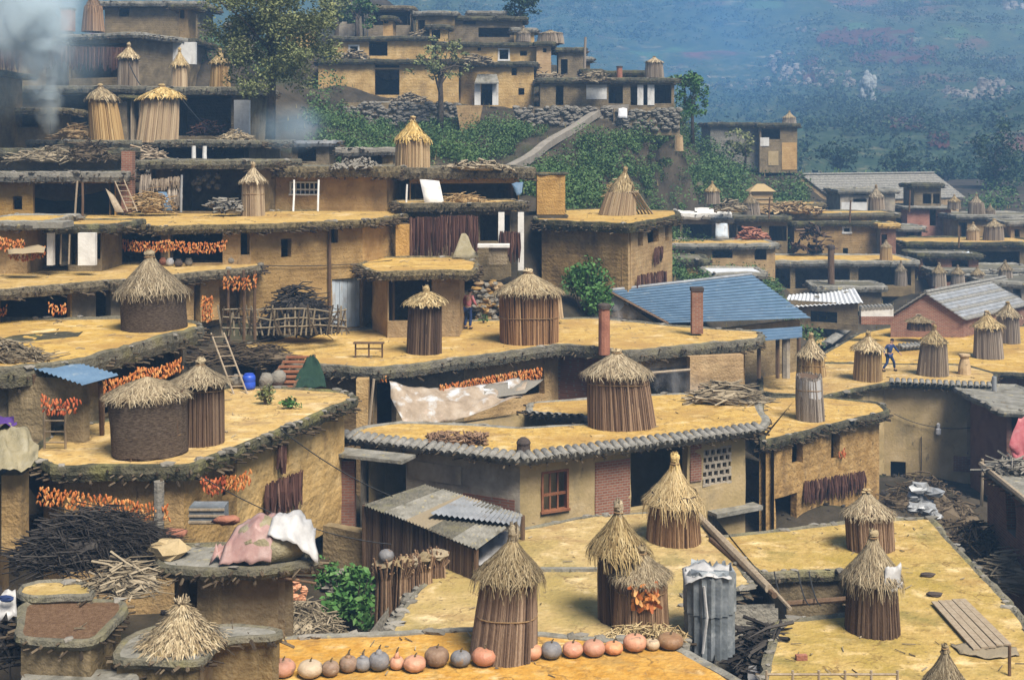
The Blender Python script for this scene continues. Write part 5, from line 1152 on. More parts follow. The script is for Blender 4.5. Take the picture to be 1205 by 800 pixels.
# R105
h12, h12w = house('shadowy porch house with a white pillar carrying two small stacks', rect(172,306,80,7), zat(103,80), b8-.3, ops={0:[(178,112,272,160,'hole')]}, wm='mud_grey', th=.45, rim='moss_pale', deck='moss_pale', sticks=8, rag=.12)
a, b = PY(285,118,79.6), PY(285,162,79.6); box_thing((a+b)/2, (.95,.4,a.z-b.z), 'pillar', 'white_wall', 'white plastered pillar at the right of the shadowy porch', 'pillar')
h13, h13w = house('dark timber house hung with rows of dark crops in the smoke', rect(-70,174,83,7), zat(102,83), b8-.3, ops={0:[(70,112,138,158,'hole')]}, wm='mud_grey', th=.4, rim='moss_pale', deck='moss_pale', sticks=6)
z13 = zat(103,80)
stack(211,104,0,18,50,'left slim stack with a gold cap above the shadowy porch', cap=.42, capw=1.55, body='stalk_tan', straw='straw_gold', top=.85, Y=81)
stack(259,105,0,22,50,'right slim stack with a pale cap above the shadowy porch', cap=.36, capw=1.5, body='stalk_tan', straw='straw', top=.82, Y=81)
stack(151,102,0,24,54,'grey slim stack beside the dark crops in the smoke', cap=.34, capw=1.45, body='stalk_grey', straw='straw', top=.9, Y=84)
h14, h14w = house('wide open barn hung with dark crops under a thin pale roof', rect(64,160,93,6,90), zat(40,91), z13-.2, ops={0:[(68,52,150,92,'hole')]}, wm='mud_grey', th=.35, rim='slab_grey', deck='slab_grey', sticks=6, rag=.1)
leaf_curtain(PY(62,54,90.5), PY(148,56,88.5), 'dark red crop curtain hanging on the open barn', 1.6, 'corn_dark', 130)
leaf_curtain(PY(0,60,89), PY(60,58,89), 'dark crop curtain behind the smoke at the far left', 1.5, 'corn_dark', 80)
h15, _ = house('barn half hidden by the smoke at the top left', rect(-60,62,92,6), zat(46,92), z13-.2, wm='mud_grey', th=.35, rim='slab_grey', deck='slab_grey', sticks=5)
stack(110,38,0,26,60,'brown cone shaped stack on the thin pale barn roof', cap=.5, capw=1.1, body='stalk_brown', straw='stalk_brown', top=.75, Y=93)
chimney(80,37,10,93,13,'clay','red clay chimney on the thin pale barn roof', True)
h16, h16w = house('hazy house with a pale end wall behind the slim stacks', rect(152,232,96,7), zat(46,96), z13-.2, ops={0:[(160,52,198,92,'hole')]}, wm='mud_grey', wmats={}, th=.35, rim='moss', sticks=5)
a, b = PY(216,50,95), PY(216,76,95); box_thing((a+b)/2, (1.9,.4,a.z-b.z), 'wall_slab', 'white_wall', 'pale white wall behind the left slim stack', 'wall')
h17, _ = house('tall narrow mud tower at the top left', rect(197,229,100,4), zat(6,100), zat(46,100), ops={0:[(210,10,217,22,'hole')]}, wm='mud_grey', th=.3, rim='moss', sticks=4)
h18, _ = house('hazy blue house at the top edge of the picture', rect(110,240,108,7), zat(2,108), zat(46,108), ops={0:[(140,10,152,20,'hole')]}, wm='mud_grey', th=.4, rim='slab_grey', sticks=4)
# L5b: thick dark roofs right of the big tree
h20, h20w = house('long house with a thick dark thatch edge and a barred window', rect(300,468,63,7,62), zat(197,62.5), -3.4, ops={0:[(306,212,318,248,'hole'), (341,214,376,230,'bars')]}, wm='mud', th=.5, rim='straw_edge', deck='moss_pale', sticks=14, rag=.16, stones=.5)
h21, h21w = house('house with a black opening and white board under thick dark thatch', rect(466,630,63,7,64), zat(199,63), zat(246,61), ops={0:[(470,216,632,240,'hole')]}, wm='mud', th=.5, rim='straw_edge', deck='moss_pale', sticks=14, rag=.16, stones=1)
stack(485,200,0,37,68,'tall tan stack with a neat pointed cap on the thick dark thatch', cap=.44, capw=1.22, body='stalk_tan', straw='straw_gold', top=.95, Y=64.5, knot=.5, flare=1.4)
cloth([[PY(494,211,61.8), PY(517,213,61.8)], [PY(500,241,61.2), PY(523,241,61.2)]], 'board', 'white_wall', 'white board leaning in the black opening', 'board', 3, .01)
cloth([[PY(602,216,62.5), PY(616,214,62.5)], [PY(608,230,62.2), PY(614,228,62.2)]], 'cloth', 'tin_blue', 'pale blue cloth hanging at the right of the black opening', 'cloth', 5, .08)
brush(PY(547,240,61.3), (1.8,.8,.5), 90, 'low straw heap on the ledge of the black opening', 'stalk_tan', rr=(.01,.03), spread=3)
post(PY(478,240,61.5), PY(479,217,61.5), .05, 'white post at the left of the black opening', 'white_wall')
h22, h22w = house('terrace house with dark crop bundles hung across its front wall', rect(468,622,59.5,4,60.5), zat(240,60), -6.2, ops={0:[(565,253,586,284,'hole'),(593,253,608,300,'hole')]}, wm='mud_grey', th=.36, rim='straw_edge', deck='gold', sticks=12, rag=.14)
leaf_curtain(PY(482,256,59), PY(518,256,59), 'left purple grey crop bundles on the terrace house wall', 1.9, 'corn_dark', 80)
leaf_curtain(PY(518,254,59), PY(562,254,59.2), 'middle purple brown crop bundles on the terrace house wall', 1.8, 'corn_dark', 90)
leaf_curtain(PY(588,272,59.2), PY(612,274,59.2), 'right dark crop bundles between the white pillars', 1.3, 'corn_dark', 50)
for x, l_ in ((590,'left narrow white pillar of the terrace house'),(613,'right narrow white pillar of the terrace house')):
    a, b = PY(x,250,59.4), PY(x,318 if x > 600 else 284,59.4); box_thing((a+b)/2, (.28,.3,a.z-b.z), 'pillar', 'white_wall', l_, 'pillar')
cloth([[PY(543,275,58.4), PY(548,275,58.4)], [PY(532,304,57.8), PY(564,303,57.8)]], 'tarpaulin', 'sack', 'pale pointed tarpaulin below the hanging crops', 'tarpaulin', 6, .06)
par = thing('stone_table', 'white slab table under the terrace house', 'table', PY(580,305,58))
a = PY(581,289,58); mb = MB(); mb.box(a, (1.45,.9,.12)); mb.build('table_top', 'white_wall', par); mb = MB(); mb.box(a+Vector((.2,0,-.45)), (.85,.6,.78)); mb.build('table_base', 'mud_grey', par)
a, b = PY(474,264,58.8), PY(474,306,58.8); box_thing((a+b)/2, (.62,.4,a.z-b.z), 'mud_pillar', 'mud_bright', 'golden mud pillar left of the hanging crops', 'pillar')
# L6 small roof and porch behind the long roof
l6 = poly([(418,312),(440,320),(560,319),(566,309),(540,303),(440,303)], -5.2)
h23, h23w = house('small porch with a straw edged roof at the back of the long roof', l6, -5.2, -8.0, ops={0:[(424,322,440,380,'hole')],1:[(440,322,508,378,'hole')]}, wm='mud', th=.34, rim='straw_edge', sticks=14, rag=.12)
h24, _ = house('low mud outhouse right of the small porch', rect(508,548,57,3), zat(326,57), -8.0, wm='mud', th=.2, rim='moss', sticks=3)
pb = P(551,386,-8.0)
person(pb+Vector((0,-.35,0)), 'person in a pink top and dark trousers standing by the small porch', dict(pelvis=(0,0,.9), chest=(-.03,-.04,1.3), neck=(-.04,-.07,1.46), head=(-.05,-.10,1.62),
    lsh=(.16,-.04,1.40), lel=(.25,-.05,1.13), lwr=(.2,-.22,.95), rsh=(-.2,-.04,1.40), rel=(-.30,-.08,1.14), rwr=(-.26,-.28,1.02),
    lhp=(.1,0,.86), lkn=(.13,-.05,.47), lan=(.14,.03,.10), rhp=(-.1,0,.86), rkn=(-.11,-.04,.47), ran=(-.12,.02,.10)), 'cloth_pink', 'cloth_navy', yaw=2.6)
par = thing('rubble_wall', 'low pale rubble wall between the person and the fat reed stack', 'wall', P(578,380,-8.0))
for i in range(110):
    p = PY(560+U(0,40), 332+U(0,50), 58.2+U(-.12,.12)); mb = MB(); mb.lump(p, (U(.14,.3),.22,U(.09,.16)), .22, 6, 4); mb.build('stone', 'stone_pale' if i % 3 else 'mud', par)
mb = MB(); wall_grid(mb, PY(560,330,58.6).to_2d(), PY(602,330,58.6).to_2d(), -8.3, zat(336,58.6), .3, [], .4, cap=True); mb.build('wall_core', 'mud', par)
bush(P(563,384,-8.0)+Vector((.2,1.0,0)), (.3,.3,.3), 'tiny weed at the foot of the rubble wall', 90, .09, 'leaf')
# golden wall block right of L5
h25, _ = house('small golden walled block at the right end of the dark thatch', rect(630,667,66,3), zat(205,66), zat(246,66), wm='mud_bright', th=.08, rim='moss', sticks=0, stones=0, ins=.08)
# H1
h26p = poly([(628,260),(745,264),(800,254),(797,248),(700,246),(632,249)], -3.8)
h26, h26w = house('square golden adobe house with hanging dark bundles on its corner', h26p, -3.8, -8.2, ops={1:[(751,268,757,290,'hole'),(762,268,775,286,'hole'),(782,266,787,284,'hole')]}, wm='adobe_grey', wmats={1:'mud_bright', 2:'mud_bright'}, th=.42, rim='moss', sticks=9, rag=.1, ins=.4)  # right-hand faces use brighter mud, painting in the light from that side
A, B = h26w[1], h26w[2]
leaf_curtain(wp_(A,B,767,291,.15), wp_(A,B,777,290,.15), 'upper dark bundle on the golden corner wall', .9, n=16)
leaf_curtain(wp_(A,B,746,324,.15), wp_(A,B,781,318,.15), 'lower dark bundles on the golden corner wall', .95, n=44)
stack(726,253,-3.8,42,58,'shaggy loose straw stack on the golden adobe roof', cap=.55, capw=1.05, body='stalk_tan', straw='straw', top=.8, knot=1.3, skirt=2.2, droop=2, lean=9, flare=.8)
brush(P(731,252,-3.8)+Vector((0,0,1.0)), (1.5,1.2,.9), 220, 'ragged loose straw thrown over the shaggy straw stack', 'straw', ang=1.2, rr=(.01,.025), ln=(.4,1.0), spread=2, core=False, name='loose_straw', cat='straw')
for i in range(5): post(P(752+i*4,252,-3.8), PY(738+i*3,226,68), .05, ('first','second','third','fourth','fifth')[i]+' bamboo pole leaning on the shaggy straw stack', 'wood_pale', 'bamboo_pole', 'pole')
bush(P(688,376,-8.2), (1.75,1.0,1.75), 'round green bush below the golden adobe house', 3000, .19, 'leaf_bright')
bush(P(660,372,-8.3), (.7,.7,.9), 'dull green bush between the fat stack and the adobe house', 500, .18, 'leaf')
# ================================================================ bottom left corner
brush(P(103,668,-9.0)+Vector((0,.9,-.15)), (3.3,2.0,1.12), 1700, 'big dark brushwood pile under the left corn string', 'black_bits', ang=-.45, spread=.7, rr=(.009,.02), ln=(.6,1.5))
b1 = poly([(180,668),(255,672),(372,664),(372,648),(300,638),(215,640),(176,650)], -8.9)
b1h, b1w = house('low grey slab roof holding plastic covered heaps left of the yard', b1, -8.9, -11.8, ops={0:[(205,672,232,740,'hole')]}, wm='mud_grey', th=.22, deck='slab_grey', rim='moss_pale', sticks=10, bits=1.5, ins=.5)
mb = MB(); mb.lump(P(320,654,-8.85)+Vector((0,0,.32)), (.85,.55,.5), .1, 12, 7); solo(mb, 'covered_heap', 'sack', 'lumpy heap under plastic on the grey slab roof', 'heap', None, True)
b = P(320,654,-8.85)
cloth([[b+Vector((.1,.5,.75)), b+Vector((.55,.45,.85)), b+Vector((.9,.3,.5))], [b+Vector((.05,-.1,.9)), b+Vector((.5,-.1,.92)), b+Vector((.95,-.1,.45))], [b+Vector((.0,-.5,.6)), b+Vector((.55,-.55,.45)), b+Vector((1.05,-.4,-.05))]], 'plastic_sheet', 'plastic_white', 'white plastic sheet over the right of the covered heap', 'plastic sheet', 8, .045)
cloth([[b+Vector((-.85,.3,.5)), b+Vector((-.3,.35,.85)), b+Vector((.15,.3,.8))], [b+Vector((-.95,-.3,.3)), b+Vector((-.35,-.35,.75)), b+Vector((.1,-.35,.72))], [b+Vector((-1.0,-.6,.02)), b+Vector((-.4,-.62,.05)), b+Vector((.1,-.6,.08))]], 'plastic_sheet', 'plastic_pink', 'pink plastic sheet over the left of the covered heap', 'plastic sheet', 8, .045)
cloth([[P(255,640,-8.6), P(285,640,-8.5)], [P(250,655,-8.75), P(290,655,-8.8)]], 'plastic_rag', 'plastic_pink', 'crumpled red and white rag left of the covered heap', 'rag', 7, .14)
mb = MB(); mb.lump(P(198,652,-8.85)+Vector((0,0,.1)), (.42,.35,.22), .25, 10, 6); solo(mb, 'straw_tuft', 'straw', 'yellow mossy straw tuft on the corner of the grey slab roof', 'straw')
for i, (x, y, m, l_) in enumerate(((266,612,'clay','small red bundle behind the covered heap'),(205,627,'clay','reddish cloth bundle right of the brushwood pile'))):
    mb = MB(); mb.lump(PY(x,y,29), (.30,.16,.11), .3, 8, 5); solo(mb, 'bundle', m, l_, 'bundle', None, True)
par = thing('storage_crate', 'dark metal crate under the corner corn bunches', 'crate', PY(246,612,31.2))
a = PY(246,603,31.2)
mb = MB(); mb.box(a, (.85,.5,.42)); mb.build('crate_body', 'tin_dark', par)
for zz in (-.15,0,.15):
    mb = MB(); mb.box(a+Vector((0,-.27,zz)), (.88,.04,.05)); mb.build('crate_slat', 'wood_pale', par)
for i in range(4): post(P(245+i*12,672,-9.0), P(372,668+i*6,-9.3), .03, ('upper','second','third','lowest')[i]+' of the poles lying under the grey slab roof', 'wood', 'timber_pole', 'pole')
mb = MB(); a = P(336,700,-10.2); b = a+Vector((0,0,-1.2)); mb.box((a+b)/2, (.3,.3,1.5)); solo(mb, 'mud_pillar', 'mud', 'short mud pillar at the right corner below the grey slab roof', 'pillar')
b2 = poly([(126,777),(242,780),(258,752),(338,748),(336,738),(280,733),(180,735),(140,752)], -9.6)
b2h, _ = house('grey slab roof under the golden straw heap', b2, -9.6, -12.8, wm='mud_grey', th=.18, deck='slab_grey', rim='moss_pale', sticks=5, rag=.05, lip=.02, rimw=.15, bits=2, ins=.15)
b = P(214,755,-9.6); par = thing('straw_heap', 'big golden straw heap with a tied tip on the grey slab', 'straw heap', b)
def straw_cone(par, b, R0, Hh, m, n=1500):
    mb = MB(); mb.lathe(b, [(R0*.66,0),(R0*.5,Hh*.12),(R0*.34,Hh*.36),(R0*.12,Hh*.64),(.03,Hh*.9)], 18, .08)
    mc = MB(); prof = [(1.0,0),(.8,.25),(.48,.58),(.16,.82),(.10,.9)]
    for _ in range(n):
        t = R()**.8; a = U(0,6.28); r_ = R0*(.96-.9*t**.62)*(1+U(-.10,.14))+.03; z = Hh*(.86*t**1.15); p = b+Vector((r_*.85*math.cos(a), r_*.85*math.sin(a), z+Hh*.10)); d = Vector((math.cos(a+U(-.8,.8))*.9, math.sin(a+U(-.8,.8))*.9, -.7+U(-.5,.5))).normalized()
        L = U(.12,.36)*R0*.5; 
        if (p+d*L).z < b.z+.01: d.z *= .15; d.normalize()
        mc.blade(p, d, Vector((math.cos(a),math.sin(a),.8)), L, U(.012,.028), U(0,.06))
    mb.build('straw_core', m, par); mc.build('straw_layer', m, par)
    mk = MB()
    for _ in range(60):
        a = U(0,6.28); r_ = R0*.1; p0 = b+Vector((r_*1.3*math.cos(a), r_*1.3*math.sin(a), Hh*.8)); mk.tube([p0, b+Vector((r_*.6*math.cos(a), r_*.6*math.sin(a), Hh*.92)), b+Vector((r_*U(.8,1.6)*math.cos(a), r_*U(.8,1.6)*math.sin(a), Hh*U(1.0,1.14)))], [.02,.018,.01], 4)
    mk.build('straw_tip', m, par)
straw_cone(par, b, 1.08, .78, 'straw', 4200)
b3 = poly([(14,752),(112,756),(152,716),(150,704),(24,708)], -9.2)
b3h, _ = house('tilted grey slab roof spread with brown seeds', b3, -9.2, -12.4, wm='mud_grey', th=.18, deck='seeds', rim='moss_pale', sticks=6, rag=.05, lip=.03, rimw=.16, bits=3, ins=.15)
b4 = poly([(20,706),(112,704),(110,686),(48,682),(16,690)], -9.1)
b4h, _ = house('small golden earth roof behind the brown seeds', b4, -9.1, -12, wm='mud_grey', th=.16, deck='gold_green', rim='moss_pale', sticks=4, rag=.05, rimw=.1, ins=.15)
b5 = poly([(18,830),(160,830),(162,788),(28,786)], -9.9)
b5h, _ = house('bare grey concrete roof at the bottom left edge', b5, -9.9, -12.6, wm='mud', th=.14, deck='slab_grey', rim='slab_grey', sticks=1, rag=.03, lip=.02, rimw=.2, ins=.2, bits=.3)
brush(P(140,704,-9.3)+Vector((0,.3,0)), (1.5,1.0,.7), 150, 'small tangle of branches behind the seed covered roof', 'twig_pale', rr=(.012,.03), ln=(.4,1.0), spread=1.2)
brush(P(12,770,-10.6), (2.0,1.8,1.4), 260, 'dark rotting heap in the bottom left corner', 'black_bits', rr=(.015,.05), spread=3)
cloth([[PY(-6,695,23.6), PY(18,696,23.6)], [PY(-6,728,23.4), PY(20,726,23.4)]], 'plastic_sack', 'plastic_white', 'white plastic sack with dark print at the left edge', 'sack', 6, .1)
mb = MB(); mb.lump(PY(7,704,23.35), (.14,.03,.07), .2, 8, 5); solo(mb, 'sack_print', 'cloth_navy', 'dark blue print patch on the white sack', 'print')
# left edge shed with sacks
lsp = poly([(-50,560),(36,552),(48,520),(20,500),(-50,505)], -8.0)
lsh, _ = house('shed under a draped yellow grey sacking at the left edge', [Vector((p.x,p.y-1.2)) for p in lsp], -8.05, -11.4, wm='mud', th=.2, deck='moss', rim='moss', sticks=4, ins=.35)
cloth([[PY(-20,506,31.4), PY(8,500,31.6), PY(34,502,31.4)], [PY(-20,530,29.8), PY(12,530,29.8), PY(46,524,30)], [PY(-20,552,29), PY(16,556,28.9), PY(44,546,29.2)]], 'sacking', 'sack', 'draped yellow grey sacking over the left shed', 'sacking', 8, .12)
cloth([[PY(-20,491,32), PY(16,492,32)], [PY(-20,501,31), PY(20,502,31.2)]], 'purple_cloth', 'cloth_purple', 'purple cloth above the yellow grey sacking', 'cloth', 6, .08)
a, b = PY(18,556,29.6), PY(18,650,29.6); box_thing((a+b)/2, (.46,.46,a.z-b.z), 'mud_pillar', 'mud', 'mud pillar below the draped sacking', 'pillar')
wire(PY(330,505,34), PY(462,584,36.5), .15, 'long thin cable from the left house to the corrugated shed', .015)
wire(PY(236,560,30), PY(460,640,33), .3, 'thin cable sagging over the dark yard', .012)
for e in [(-12,22,-13.2),(-10,27,-12.4),(-12,31,-11.8),(-14,37,-11),(-6,40,-14),(-6.3,43,-13),(-9,43,-10.5),(-8,47,-8.3),(-10,50,-8.0),(-16,58,-5.6),(-6,58,-7.0)]: GROUND.append(e)

brush(PY(92,167,71)+Vector((0,0,.1)), (2.6,1.2,1.0), 110, 'tan heap of broken stalks left of the leaning stacks', 'stalk_tan', rr=(.02,.06), spread=3)
brush(PY(277,166,70.6), (2.0,1.0,.6), 110, 'pale straw heap at the foot of the white porch pillar', 'straw', rr=(.01,.03), ln=(.3,.8), spread=3)
brush(PY(168,190,67), (2.2,.8,.8), 60, 'leaning pale boards under the long flat roof', 'wood_pale', rr=(.04,.09), spread=.7)
brush(PY(60,190,62), (4.0,1.2,.7), 120, 'twig heap on the low ledge house under the smoke', 'twig_pale', rr=(.015,.04), spread=2)
brush(PY(105,190,62), (2.2,1.2,1.1), 130, 'dark brush heap on the ledge house beside the brick pillar', 'twig', rr=(.015,.04), spread=2)
brush(PY(420,199,62.5), (2.6,1.2,.5), 90, 'scatter of stones and stalks on the thick dark thatch', 'stone_pale', rr=(.04,.1), ln=(.1,.3), spread=3)
brush(PY(560,200,63.5), (3.6,1.2,.5), 120, 'pale stalks and stones along the thick dark thatch', 'twig_pale', rr=(.03,.07), ln=(.2,.6), spread=3)
brush(PY(245,158,79), (1.6,.8,.8), 60, 'dim bundle heap inside the shadowy porch', 'corn_dark', rr=(.03,.07), spread=3)
post(PY(345,249,58.5), PY(346,212,59), .05, 'white post left of the barred window', 'white_wall')
post(PY(374,249,58.5), PY(375,212,59), .05, 'white post right of the barred window', 'white_wall')
wire(PY(152,75,83), PY(165,100,80), .1, 'pale rope slanting down from the grey slim stack', .04)
wire(PY(215,118,78), PY(250,156,76), .1, 'pale rope slanting across the shadowy porch', .04)
for i, (x_, y_, Y_) in enumerate(((500,45,116),(415,70,108),(560,76,106),(700,96,102),(480,121,104),(646,96,110))):
    brush(PY(x_,y_,Y_), (3.0,1.2,.8), 50, ('stick heap on the roof by the cube tower','stick heap on the upper hill house roof','stick heap on the white framed hill house roof','stick heap on the long row house roof','stick heap at the foot of the broad hill house','stick heap beside the golden tower house')[i], 'twig_pale', rr=(.04,.09), spread=3)
# ================================================================ HILL HOUSES at the top centre (Y 100-125)
def far(label, x0, x1, yt, yb, Y, depth=6, ops=[], Y1=None, ops1=[], **k):
    """block whose roof edge is at pixel row yt and whose foot is at row yb"""
    kw = dict(wm='mud', th=.34, rim='moss', sticks=5, stones=.5, bits=.12, step=.5, rag=.10, lip=.10, ins=.4, wstep=1.2, rimw=.4, deck='moss_pale'); kw.update(k)
    return house(label, rect(x0, x1, Y, depth, Y1), zat(yt, Y), zat(yb, Y), ops={0: ops, 1: ops1}, **kw)
far('broad golden hill house with a dark double storey opening', 368, 545, 71, 120, 105, 6, [(441,82,470,112,'hole'),(441,72,470,80,'hole')], wm='mud_hill')
far('upper hill house with a round shadowed opening and white framed niche', 384, 512, 44, 70, 111, 6, [(434,49,456,66,'hole'),(410,53,423,69,'white')], wm='mud_hill')
far('small cube shaped tower house on the upper hill roofs', 445, 467, 20, 44, 115, 4, [(449,22,457,28,'hole')], wm='mud_bright', rag=.08)
far('golden flat roof house at the top edge above the cube tower', 428, 488, 8, 40, 121, 6, [(440,14,485,30,'hole')], wm='mud_grey', deck='gold', rim='straw_edge')
far('pale roofed house at the top of the hill', 484, 540, 14, 44, 118, 6, [(492,24,500,36,'hole')], wm='mud_grey', rim='slab_grey')
far('hill house with long dark eave and an open upper gallery', 516, 620, 20, 50, 119, 6, [(563,33,600,44,'hole'),(545,24,560,29,'hole')], wm='mud_grey')
far('hill house with white jambed niche below the gallery house', 508, 640, 51, 76, 113, 5, [(562,55,566,60,'hole'),(586,57,600,72,'white'),(612,60,620,66,'hole')], wm='mud_hill')
far('golden hill house with two small square windows and a white door frame', 536, 634, 74, 130, 107, 6, [(602,80,608,89,'hole'),(610,104,617,112,'hole'),(566,98,580,124,'hole')], wm='mud_hill')
far('square golden tower house with a flat grey stack on its roof', 626, 654, 50, 98, 112, 5, [(639,57,643,62,'hole'),(612,58,622,64,'hole')], wm='mud_bright')
far('brownish hill house right of the golden tower', 652, 692, 57, 98, 113, 5, [(660,70,668,88,'hole')], wm='mud_grey')
far('low white fronted hut on the hill', 683, 712, 82, 98, 109, 4, [(690,86,696,94,'hole')], wm='white_wall')
far('long row house with white wall panels above the stone path', 630, 800, 93, 126, 103, 6, [(654,101,663,124,'hole'),(716,100,733,122,'hole'),(742,100,750,124,'hole'),(756,100,762,124,'hole'),(770,100,790,122,'hole'),(690,100,714,117,'p:white_wall'),(750,100,757,124,'p:white_wall'),(762,100,770,124,'p:white_wall')], wm='mud_grey', wstep=1.0, sticks=4)
for x, l_ in ((562,'left white jamb of the hill house door'),(583,'right white jamb of the hill house door')):
    a, b = PY(x,98,106), PY(x,124,106); box_thing((a+b)/2, (.5,.35,a.z-b.z), 'door_jamb', 'white_wall', l_, 'jamb')
mb = MB(); a = PY(573,92,105.8); mb.v = [a+Vector(v) for v in ((-1.0,-.5,-.4),(1.0,-.5,-.4),(.8,.6,.35),(-.8,.6,.35),(-1.0,-.5,-.5),(1.0,-.5,-.5),(.8,.6,.2),(-.8,.6,.2))]; mb.f = [(0,1,2,3),(7,6,5,4),(0,4,5,1),(1,5,6,2),(3,2,6,7),(0,3,7,4)]
solo(mb, 'door_canopy', 'slab_grey', 'small sloped stone canopy over the hill house door', 'canopy')
stack(648,52,0,30,18,'wide low grey stack on the golden tower house', cap=.3, capw=1.1, body='stalk_grey', straw='straw_dark', Y=114, knot=.3)
stack(616,50,0,17,20,'small pale pointed stack left of the golden tower', cap=.45, capw=1.2, body='stalk_grey', straw='straw_dark', Y=116)
stack(770,92,0,21,28,'round stack with a straw lid on the long row house', cap=.32, capw=1.25, body='stalk_grey', straw='straw', Y=105, knot=.3)
chimney(729,94,78,105,7,'clay','small pink clay chimney on the long row house')
post(PY(688,82,112), PY(689,44,112), .12, 'tall grey pole beside the brownish hill house', 'stalk_grey', 'utility_pole')
# retaining walls on the slope
def stone_wall(x0, y0, x1, y1, Y, label, n, m='stone', core='mud_grey', rs=(.11,.26)):
    par = thing('retaining_wall', label, 'wall', PY((x0+x1)/2, y1, Y)); a, b = PY(x0,y0,Y), PY(x1,y0,Y)
    mb = MB(); wall_grid(mb, a.to_2d(), b.to_2d(), zat(y1,Y)-.5, zat(y0,Y), .6, [], 1.0, .06, True); mb.build('wall_core', core, par)
    for i in range(n):
        p = PY(U(x0,x1), U(y0,y1), Y-.05); r_ = U(*rs); mb = MB(); mb.lump(p, (r_*1.3,.25,r_*.75), .22, 6, 4); mb.build('stone', m, par)
    GROUND.append(((a.x+b.x)/2, Y, zat(y1,Y)))
stone_wall(398,121,540,150,101,'long dry stone retaining wall under the broad hill house',260,'stone_pale','mud_grey')
stone_wall(606,126,720,148,100,'dry stone retaining wall beside the footpath',190,'stone_pale')
stone_wall(722,128,800,152,99,'dark retaining wall under the long row house',120)
mb = MB(); p = [PY(x,y,98) for x,y in ((537,124),(568,124),(563,150),(556,178),(547,178),(541,150))]; th = Vector((0,1.5,0))
mb.v = p+[q+th for q in p]; mb.f = [tuple(range(6)), tuple(range(11,5,-1))]+[(i,(i+1)%6+0,(i+1)%6+6,i+6) for i in range(6)]; solo(mb, 'mud_buttress', 'mud', 'wedge shaped golden mud buttress on the slope', 'buttress')
cloth([[PY(728,128,98.5), PY(738,128,98.5)], [PY(727,138,98.3), PY(738,140,98.3)]], 'white_cloth', 'cloth_white', 'white cloth hung below the row house deck', 'cloth', 4, .06)
# footpath
pts = [(594,197,85.5),(606,191,87),(619,184.5,88.8),(630,177,90.5),(641,167.5,92.2),(653,160,94),(668,152,96),(682,143.5,97.6),(694,135,99),(706,128,100.4),(720,124,101.2),(738,123,101.6)]
mb = MB(); q = [PY(*p) for p in pts]; PATHPTS = [q[i].lerp(q[i+1], t/4) for i in range(len(q)-1) for t in range(4)]
L_ = []; PATHPX = pts
for i, p in enumerate(q):
    t = (q[min(i+1,len(q)-1)]-q[max(i-1,0)]).normalized(); sd_ = Vector((t.y,-t.x,0)).normalized()*.33; L_.append((p-sd_, p+sd_)); GROUND.append((p.x, p.y, p.z-.4)); GROUND.append((p.x+.6, p.y-1.5, p.z-.9)); GROUND.append((p.x-.8, p.y+.8, p.z-.3))
for (a,b),(c,d) in zip(L_, L_[1:]):
    dn = Vector((0,0,-.5)); i = len(mb.v); mb.v += [a,b,d,c,a+dn,b+dn,d+dn,c+dn]; mb.f += [(i,i+1,i+2,i+3),(i+4,i+7,i+6,i+5),(i,i+4,i+5,i+1),(i+1,i+5,i+6,i+2),(i+3,i+2,i+6,i+7),(i,i+3,i+7,i+4)]
mb.build('footpath', 'path_mat', None, 'structure')
# lower hill house right
far('stone house with a dark flat roof below the hill rim', 832, 898, 145, 196, 128, 7, [(872,174,876,180,'hole')], wm='stone', sticks=3)
far('house with a golden end wall at the right hill rim', 890, 944, 146, 200, 127, 6, [(896,152,918,164,'hole'),(893,162,905,172,'p:white_wall'),(904,178,916,195,'p:plaster_yellow'),(920,168,944,200,'p:mud_bright')], wm='mud_grey')
stack(929,146,0,15,16,'tiny pale stack on the roof at the right hill rim', cap=.5, capw=1.2, body='stalk_grey', straw='straw', Y=129)
stack(799,178,0,9,22,'tiny brown stone pillar like stack on the green slope', cap=.2, capw=1.1, body='stalk_tan', straw='straw_dark', Y=98, knot=0)
# ================================================================ RIGHT VILLAGE (Y 70-150)
far('dark low house behind the golden adobe house', 735, 828, 216, 246, 106, 5, [(760,222,782,240,'hole')], wm='mud_grey', rim='moss_pale')
far('house with a white lumpy roof and a blue shadowed porch', 795, 862, 252, 292, 98, 5, [(803,264,838,286,'hole')], wm='mud_grey', rim='white_wall', deck='white_wall', lip=.3)
far('white walled bay right of the blue shadowed porch', 838, 865, 258, 290, 97.4, 3, [], wm='white_wall', rim='slab_grey', rag=.04)
far('long low house with a dark open front in the right village', 858, 1062, 252, 266, 104, 5, [], wm='mud_grey', rim='moss_pale', deck='gold', ground=False)
far('terrace house with a pale ledge below the white walled bay', 788, 920, 288, 330, 93, 5, [(812,296,818,306,'hole'),(888,293,902,306,'hole'),(838,294,862,304,'hole')], wm='mud', rim='slab_grey', deck='gold')
far('golden wall village house with a white framed window', 930, 1040, 262, 306, 102, 5, [(991,264,1002,275,'white'),(956,262,966,275,'hole'),(992,292,998,301,'hole'),(950,288,968,302,'hole')], wm='mud', rim='moss', deck='gold')
far('dark open porch left of the white framed window', 862, 934, 256, 300, 100, 5, [(866,266,896,284,'hole'),(905,266,928,284,'hole')], wm='mud_grey', rim='moss')
far('small pinkish annex right of the white framed window', 1032, 1062, 264, 306, 101, 4, [(1034,276,1044,300,'hole')], wm='plaster_grey', wmats={0:'brick'}, rim='gold')
far('long terrace with a deep blue shadowed porch in the right village', 850, 1085, 308, 345, 94, 6, [(860,316,930,340,'hole'),(936,316,1000,340,'hole'),(1010,314,1072,336,'hole')], wm='mud_grey', rim='slab_grey', deck='gold')
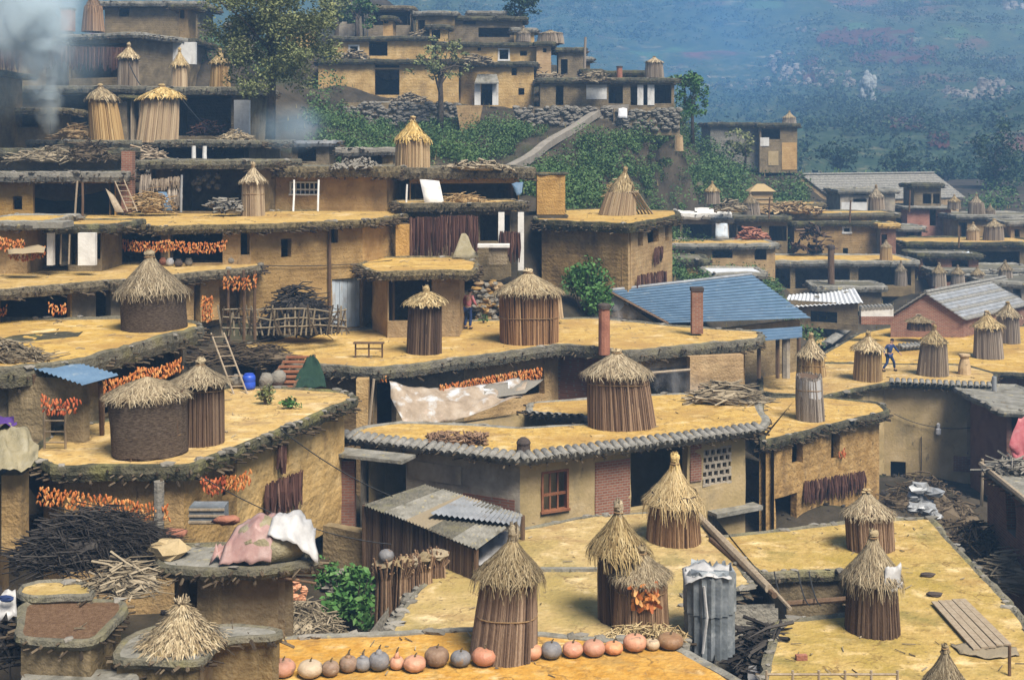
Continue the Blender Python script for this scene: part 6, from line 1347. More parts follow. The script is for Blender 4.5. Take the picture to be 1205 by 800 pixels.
stack(838,240,0,17,28,'grey stack with a yellow tip behind the white lumpy roof', cap=.42, capw=1.3, body='stalk_grey', straw='straw', Y=96)
stack(886,258,0,19,34,'leaning ragged stack left of the square straw hut', cap=.4, capw=1.2, body='stalk_grey', straw='straw_dark', Y=104, lean=-4)
# square straw hut
b = PY(895,252,105.5); par = thing('straw_hut', 'square golden straw hut on a village roof', 'hut', b)
mb = MB(); mb.box(b+Vector((0,0,1.1)), (1.7,1.5,1.6)); mb.build('hut_wall', 'stalk_tan', par)
for i in range(4):
    mb = MB(); mb.box(b+Vector((0,-.02,.55+i*.38)), (1.8,1.6,.08)); mb.build('hut_band', 'straw', par)
mb = MB(); mb.v = [b+Vector(v) for v in ((-1.1,-1,1.9),(1.1,-1,1.9),(1.1,1,1.9),(-1.1,1,1.9),(-.3,0,2.5),(.3,0,2.5))]; mb.f = [(0,1,5,4),(1,2,5),(2,3,4,5),(3,0,4),(3,2,1,0)]; mb.build('hut_roof', 'straw', par)
chimney(978,334,288,92,8,'wood','tall thin dark chimney on the pale terrace')
stack(1043,307,0,13,27,'slim stack on the golden terrace right of the white framed window', cap=.35, capw=1.2, body='stalk_tan', straw='straw_dark', Y=95, knot=.3)
stack(1060,336,0,13,31,'slim pale stack below the golden terrace', cap=.4, capw=1.25, body='stalk_grey', straw='straw_dark', Y=90)
brush(PY(950,303,101)+Vector((0,-2,.6)), (3.2,1,2.2), 60, 'dark boards leaning below the village porch', 'stalk_dark', ang=1.2, rr=(.05,.12), ln=(1.0,2.2), core=False, name='board_stack', cat='boards')
# big tiled gable house
def gable(label, x0, x1, xr, yap, yeave, ybase, Y, length, yaw, wallm, roofm, over=.4, group=None, extra=None, rows=10, name='gable_house', open_eave=False):
    a, b, ap = PY(x0,yeave,Y), PY(x1,yeave,Y), PY(xr,yap,Y); dv = Vector((math.sin(yaw), math.cos(yaw), 0))*length
    base = zat(ybase, Y); par = thing(name, label, 'house', Vector(((a.x+b.x)/2+dv.x/2, Y+dv.y/2, base)), group)
    g = [Vector((a.x,Y,base)), Vector((b.x,Y,base)), b, ap, a]; mb = MB(); mb.v = g+[q+dv for q in g]; mb.f = [(0,1,2,3,4),(9,8,7,6,5),(1,6,7,2),(0,4,9,5)]
    mb.build('wall', wallm, par)
    f = -dv.normalized()*over
    for s, e in ((-1,a),(1,b)):
        out = (e-ap)*(1+.35/ max(.1,(e-ap).length)); r0 = ap+f+Vector((0,0,.12)); r1 = ap+dv-f+Vector((0,0,.12)); e0, e1 = r0+out, r1+out
        for i in range(rows):
            t0, t1 = i/rows, (i+1)/rows+.02; A = r0.lerp(e0,t0); B = r1.lerp(e1,t0); C = r1.lerp(e1,t1)+Vector((0,0,.07)); D = r0.lerp(e0,t1)+Vector((0,0,.07)); th = Vector((0,0,-.08)); mb = MB()
            mb.v = [A,B,C,D,A+th,B+th,C+th,D+th]; mb.f = [(0,1,2,3),(7,6,5,4),(0,4,5,1),(1,5,6,2),(2,6,7,3),(3,7,4,0)]; mb.build('roof_course', roofm if not (extra and s == 1) else extra(i), par)
    mb = MB(); mb.tube([ap+f+Vector((0,0,.16)), ap+dv-f+Vector((0,0,.16))], .13, 6); mb.build('ridge', 'tile', par)
    GROUND.append((par.location.x, par.location.y, base)); return par
gable('big pink gabled house with a long dark tiled roof at the edge of the village', 910, 982, 947, 207, 234, 254, 126, 16, 1.15, 'mud', 'tile')
far('grey village house with two dark slots and a pale band', 985, 1060, 224, 252, 118, 6, [(1004,226,1020,230,'hole'),(1004,234,1020,238,'hole'),(990,238,1020,248,'p:white_wall')], wm='plaster_grey', rim='slab_grey')
stack(1031,250,0,19,34,'grey stack with a pale pointed cap on the right village roof', cap=.42, capw=1.2, body='stalk_grey', straw='straw_dark', Y=110)
far('low dark roofs with heaps of husks in the village middle', 900, 975, 240, 258, 112, 4, [(905,245,940,254,'hole')], wm='mud_grey', deck='gold', rim='straw_edge')
far('two storey red brick village house', 1064, 1126, 244, 285, 116, 7, [(1094,247,1102,266,'hole'),(1064,246,1092,262,'p:white_wall')] and [(1094,247,1102,266,'hole')], wm='brick_bright', th=.2, rim='slab_grey', deck='slab_grey', rag=.05)
far('small pavilion with a dark flat roof on the red brick house', 1072, 1114, 217, 246, 118, 4, [(1086,228,1096,240,'hole'),(1098,228,1106,240,'hole')], wm='mud_grey', rim='moss', ground=False, rag=.06)
far('lower porch with a pale flat roof before the red brick house', 1050, 1092, 268, 300, 108, 4, [(1066,272,1076,292,'hole'),(1080,272,1088,292,'hole')], wm='brick', rim='slab_grey', rag=.05)
far('long village house with a pale flat roof edge at the right', 1124, 1230, 254, 296, 112, 6, [(1128,262,1138,280,'hole')], wm='mud', rim='slab_grey')
stack(1123,246,0,14,18,'golden tipped small stack behind the red brick house', cap=.45, capw=1.2, body='stalk_grey', straw='straw', Y=114)
stack(1149,254,0,18,28,'pale plump stack on the long right village roof', cap=.45, capw=1.05, body='stalk_grey', straw='straw_dark', Y=115, knot=.4)
stack(1165,256,0,12,18,'small stack right of the plump pale stack', cap=.5, capw=1.1, body='stalk_grey', straw='straw_dark', Y=115, knot=.3)
far('wide terrace with a dark eave in front of the red brick house', 1064, 1230, 286, 330, 101, 6, [(1080,296,1130,318,'hole'),(1140,296,1200,316,'hole')], wm='mud_grey', rim='moss', deck='gold')
stack(1145,284,0,15,24,'pink grey stack on the wide terrace', cap=.4, capw=1.25, body='stalk_tan', straw='straw', Y=104)
stack(1169,285,0,23,30,'broad grey stack with yellow lid on the wide terrace', cap=.34, capw=1.2, body='stalk_grey', straw='straw', Y=104, knot=.3)
far('cluster of low brown sheds below the wide terrace', 1096, 1230, 318, 352, 95, 5, [(1112,322,1130,332,'hole'),(1150,322,1175,334,'hole'),(1182,322,1204,334,'hole')], wm='brick', rim='slab_grey')
for x, y, h_, l_ in ((1105,337,30,'left small stack in the row below the wide terrace'),(1127,336,26,'middle small stack in the row below the wide terrace'),(1150,336,24,'third small stack in the row below the wide terrace'),(1183,334,30,'right small stack in the row below the wide terrace')):
    stack(x,y,0,15,h_,l_, cap=.4, capw=1.35, body='stalk_grey', straw='straw_dark', Y=92, knot=.5)
# white tin roof shed
A, B, C, D = PY(920,362,86), PY(1016,356,84), PY(1006,339,90), PY(928,347,92)
par = thing('tin_roof_shed', 'shed with a bright white tin roof in the village middle', 'shed', PY(968,375,87))
mb = MB(); corrugated(mb, A,B,C,D,.3,.04); mb.build('roof_sheet', 'tin_white', par)
for i in range(3):
    mb = MB(); mb.lump(A.lerp(C,.25+.22*i)+Vector((U(-1,1),0,.1)), (.22,.15,.1), .25, 7, 4); mb.build('roof_stone', 'stone', par)
mb = MB(); wall_grid(mb, A.to_2d()+Vector((.5,.4)), B.to_2d()+Vector((-.3,.4)), zat(385,86), B.z-.15, .25, [(1.5,3.3,zat(378,86),zat(365,86))], .8); mb.build('wall', 'mud_grey', par)
for i, x in enumerate((935, 948)):
    pass
# brick gable house
def ex(i): return 'tin_grey' if i % 3 else 'tile'
gh = gable('red brick gable house with a grey tiled roof and pale blue skylight strip', 1048, 1134, 1092, 346, 374, 402, 82, 12, .75, 'brick', 'tile', extra=ex)
stack(1082,388,0,26,20,'wide low stack with a flat straw lid before the brick gable', cap=.45, capw=1.5, body='stalk_dark', straw='straw_dark', Y=80, knot=.3)
mb = MB(); a, b, c, d = PY(1140,352,88), PY(1160,347,93), PY(1172,353,90), PY(1153,360,85.5); up = Vector((0,0,.45)); mb.v = [a+up,b+up,c+up,d+up,a,b,c,d]; mb.f = [(0,1,2,3),(0,3,7,4),(3,2,6,7),(2,1,5,6),(1,0,4,5)]; solo(mb, 'skylight_sheet', 'tin_blue', 'pale blue sheet strip on the brick gable house roof', 'roof sheet')
# golden decks behind the yellow house
dka = poly([(930,404),(968,408),(1012,374),(1004,366),(940,368)], -13.0)
house('golden roof between the blue tin house and the sloping tiled ridge', dka, -13.0, -16.5, deck='gold', rim='slab_grey', rag=.06, sticks=2, stones=1)
dkb = poly([(960,433),(1050,441),(1135,437),(1230,441),(1230,384),(1056,383),(1010,392),(960,420)], -12.4)
hb, hbw = house('wide golden roof on the right carrying two tall grey stacks', dkb, -12.4, -16.8, deck='gold', rim='moss', wm='brick_dark', rag=.06, sticks=4, stones=1)
stack(1163,421,-12.4,31,60,'left tall grey stack with a fluffy cap on the wide golden roof', cap=.36, capw=1.45, body='stalk_grey', straw='straw', top=.82, knot=.4)
stack(1186,403,-12.4,26,52,'right tall grey stack overlapping the fluffy capped one', cap=.36, capw=1.45, body='stalk_grey', straw='straw', top=.85, knot=.5)
for x0, y0, x1, y1, z, l_ in ((1056,411,1092,408,-12.3,'short strip of dark curved tiles on the wide golden roof'),(970,407,1012,376,-12.9,'sloping tiled ridge between the golden roofs')):
    par = thing('tile_ridge', l_, 'tile ridge', P((x0+x1)/2,(y0+y1)/2,z)); a, b = P(x0,y0,z), P(x1,y1,z)
    mb = MB(); d = b-a; mb.box((a+b)/2+Vector((0,0,.12)), (d.length,.35,.24), Matrix.Rotation(math.atan2(d.y,d.x),3,'Z')); mb.build('ridge_wall', 'slab_grey', par)
    k = int(d.length/.27)
    for i in range(k):
        o = bpy.data.objects.new('roof_tile', TILE); COL.objects.link(o); o.parent = par; p = a.lerp(b,(i+.5)/k)+Vector((0,.0,.3)); o.location = p-LOC[par.name]; o.rotation_euler = (0,.3,math.atan2(-d.x, d.y)*-1 if False else math.atan2(d.y,d.x)-math.pi/2)
par = thing('tile_ridge', 'red and white painted tile ridge before the brick gable', 'tile ridge', PY(1030,378,80)); a, b = PY(1012,368,80), PY(1050,366,80)
mb = MB(); mb.box((a+b)/2, ((b-a).length,.5,.5)); mb.build('ridge_wall', 'white_wall', par); mb = MB(); mb.box((a+b)/2+Vector((0,-.05,-.5)), ((b-a).length,.5,.5)); mb.build('ridge_base', 'brick', par)
for k in range(9):
    mb = MB(); p = a.lerp(b,(k+.5)/9); mb.tube([p+Vector((0,-.3,.28)), p+Vector((0,.3,.34))], .12, 6); mb.build('cap_tile', 'tile', par)
# right edge: brick house with rail, cloth, yard
rb = [PY(1170,560,47).to_2d(), PY(1260,560,40).to_2d(), PY(1330,560,48).to_2d(), PY(1240,560,55).to_2d()]
rbh = house('dark red brick house with a roof terrace at the right edge', [P(1152,548,-11.0).to_2d(), P(1236,630,-11.0).to_2d()+Vector((.5,0)), P(1330,560,-11.0).to_2d(), P(1215,528,-11.0).to_2d()], -11.0, -16.2, ops={0:[(1184,585,1195,628,'hole'),(1186,650,1192,690,'hole')]}, wm='brick_dark', th=.18, rim='slab_grey', deck='slab_grey', sticks=1, rag=.03, lip=.03, ins=.25)
a, b = P(1154,549,-11.0), P(1234,628,-11.0)
mb = MB(); mb.tube([a+Vector((0,0,.1)), b+Vector((.4,0,.1))], .09, 6); solo(mb, 'timber_beam', 'wood_pale', 'long timber beam along the right brick house roof edge', 'beam')
cloth([[P(1189,552,-11)+Vector((.25,0,1.7)), P(1216,552,-11)+Vector((0,0,1.9))], [P(1186,552,-11)+Vector((0,-.1,1.0)), P(1216,552,-11)+Vector((0,-.1,1.0))], [P(1190,552,-11)+Vector((0,-.1,.25)), P(1216,552,-11)+Vector((0,-.1,.1))]], 'hanging_cloth', 'cloth_pink', 'pink and red cloth hanging at the right edge', 'cloth', 7, .12)
brush(P(1192,556,-11.0), (1.6,.7,.45), 70, 'white and grey scraps on the right brick house roof', 'stone_pale', rr=(.02,.06), spread=3)
house('dark red brick house behind the yellow house downpipe', rect(1173,1260,57,6), -11.9, -16.6, wm='brick_dark', deck='slab_grey', rim='slab_grey', sticks=0, ops={0:[(1190,470,1200,520,'hole')]})
# lane rubbish
brush(Vector((16.8,52,-16.0)), (5,4,2.6), 700, 'dark heap of rubbish and branches in the muddy lane', 'twig', rr=(.015,.045), ln=(.3,1.1), spread=3)
mb = MB()
for i in range(11): mb.lump(PY(U(1074,1100), U(572,606), 47.5+U(-.4,.4)), (U(.2,.45),U(.2,.35),U(.1,.22)), .35, 8, 5)
solo(mb, 'plastic_bags', 'tin_grey', 'heap of crumpled pale blue plastic bags in the muddy lane', 'plastic bags')
brush(P(1148,668,-14.2), (2.6,2.0,1.5), 220, 'brown rubble heap beside the lower right roof', 'twig', rr=(.02,.05), spread=3)
brush(P(1165,690,-14.0)+Vector((.6,0,0)), (2.2,2.2,1.3), 120, 'pale sticks below the right brick house', 'twig_pale', rr=(.02,.04), spread=.6)
for i in range(2):
    post(PY(1155,595,46), PY(1156,540,46), .06, 'pale post at the corner of the right brick house', 'wood_pale') if i == 0 else None
for e in [(10.5,42,-15),(9,45,-15),(12,40,-15),(20,50,-16.4),(22,42,-16.4),(14,46,-15.4),(18,36,-15.6),(30,60,-17),(30,80,-16.5),(45,100,-12),(60,120,-9),(25,115,-8.0),(50,150,-9),(90,150,-9),(20,150,-6)]: GROUND.append(e)
for px_, py_, Y in ((600,205,84),(560,190,88),(640,210,84),(700,200,90),(760,200,110),(720,170,97),(820,200,118),(850,215,116),(900,215,126),(780,150,102),(790,334,84),(820,330,90),(850,345,86),(900,345,86),(835,335,78),(870,345,76),(450,160,97),(420,150,98),(530,165,95),(560,130,103),(480,180,86),(520,182,80),(620,225,76),(700,235,78),(765,228,100),(660,180,92),(620,160,95),(590,150,98),(350,140,92),(330,160,84),(400,100,104),(600,60,125),(480,8,130),(650,75,125),(720,95,122),(780,120,125)):
    GROUND.append(tuple(PY(px_,py_,Y)))
for e in [(-60,150,18),(-60,110,11),(-60,80,3.5),(-45,60,-2),(-20,170,20),(10,170,8),(40,185,-12),(-100,185,26),(110,185,-14),(0,140,10.5)]: GROUND.append(e)

# ---- more of the crowded village
far('hut with a weathered blue grey sheet roof beside the big tree', 334, 394, 166, 192, 76, 4, [(350,172,372,190,'hole')], wm='mud_grey', rim='tin_grey', deck='tin_grey', rag=.05, lip=.03)
far('low mud house with a pale rubble roof edge left of the tall tan stack', 392, 470, 176, 200, 71, 4, [(432,182,450,196,'hole')], wm='mud', rim='stone_pale', deck='moss_pale', stones=2)
far('small ledge house of pale earth under the retaining wall', 404, 490, 121, 134, 103, 3, [], wm='mud_grey', rim='slab_grey', ground=False)
far('little stone hut beside the golden tower', 676, 700, 68, 92, 116, 3, [(682,74,690,86,'hole')], wm='mud_grey', rim='slab_grey')
far('flat roofed hut with a pale wall at the top of the hill left', 388, 428, 6, 44, 120, 4, [(396,12,402,26,'hole'),(412,14,420,28,'hole')], wm='plaster_grey', rim='slab_grey')
far('grey roofed shed behind the gallery house on the hill', 548, 600, 14, 30, 124, 4, [(560,18,584,26,'hole')], wm='mud_grey', rim='slab_grey')
far('mud house under the white lumpy roof house', 786, 838, 306, 340, 86, 4, [(800,314,808,326,'hole')], wm='mud', rim='moss')
far('shed with a pale tin roof above the blue roof ridge', 832, 906, 322, 346, 82, 4, [(846,328,866,342,'hole')], wm='mud_grey', rim='slab_grey', deck='tin_white', rag=.05)
far('dark low shed right of the pale tin roof', 960, 1046, 338, 362, 90, 4, [(976,344,1010,358,'hole')], wm='mud_grey', rim='slab_grey')
far('row house with a rusty ledge above the brick gable', 1078, 1160, 300, 322, 97, 4, [(1086,304,1104,318,'hole'),(1120,306,1140,318,'hole')], wm='brick', rim='moss', deck='slab_grey')
far('grey village house at the far right below the hazy tree', 1160, 1240, 332, 372, 89, 5, [(1172,340,1184,354,'hole'),(1192,340,1202,356,'hole')], wm='plaster_grey', rim='slab_grey')
far('pale plaster house with a dark doorway far right', 1186, 1250, 262, 290, 106, 5, [(1194,270,1200,284,'hole')], wm='mud', rim='slab_grey')
cloth([[PY(1072,300,99), PY(1086,300,99)], [PY(1070,314,98.6), PY(1088,314,98.6)]], 'laundry', 'plastic_white', 'pale laundry hanging under the wide terrace', 'laundry', 5, .12)
cloth([[PY(1132,296,99), PY(1144,297,99)], [PY(1136,310,98.6), PY(1150,308,98.6)]], 'laundry', 'door_blue', 'bluish laundry hanging under the wide terrace', 'laundry', 5, .12)
cloth([[PY(842,263,96.8), PY(856,263,96.8)], [PY(842,280,96.4), PY(857,280,96.4)]], 'laundry', 'door_blue', 'pale blue cloth hung on the white walled bay', 'laundry', 4, .06)
brush(PY(885,284,98)+Vector((0,0,.1)), (2.4,1.0,1.0), 60, 'orange brown husk heap on the pale village ledge', 'clay', rr=(.05,.14), spread=3)
brush(PY(930,252,104)+Vector((0,0,.1)), (5,1.2,.9), 90, 'heap of orange brown husks on the long low roof', 'stalk_tan', rr=(.04,.12), spread=3)
brush(PY(860,250,97)+Vector((0,0,.1)), (2.6,1.2,.9), 60, 'brown stick heap beside the white lumpy roof', 'twig_pale', rr=(.03,.08), spread=3)
for x_, y_, l_ in ((905,258,'thin pole on the village roof by the straw hut'),(1000,262,'thin pole on the village roof by the white framed window'),(1070,250,'thin pole by the red brick house'),(1128,292,'thin pole on the wide terrace'),(960,306,'thin pole on the golden terrace')):
    post(PY(x_,y_,100), PY(x_+1,y_-26,100), .07, l_, 'wood')
for e in [(0,160,-2),(30,140,-9.5),(50,128,-9),(70,140,-10),(30,170,-13)]: GROUND.append(e)

far('pale house with a pinkish front behind the big tree crown', 262, 300, 28, 56, 102, 4, [(272,34,282,46,'hole')], wm='plaster_grey', rim='slab_grey')
far('narrow mud house right of the big tree crown', 330, 372, 18, 52, 110, 4, [(340,24,350,38,'hole'),(356,28,364,40,'hole')], wm='mud_hill', rim='moss')
far('small golden hut above the broad hill house', 500, 532, 30, 50, 114, 3, [(508,34,518,46,'hole')], wm='mud_hill', rim='moss')
far('small hut with a stone edged roof beside the gallery house', 600, 634, 34, 54, 116, 3, [(608,40,616,50,'hole')], wm='mud_hill', rim='slab_grey')
far('thin roofed store beside the long row house', 700, 764, 84, 98, 107, 3, [(708,87,720,96,'hole'),(736,87,750,96,'hole')], wm='mud', rim='moss')
# ================================================================ trees
tree(PY(318,158,74), 11.0, (8.6,7,9.2), 'big olive green tree rising behind the shadowy porch house', 24000, .17, 'leaf_olive', .24, .7, clumps=90, limbs=26, gap=.40)
tree(PY(397,60,112), 7, (3.2,3,5), 'tall yellowish tree beside the hill houses', 900, .3, 'leaf_olive', .2, .6, clumps=18)
tree(PY(420,46,118), 4.5, (4.6,4,3.6), 'round dark green tree between the upper hill houses', 1200, .3, 'leaf', .2, .5)
tree(PY(612,30,124), 3.6, (4.2,4,3.6), 'round dark tree on the hill top', 1200, .3, 'leaf_far', .2, .5)
tree(PY(518,150,98), 7.8, (5.5,5,5), 'thin branched grey green tree before the hill houses', 900, .25, 'leaf_olive', .22, .62, clumps=30, gap=.35, limbs=18)
tree(PY(815,165,104), 6, (3,3,5.2), 'light green feathery tree at the end of the row house', 1300, .25, 'leaf_bright', .14, .6)
tree(PY(806,120,106), 2.6, (2.8,2.4,1.6), 'dark palm like shrub above the light green tree', 260, .4, 'leaf', .1, .6)
tree(PY(877,195,122), 4, (4,3.4,3.4), 'sparse pale green shrub against the dark stone house', 700, .28, 'leaf_olive', .1, .5)
tree(PY(1172,262,165), 13.5, (8.5,8,11), 'tall hazy poplar like tree at the right edge', 2600, .4, 'leaf_far', .4, .7, clumps=40)
tree(PY(988,215,190), 6.5, (6,6,4.5), 'round hazy tree beyond the tiled gable house', 900, .5, 'leaf_far', .3, .5)
tree(PY(1062,232,185), 8, (6,6,6), 'pale hazy tree above the brick house pavilion', 900, .5, 'leaf_far', .3, .5)
tree(PY(1110,235,190), 7, (8,6,5.5), 'broad hazy tree left of the tall hazy tree', 900, .5, 'leaf_far', .3, .5)
# slope shrubs: one mass of ground cover
mf = MB()
def over(px0, px1, py0, py1, n, Y0, Y1, r=(.6,1.5), lf=.3, per=60):
    for _ in range(n):
        if R() < .22: continue
        px_, py_ = U(px0,px1), U(py0,py1); t = (py1-py_)/(py1-py0); Y = Y0+(Y1-Y0)*t+U(-1.5,1.5); x = (px_-CX)*Y/F
        if min((Vector((x, Y))-q_.to_2d()).length for q_ in PATHPTS) < 2.3: continue
        rr = U(*r)
        if 590 < px_ < 742:
            k_ = min(range(len(PATHPX)), key=lambda q_: abs(PATHPX[q_][0]-px_)); yy = H - F*(ground_z(x, Y)+rr*1.2)/Y
            if Y < PATHPX[k_][2]+.5 and yy < PATHPX[k_][1]+4: continue
        leaves(mf, (x, Y, ground_z(x, Y)+rr*.45), (rr, rr, rr*.75), per, lf)
GZ_READY = True
# ================================================================ terrain
def ground_z(x, y):
    sw = sz = 0.0
    for gx, gy, gz in GROUND:
        d2 = (gx-x)**2 + (gy-y)**2 + .3; w_ = 1/d2**1.6; sw += w_; sz += w_*gz
    return sz/sw
for e in [(0,8,-15),(-15,10,-13),(15,10,-16),(-25,15,-11)]: GROUND.append(e)
def build_terrain():
    mb = MB(); xs = []; x = -110
    y = 4.0; rows = []
    ys = []
    while y < 190: ys.append(y); y += .9 if y < 60 else 1.6 if y < 120 else 4
    while x <= 120: xs.append(x); x += .9 if abs(x) < 30 else 1.8 if abs(x) < 60 else 5
    nx = len(xs)
    for y in ys:
        for x in xs: mb.v.append(Vector((x, y, ground_z(x, y) - .12 + nz((x*.6, y*.6, 0))*.15)))
    for j in range(len(ys)-1):
        for i in range(nx-1): mb.f.append((j*nx+i, j*nx+i+1, (j+1)*nx+i+1, (j+1)*nx+i))
    return mb.build('ground', 'terrain_mat', None, 'structure', True)
build_terrain()
over(600,700,165,245,150,75,96,(.5,1.5),.17,300)
over(690,800,150,245,230,80,106,(.5,1.6),.18,200)
over(780,945,190,240,150,104,124,(.6,2.0),.22,260)
over(370,560,140,195,200,78,99,(.4,1.3),.15,240)
over(560,640,130,195,100,82,99,(.4,1.2),.15,240)
over(240,400,60,150,50,95,120,(.7,1.6),.2,200)
over(980,1205,215,258,70,132,170,(.8,2.4),.3,160)
over(800,870,296,345,14,78,92,(.4,.8),.15,120)
for _ in range(260):
    x = U(5, 19); Y = U(76, 106); rr = U(.3, 1.1)
    if min((Vector((x, Y))-q_.to_2d()).length for q_ in PATHPTS) < 4: continue
    leaves(mf, (x, Y, ground_z(x, Y)+rr*.35), (rr, rr, rr*.7), 130, .17)
over(400,545,130,152,40,97,100,(.3,.7),.14,120)
over(606,800,130,154,70,96,99,(.3,.8),.14,120)
mf.build('slope_shrubs', 'leaf', None, 'stuff')
mg = MB()
for _ in range(5200):
    x = U(-45, 60); Y = U(62, 150); z = ground_z(x, Y)-.1; h_ = U(.2,.6); a = U(0,6.28); d = Vector((math.cos(a)*.12, math.sin(a)*.12, 1)).normalized()
    i = len(mg.v); s = Vector((math.sin(a), -math.cos(a), 0))*.06; p = Vector((x, Y, z)); mg.v += [p-s, p+s, p+d*h_]; mg.f.append((i, i+1, i+2))
mg.build('dry_grass', 'grass_dry', None, 'stuff')
mq = MB()
for _ in range(2600):
    x = U(-20, 24); Y = U(20, 60); z = ground_z(x, Y)-.05; r_ = U(.03,.12); mq.lump((x, Y, z), (r_*1.4, r_, r_*.7), .3, 5, 3)
mq.build('yard_rubble', 'black_bits', None, 'stuff')
# ================================================================ far mountain
def mz(x, y):
    t = max(0, y-165); z = -15 + t*.235 + max(0, x-30)*-.02 + t*.0001*x
    z += nz((x*.012, y*.012, 3))*9*min(1, t/90) + nz((x*.04, y*.04, 1))*3*min(1, t/60) + nz((x*.12, y*.12, 5))*.9
    st = 5.0; k = z/st; f = k-math.floor(k); return z*.55 + .45*st*(math.floor(k)+min(1, f*2.2))
mb = MB(); xs = [-360+6*i for i in range(131)]; ys = [150+4.5*i for i in range(150)]; nx = len(xs)
for y in ys:
    for x in xs: mb.v.append(Vector((x, y, mz(x, y))))
for j in range(len(ys)-1):
    for i in range(nx-1): mb.f.append((j*nx+i, j*nx+i+1, (j+1)*nx+i+1, (j+1)*nx+i))
mb.build('mountain', 'mountain_mat', None, 'structure', True)
mf = MB(); random.seed(21)
for _ in range(13000):
    y = 170+480*R()**1.3; x = U(-.12, .46)*y
    if nz((x*.02, y*.02, 8))+U(-.35,.35) < -.05: continue
    r_ = U(.6, 1.4) if R() < .7 else U(1.4, 3.0); c = Vector((x, y, mz(x, y)+r_*.4))
    leaves(mf, c, (r_*1.2, r_, r_*.8), int(14+9*r_), .34+r_*.16)
mf.build('mountain_shrubs', 'leaf_far', None, 'stuff')
mf = MB()
for _ in range(2600):
    y = 175+420*R()**1.2; x = U(-.12, .46)*y
    if nz((x*.015, y*.03, 18)) < .1: continue
    r_ = U(.7, 2.0); leaves(mf, Vector((x, y, mz(x, y)+r_*.3)), (r_*1.6, r_, r_*.5), 16, .5)
mf.build('mountain_grass', 'leaf_dry', None, 'stuff')
def hit(px, py):
    Y = 168.0
    while Y < 780:
        p = PY(px, py, Y)
        if p.z < mz(p.x, Y): return Vector((p.x, Y, mz(p.x, Y)))
        Y += 1.5
    return None
mr = MB()
for (x0, x1, y0, y1, n, s) in ((905,940,66,90,34,(.3,.9)),(915,1005,86,104,46,(.3,1.0)),(1108,1150,108,118,26,(.4,1.0)),(1150,1190,98,118,34,(.4,1.2)),(830,910,96,104,14,(.3,.8)),(935,960,34,42,5,(.4,.9)),(1175,1205,0,14,10,(.8,1.6))):
    for _ in range(n):
        p = hit(U(x0,x1), U(y0,y1))
        if p: r_ = U(*s); mr.lump(p+Vector((0,0,r_*.2)), (r_, r_*.8, r_*U(.7,1.5)), .3, 6, 4)
mr.build('rock_outcrop', 'rock_far', None, 'stuff')
p = hit(1021, 121)
par = thing('rock_pinnacle', 'pale upright rock tower standing on the far mountainside', 'rock', p); s = p.y/F; mb = MB()
for i in range(26): mb.lump(p+Vector((U(-8,8)*s, U(-3,3)*s, U(2,26)*s)), (U(2.5,4.5)*s, 3*s, U(5,9)*s), .15, 7, 5)
for i in range(6): mb.lump(p+Vector((U(-4,4)*s, 0, U(26,36)*s)), (2.6*s, 2.4*s, 4.5*s), .15, 7, 5)
mb.build('rock', 'rock_white', par)
# red soil sheets: bare earth terraces lying on the slope
for k, (x0, x1, y0, y1) in enumerate(((962,1075,38,58),(1000,1105,58,78),(944,962,72,100),(1045,1085,140,156),(1092,1116,160,178))):
    mb = MB(); nu, nv = 26, 10; ok = True; g = []
    for j in range(nv+1):
        for i in range(nu+1):
            q = hit(x0+(x1-x0)*i/nu+U(-2,2), y1+(y0-y1)*j/nv+U(-1,1)); g.append(q+Vector((0,-.3,.35+U(0,.25))))
    mb.v = g; 
    for j in range(nv):
        for i in range(nu):
            if (i in (0,nu-1) or j in (0,nv-1)) and R() < .45: continue
            if R() < .12: continue
            if abs(g[j*(nu+1)+i].y-g[(j+1)*(nu+1)+i+1].y) > 14: continue
            mb.f.append((j*(nu+1)+i, j*(nu+1)+i+1, (j+1)*(nu+1)+i+1, (j+1)*(nu+1)+i))
    mb.build('red_soil', 'red_soil_mat', None, 'structure', True)
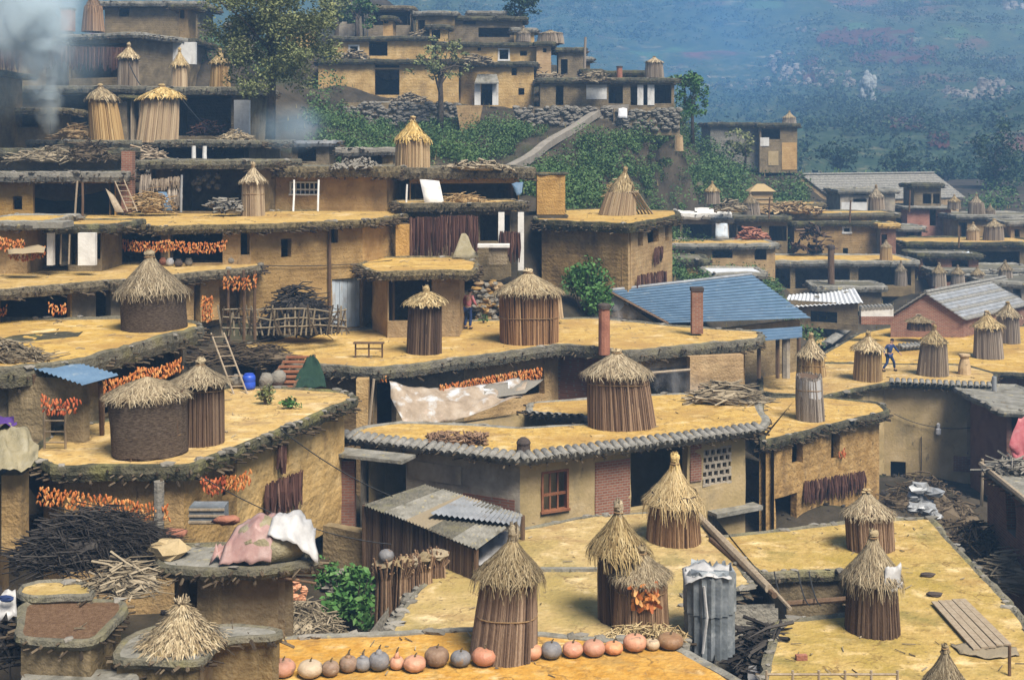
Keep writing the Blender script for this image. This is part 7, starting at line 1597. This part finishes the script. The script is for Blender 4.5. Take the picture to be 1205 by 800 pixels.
# ================================================================ haze and smoke
def volume_mat(name, color, dens, noise_scale=None, lo=.45, hi=.7, stretch=(1,1,1), fall=None, aniso=-.25):
    m = bpy.data.materials.new(name); m.use_nodes = True; n = m.node_tree.nodes; l = m.node_tree.links; n.remove(n['Principled BSDF'])
    v = n.new('ShaderNodeVolumePrincipled'); v.inputs['Color'].default_value = (*color, 1); v.inputs['Density'].default_value = dens; v.inputs['Anisotropy'].default_value = aniso
    l.new(v.outputs[0], n['Material Output'].inputs['Volume'])
    if noise_scale:
        tc = n.new('ShaderNodeTexCoord'); mp = n.new('ShaderNodeMapping'); mp.inputs['Scale'].default_value = stretch; l.new(tc.outputs['Object'], mp.inputs[0])
        nn = n.new('ShaderNodeTexNoise'); nn.inputs['Scale'].default_value = noise_scale; nn.inputs['Detail'].default_value = 4; nn.inputs['Distortion'].default_value = .6; l.new(mp.outputs[0], nn.inputs[0])
        mr = n.new('ShaderNodeMapRange'); mr.inputs[1].default_value = lo; mr.inputs[2].default_value = hi; mr.inputs[4].default_value = dens; l.new(nn.outputs['Fac'], mr.inputs[0])
        src = mr.outputs[0]
        if fall:     # soft edge: density falls off towards the side of the cell (generated coordinates)
            g = n.new('ShaderNodeVectorMath'); g.operation = 'SUBTRACT'; g.inputs[1].default_value = (.5,.5,.5); l.new(tc.outputs['Generated'], g.inputs[0])
            ln = n.new('ShaderNodeVectorMath'); ln.operation = 'LENGTH'; l.new(g.outputs[0], ln.inputs[0])
            m2 = n.new('ShaderNodeMapRange'); m2.inputs[1].default_value = .5; m2.inputs[2].default_value = .1; l.new(ln.outputs['Value'], m2.inputs[0])
            mu = n.new('ShaderNodeMath'); mu.operation = 'MULTIPLY'; l.new(src, mu.inputs[0]); l.new(m2.outputs[0], mu.inputs[1]); src = mu.outputs[0]
        l.new(src, v.inputs['Density'])
    M[name] = m; return m
volume_mat('haze_mat', (.30,.58,1.0), .0011, aniso=0.0)
mb = MB(); mb.box((20, 400, 60), (1000, 840, 190)); hz = mb.build('haze', 'haze_mat', None, 'stuff')
def smoke(pts, name, label, mname):
    mb = MB(); mb.tube([PY(x,y,Y) for x,y,Y,r in pts], [r for x,y,Y,r in pts], 12)
    return solo(mb, name, mname, label, 'smoke')
volume_mat('smoke_mat', (.60,.74,1.0), 1.1, .55, .42, .62, (1,1,.45))
volume_mat('smoke_wide', (.58,.82,1.0), .42, .3, .30, .7, (1,1,.6), True)
volume_mat('smoke_thin', (.9,.93,1.0), .8, 1.2, .45, .65, (1,1,.6), True)
volume_mat('smoke_plume', (.80,.93,1.0), 1.0, .9, .34, .66, (1,1,.6), True)
par = thing('smoke_plume', 'white blue smoke plume curling up at the far left', 'smoke', PY(57,150,66))
for x_, y_, r_ in ((60,146,.55),(55,132,.7),(60,118,.75),(50,104,.9),(58,88,1.1),(45,70,1.3),(58,50,1.5),(36,34,2.0),(55,8,2.2),(20,6,2.4),(10,40,1.6)):
    mb = MB(); mb.lump(PY(x_,y_,66.2+r_*.2), (r_,r_,r_*1.25), .02, 14, 9); mb.build('smoke_puff', 'smoke_plume', par)
def puff(px, py, Y, rx, rz, label, mname, ry=3):
    mb = MB(); c = PY(px,py,Y); mb.lump(c, (rx,ry,rz), .03, 16, 10); return solo(mb, 'smoke_puff', mname, label, 'smoke')
puff(30,55,66.6,5.0,4.2,'wide veil of blue smoke at the top left','smoke_wide',1.6)
puff(345,150,70.5,2.6,1.5,'blue smoke puff drifting under the big tree','smoke_wide',1.8)
volume_mat('smoke_layer', (.14,.48,1.0), .014, .02, .35, .7, (1,1,1), True)
mb = MB(); mb.lump((26,215,20), (46,55,24), .03, 16, 10); solo(mb, 'smoke_layer', 'smoke_layer', 'blue smoke layer hanging in the valley behind the hill houses', 'smoke')
volume_mat('added_haze', (.42,.66,1.0), .0045, .012, .3, .7, (1,1,1), True)
mb = MB(); mb.lump((85,250,22), (95,70,42), .03, 16, 10); solo(mb, 'added_haze', 'added_haze', 'pale blue haze added before the mountain at the right to lighten it', 'mist')  # extra haze volume, added to brighten and soften the mountain behind
puff(790,455,48.4,1.6,1.0,'bluish smoke in the opening right of the reed stack','smoke_thin',.6)
puff(722,372,51.5,1.0,.55,'small white smoke puff beside the clay chimney pipe','smoke_thin',.6)
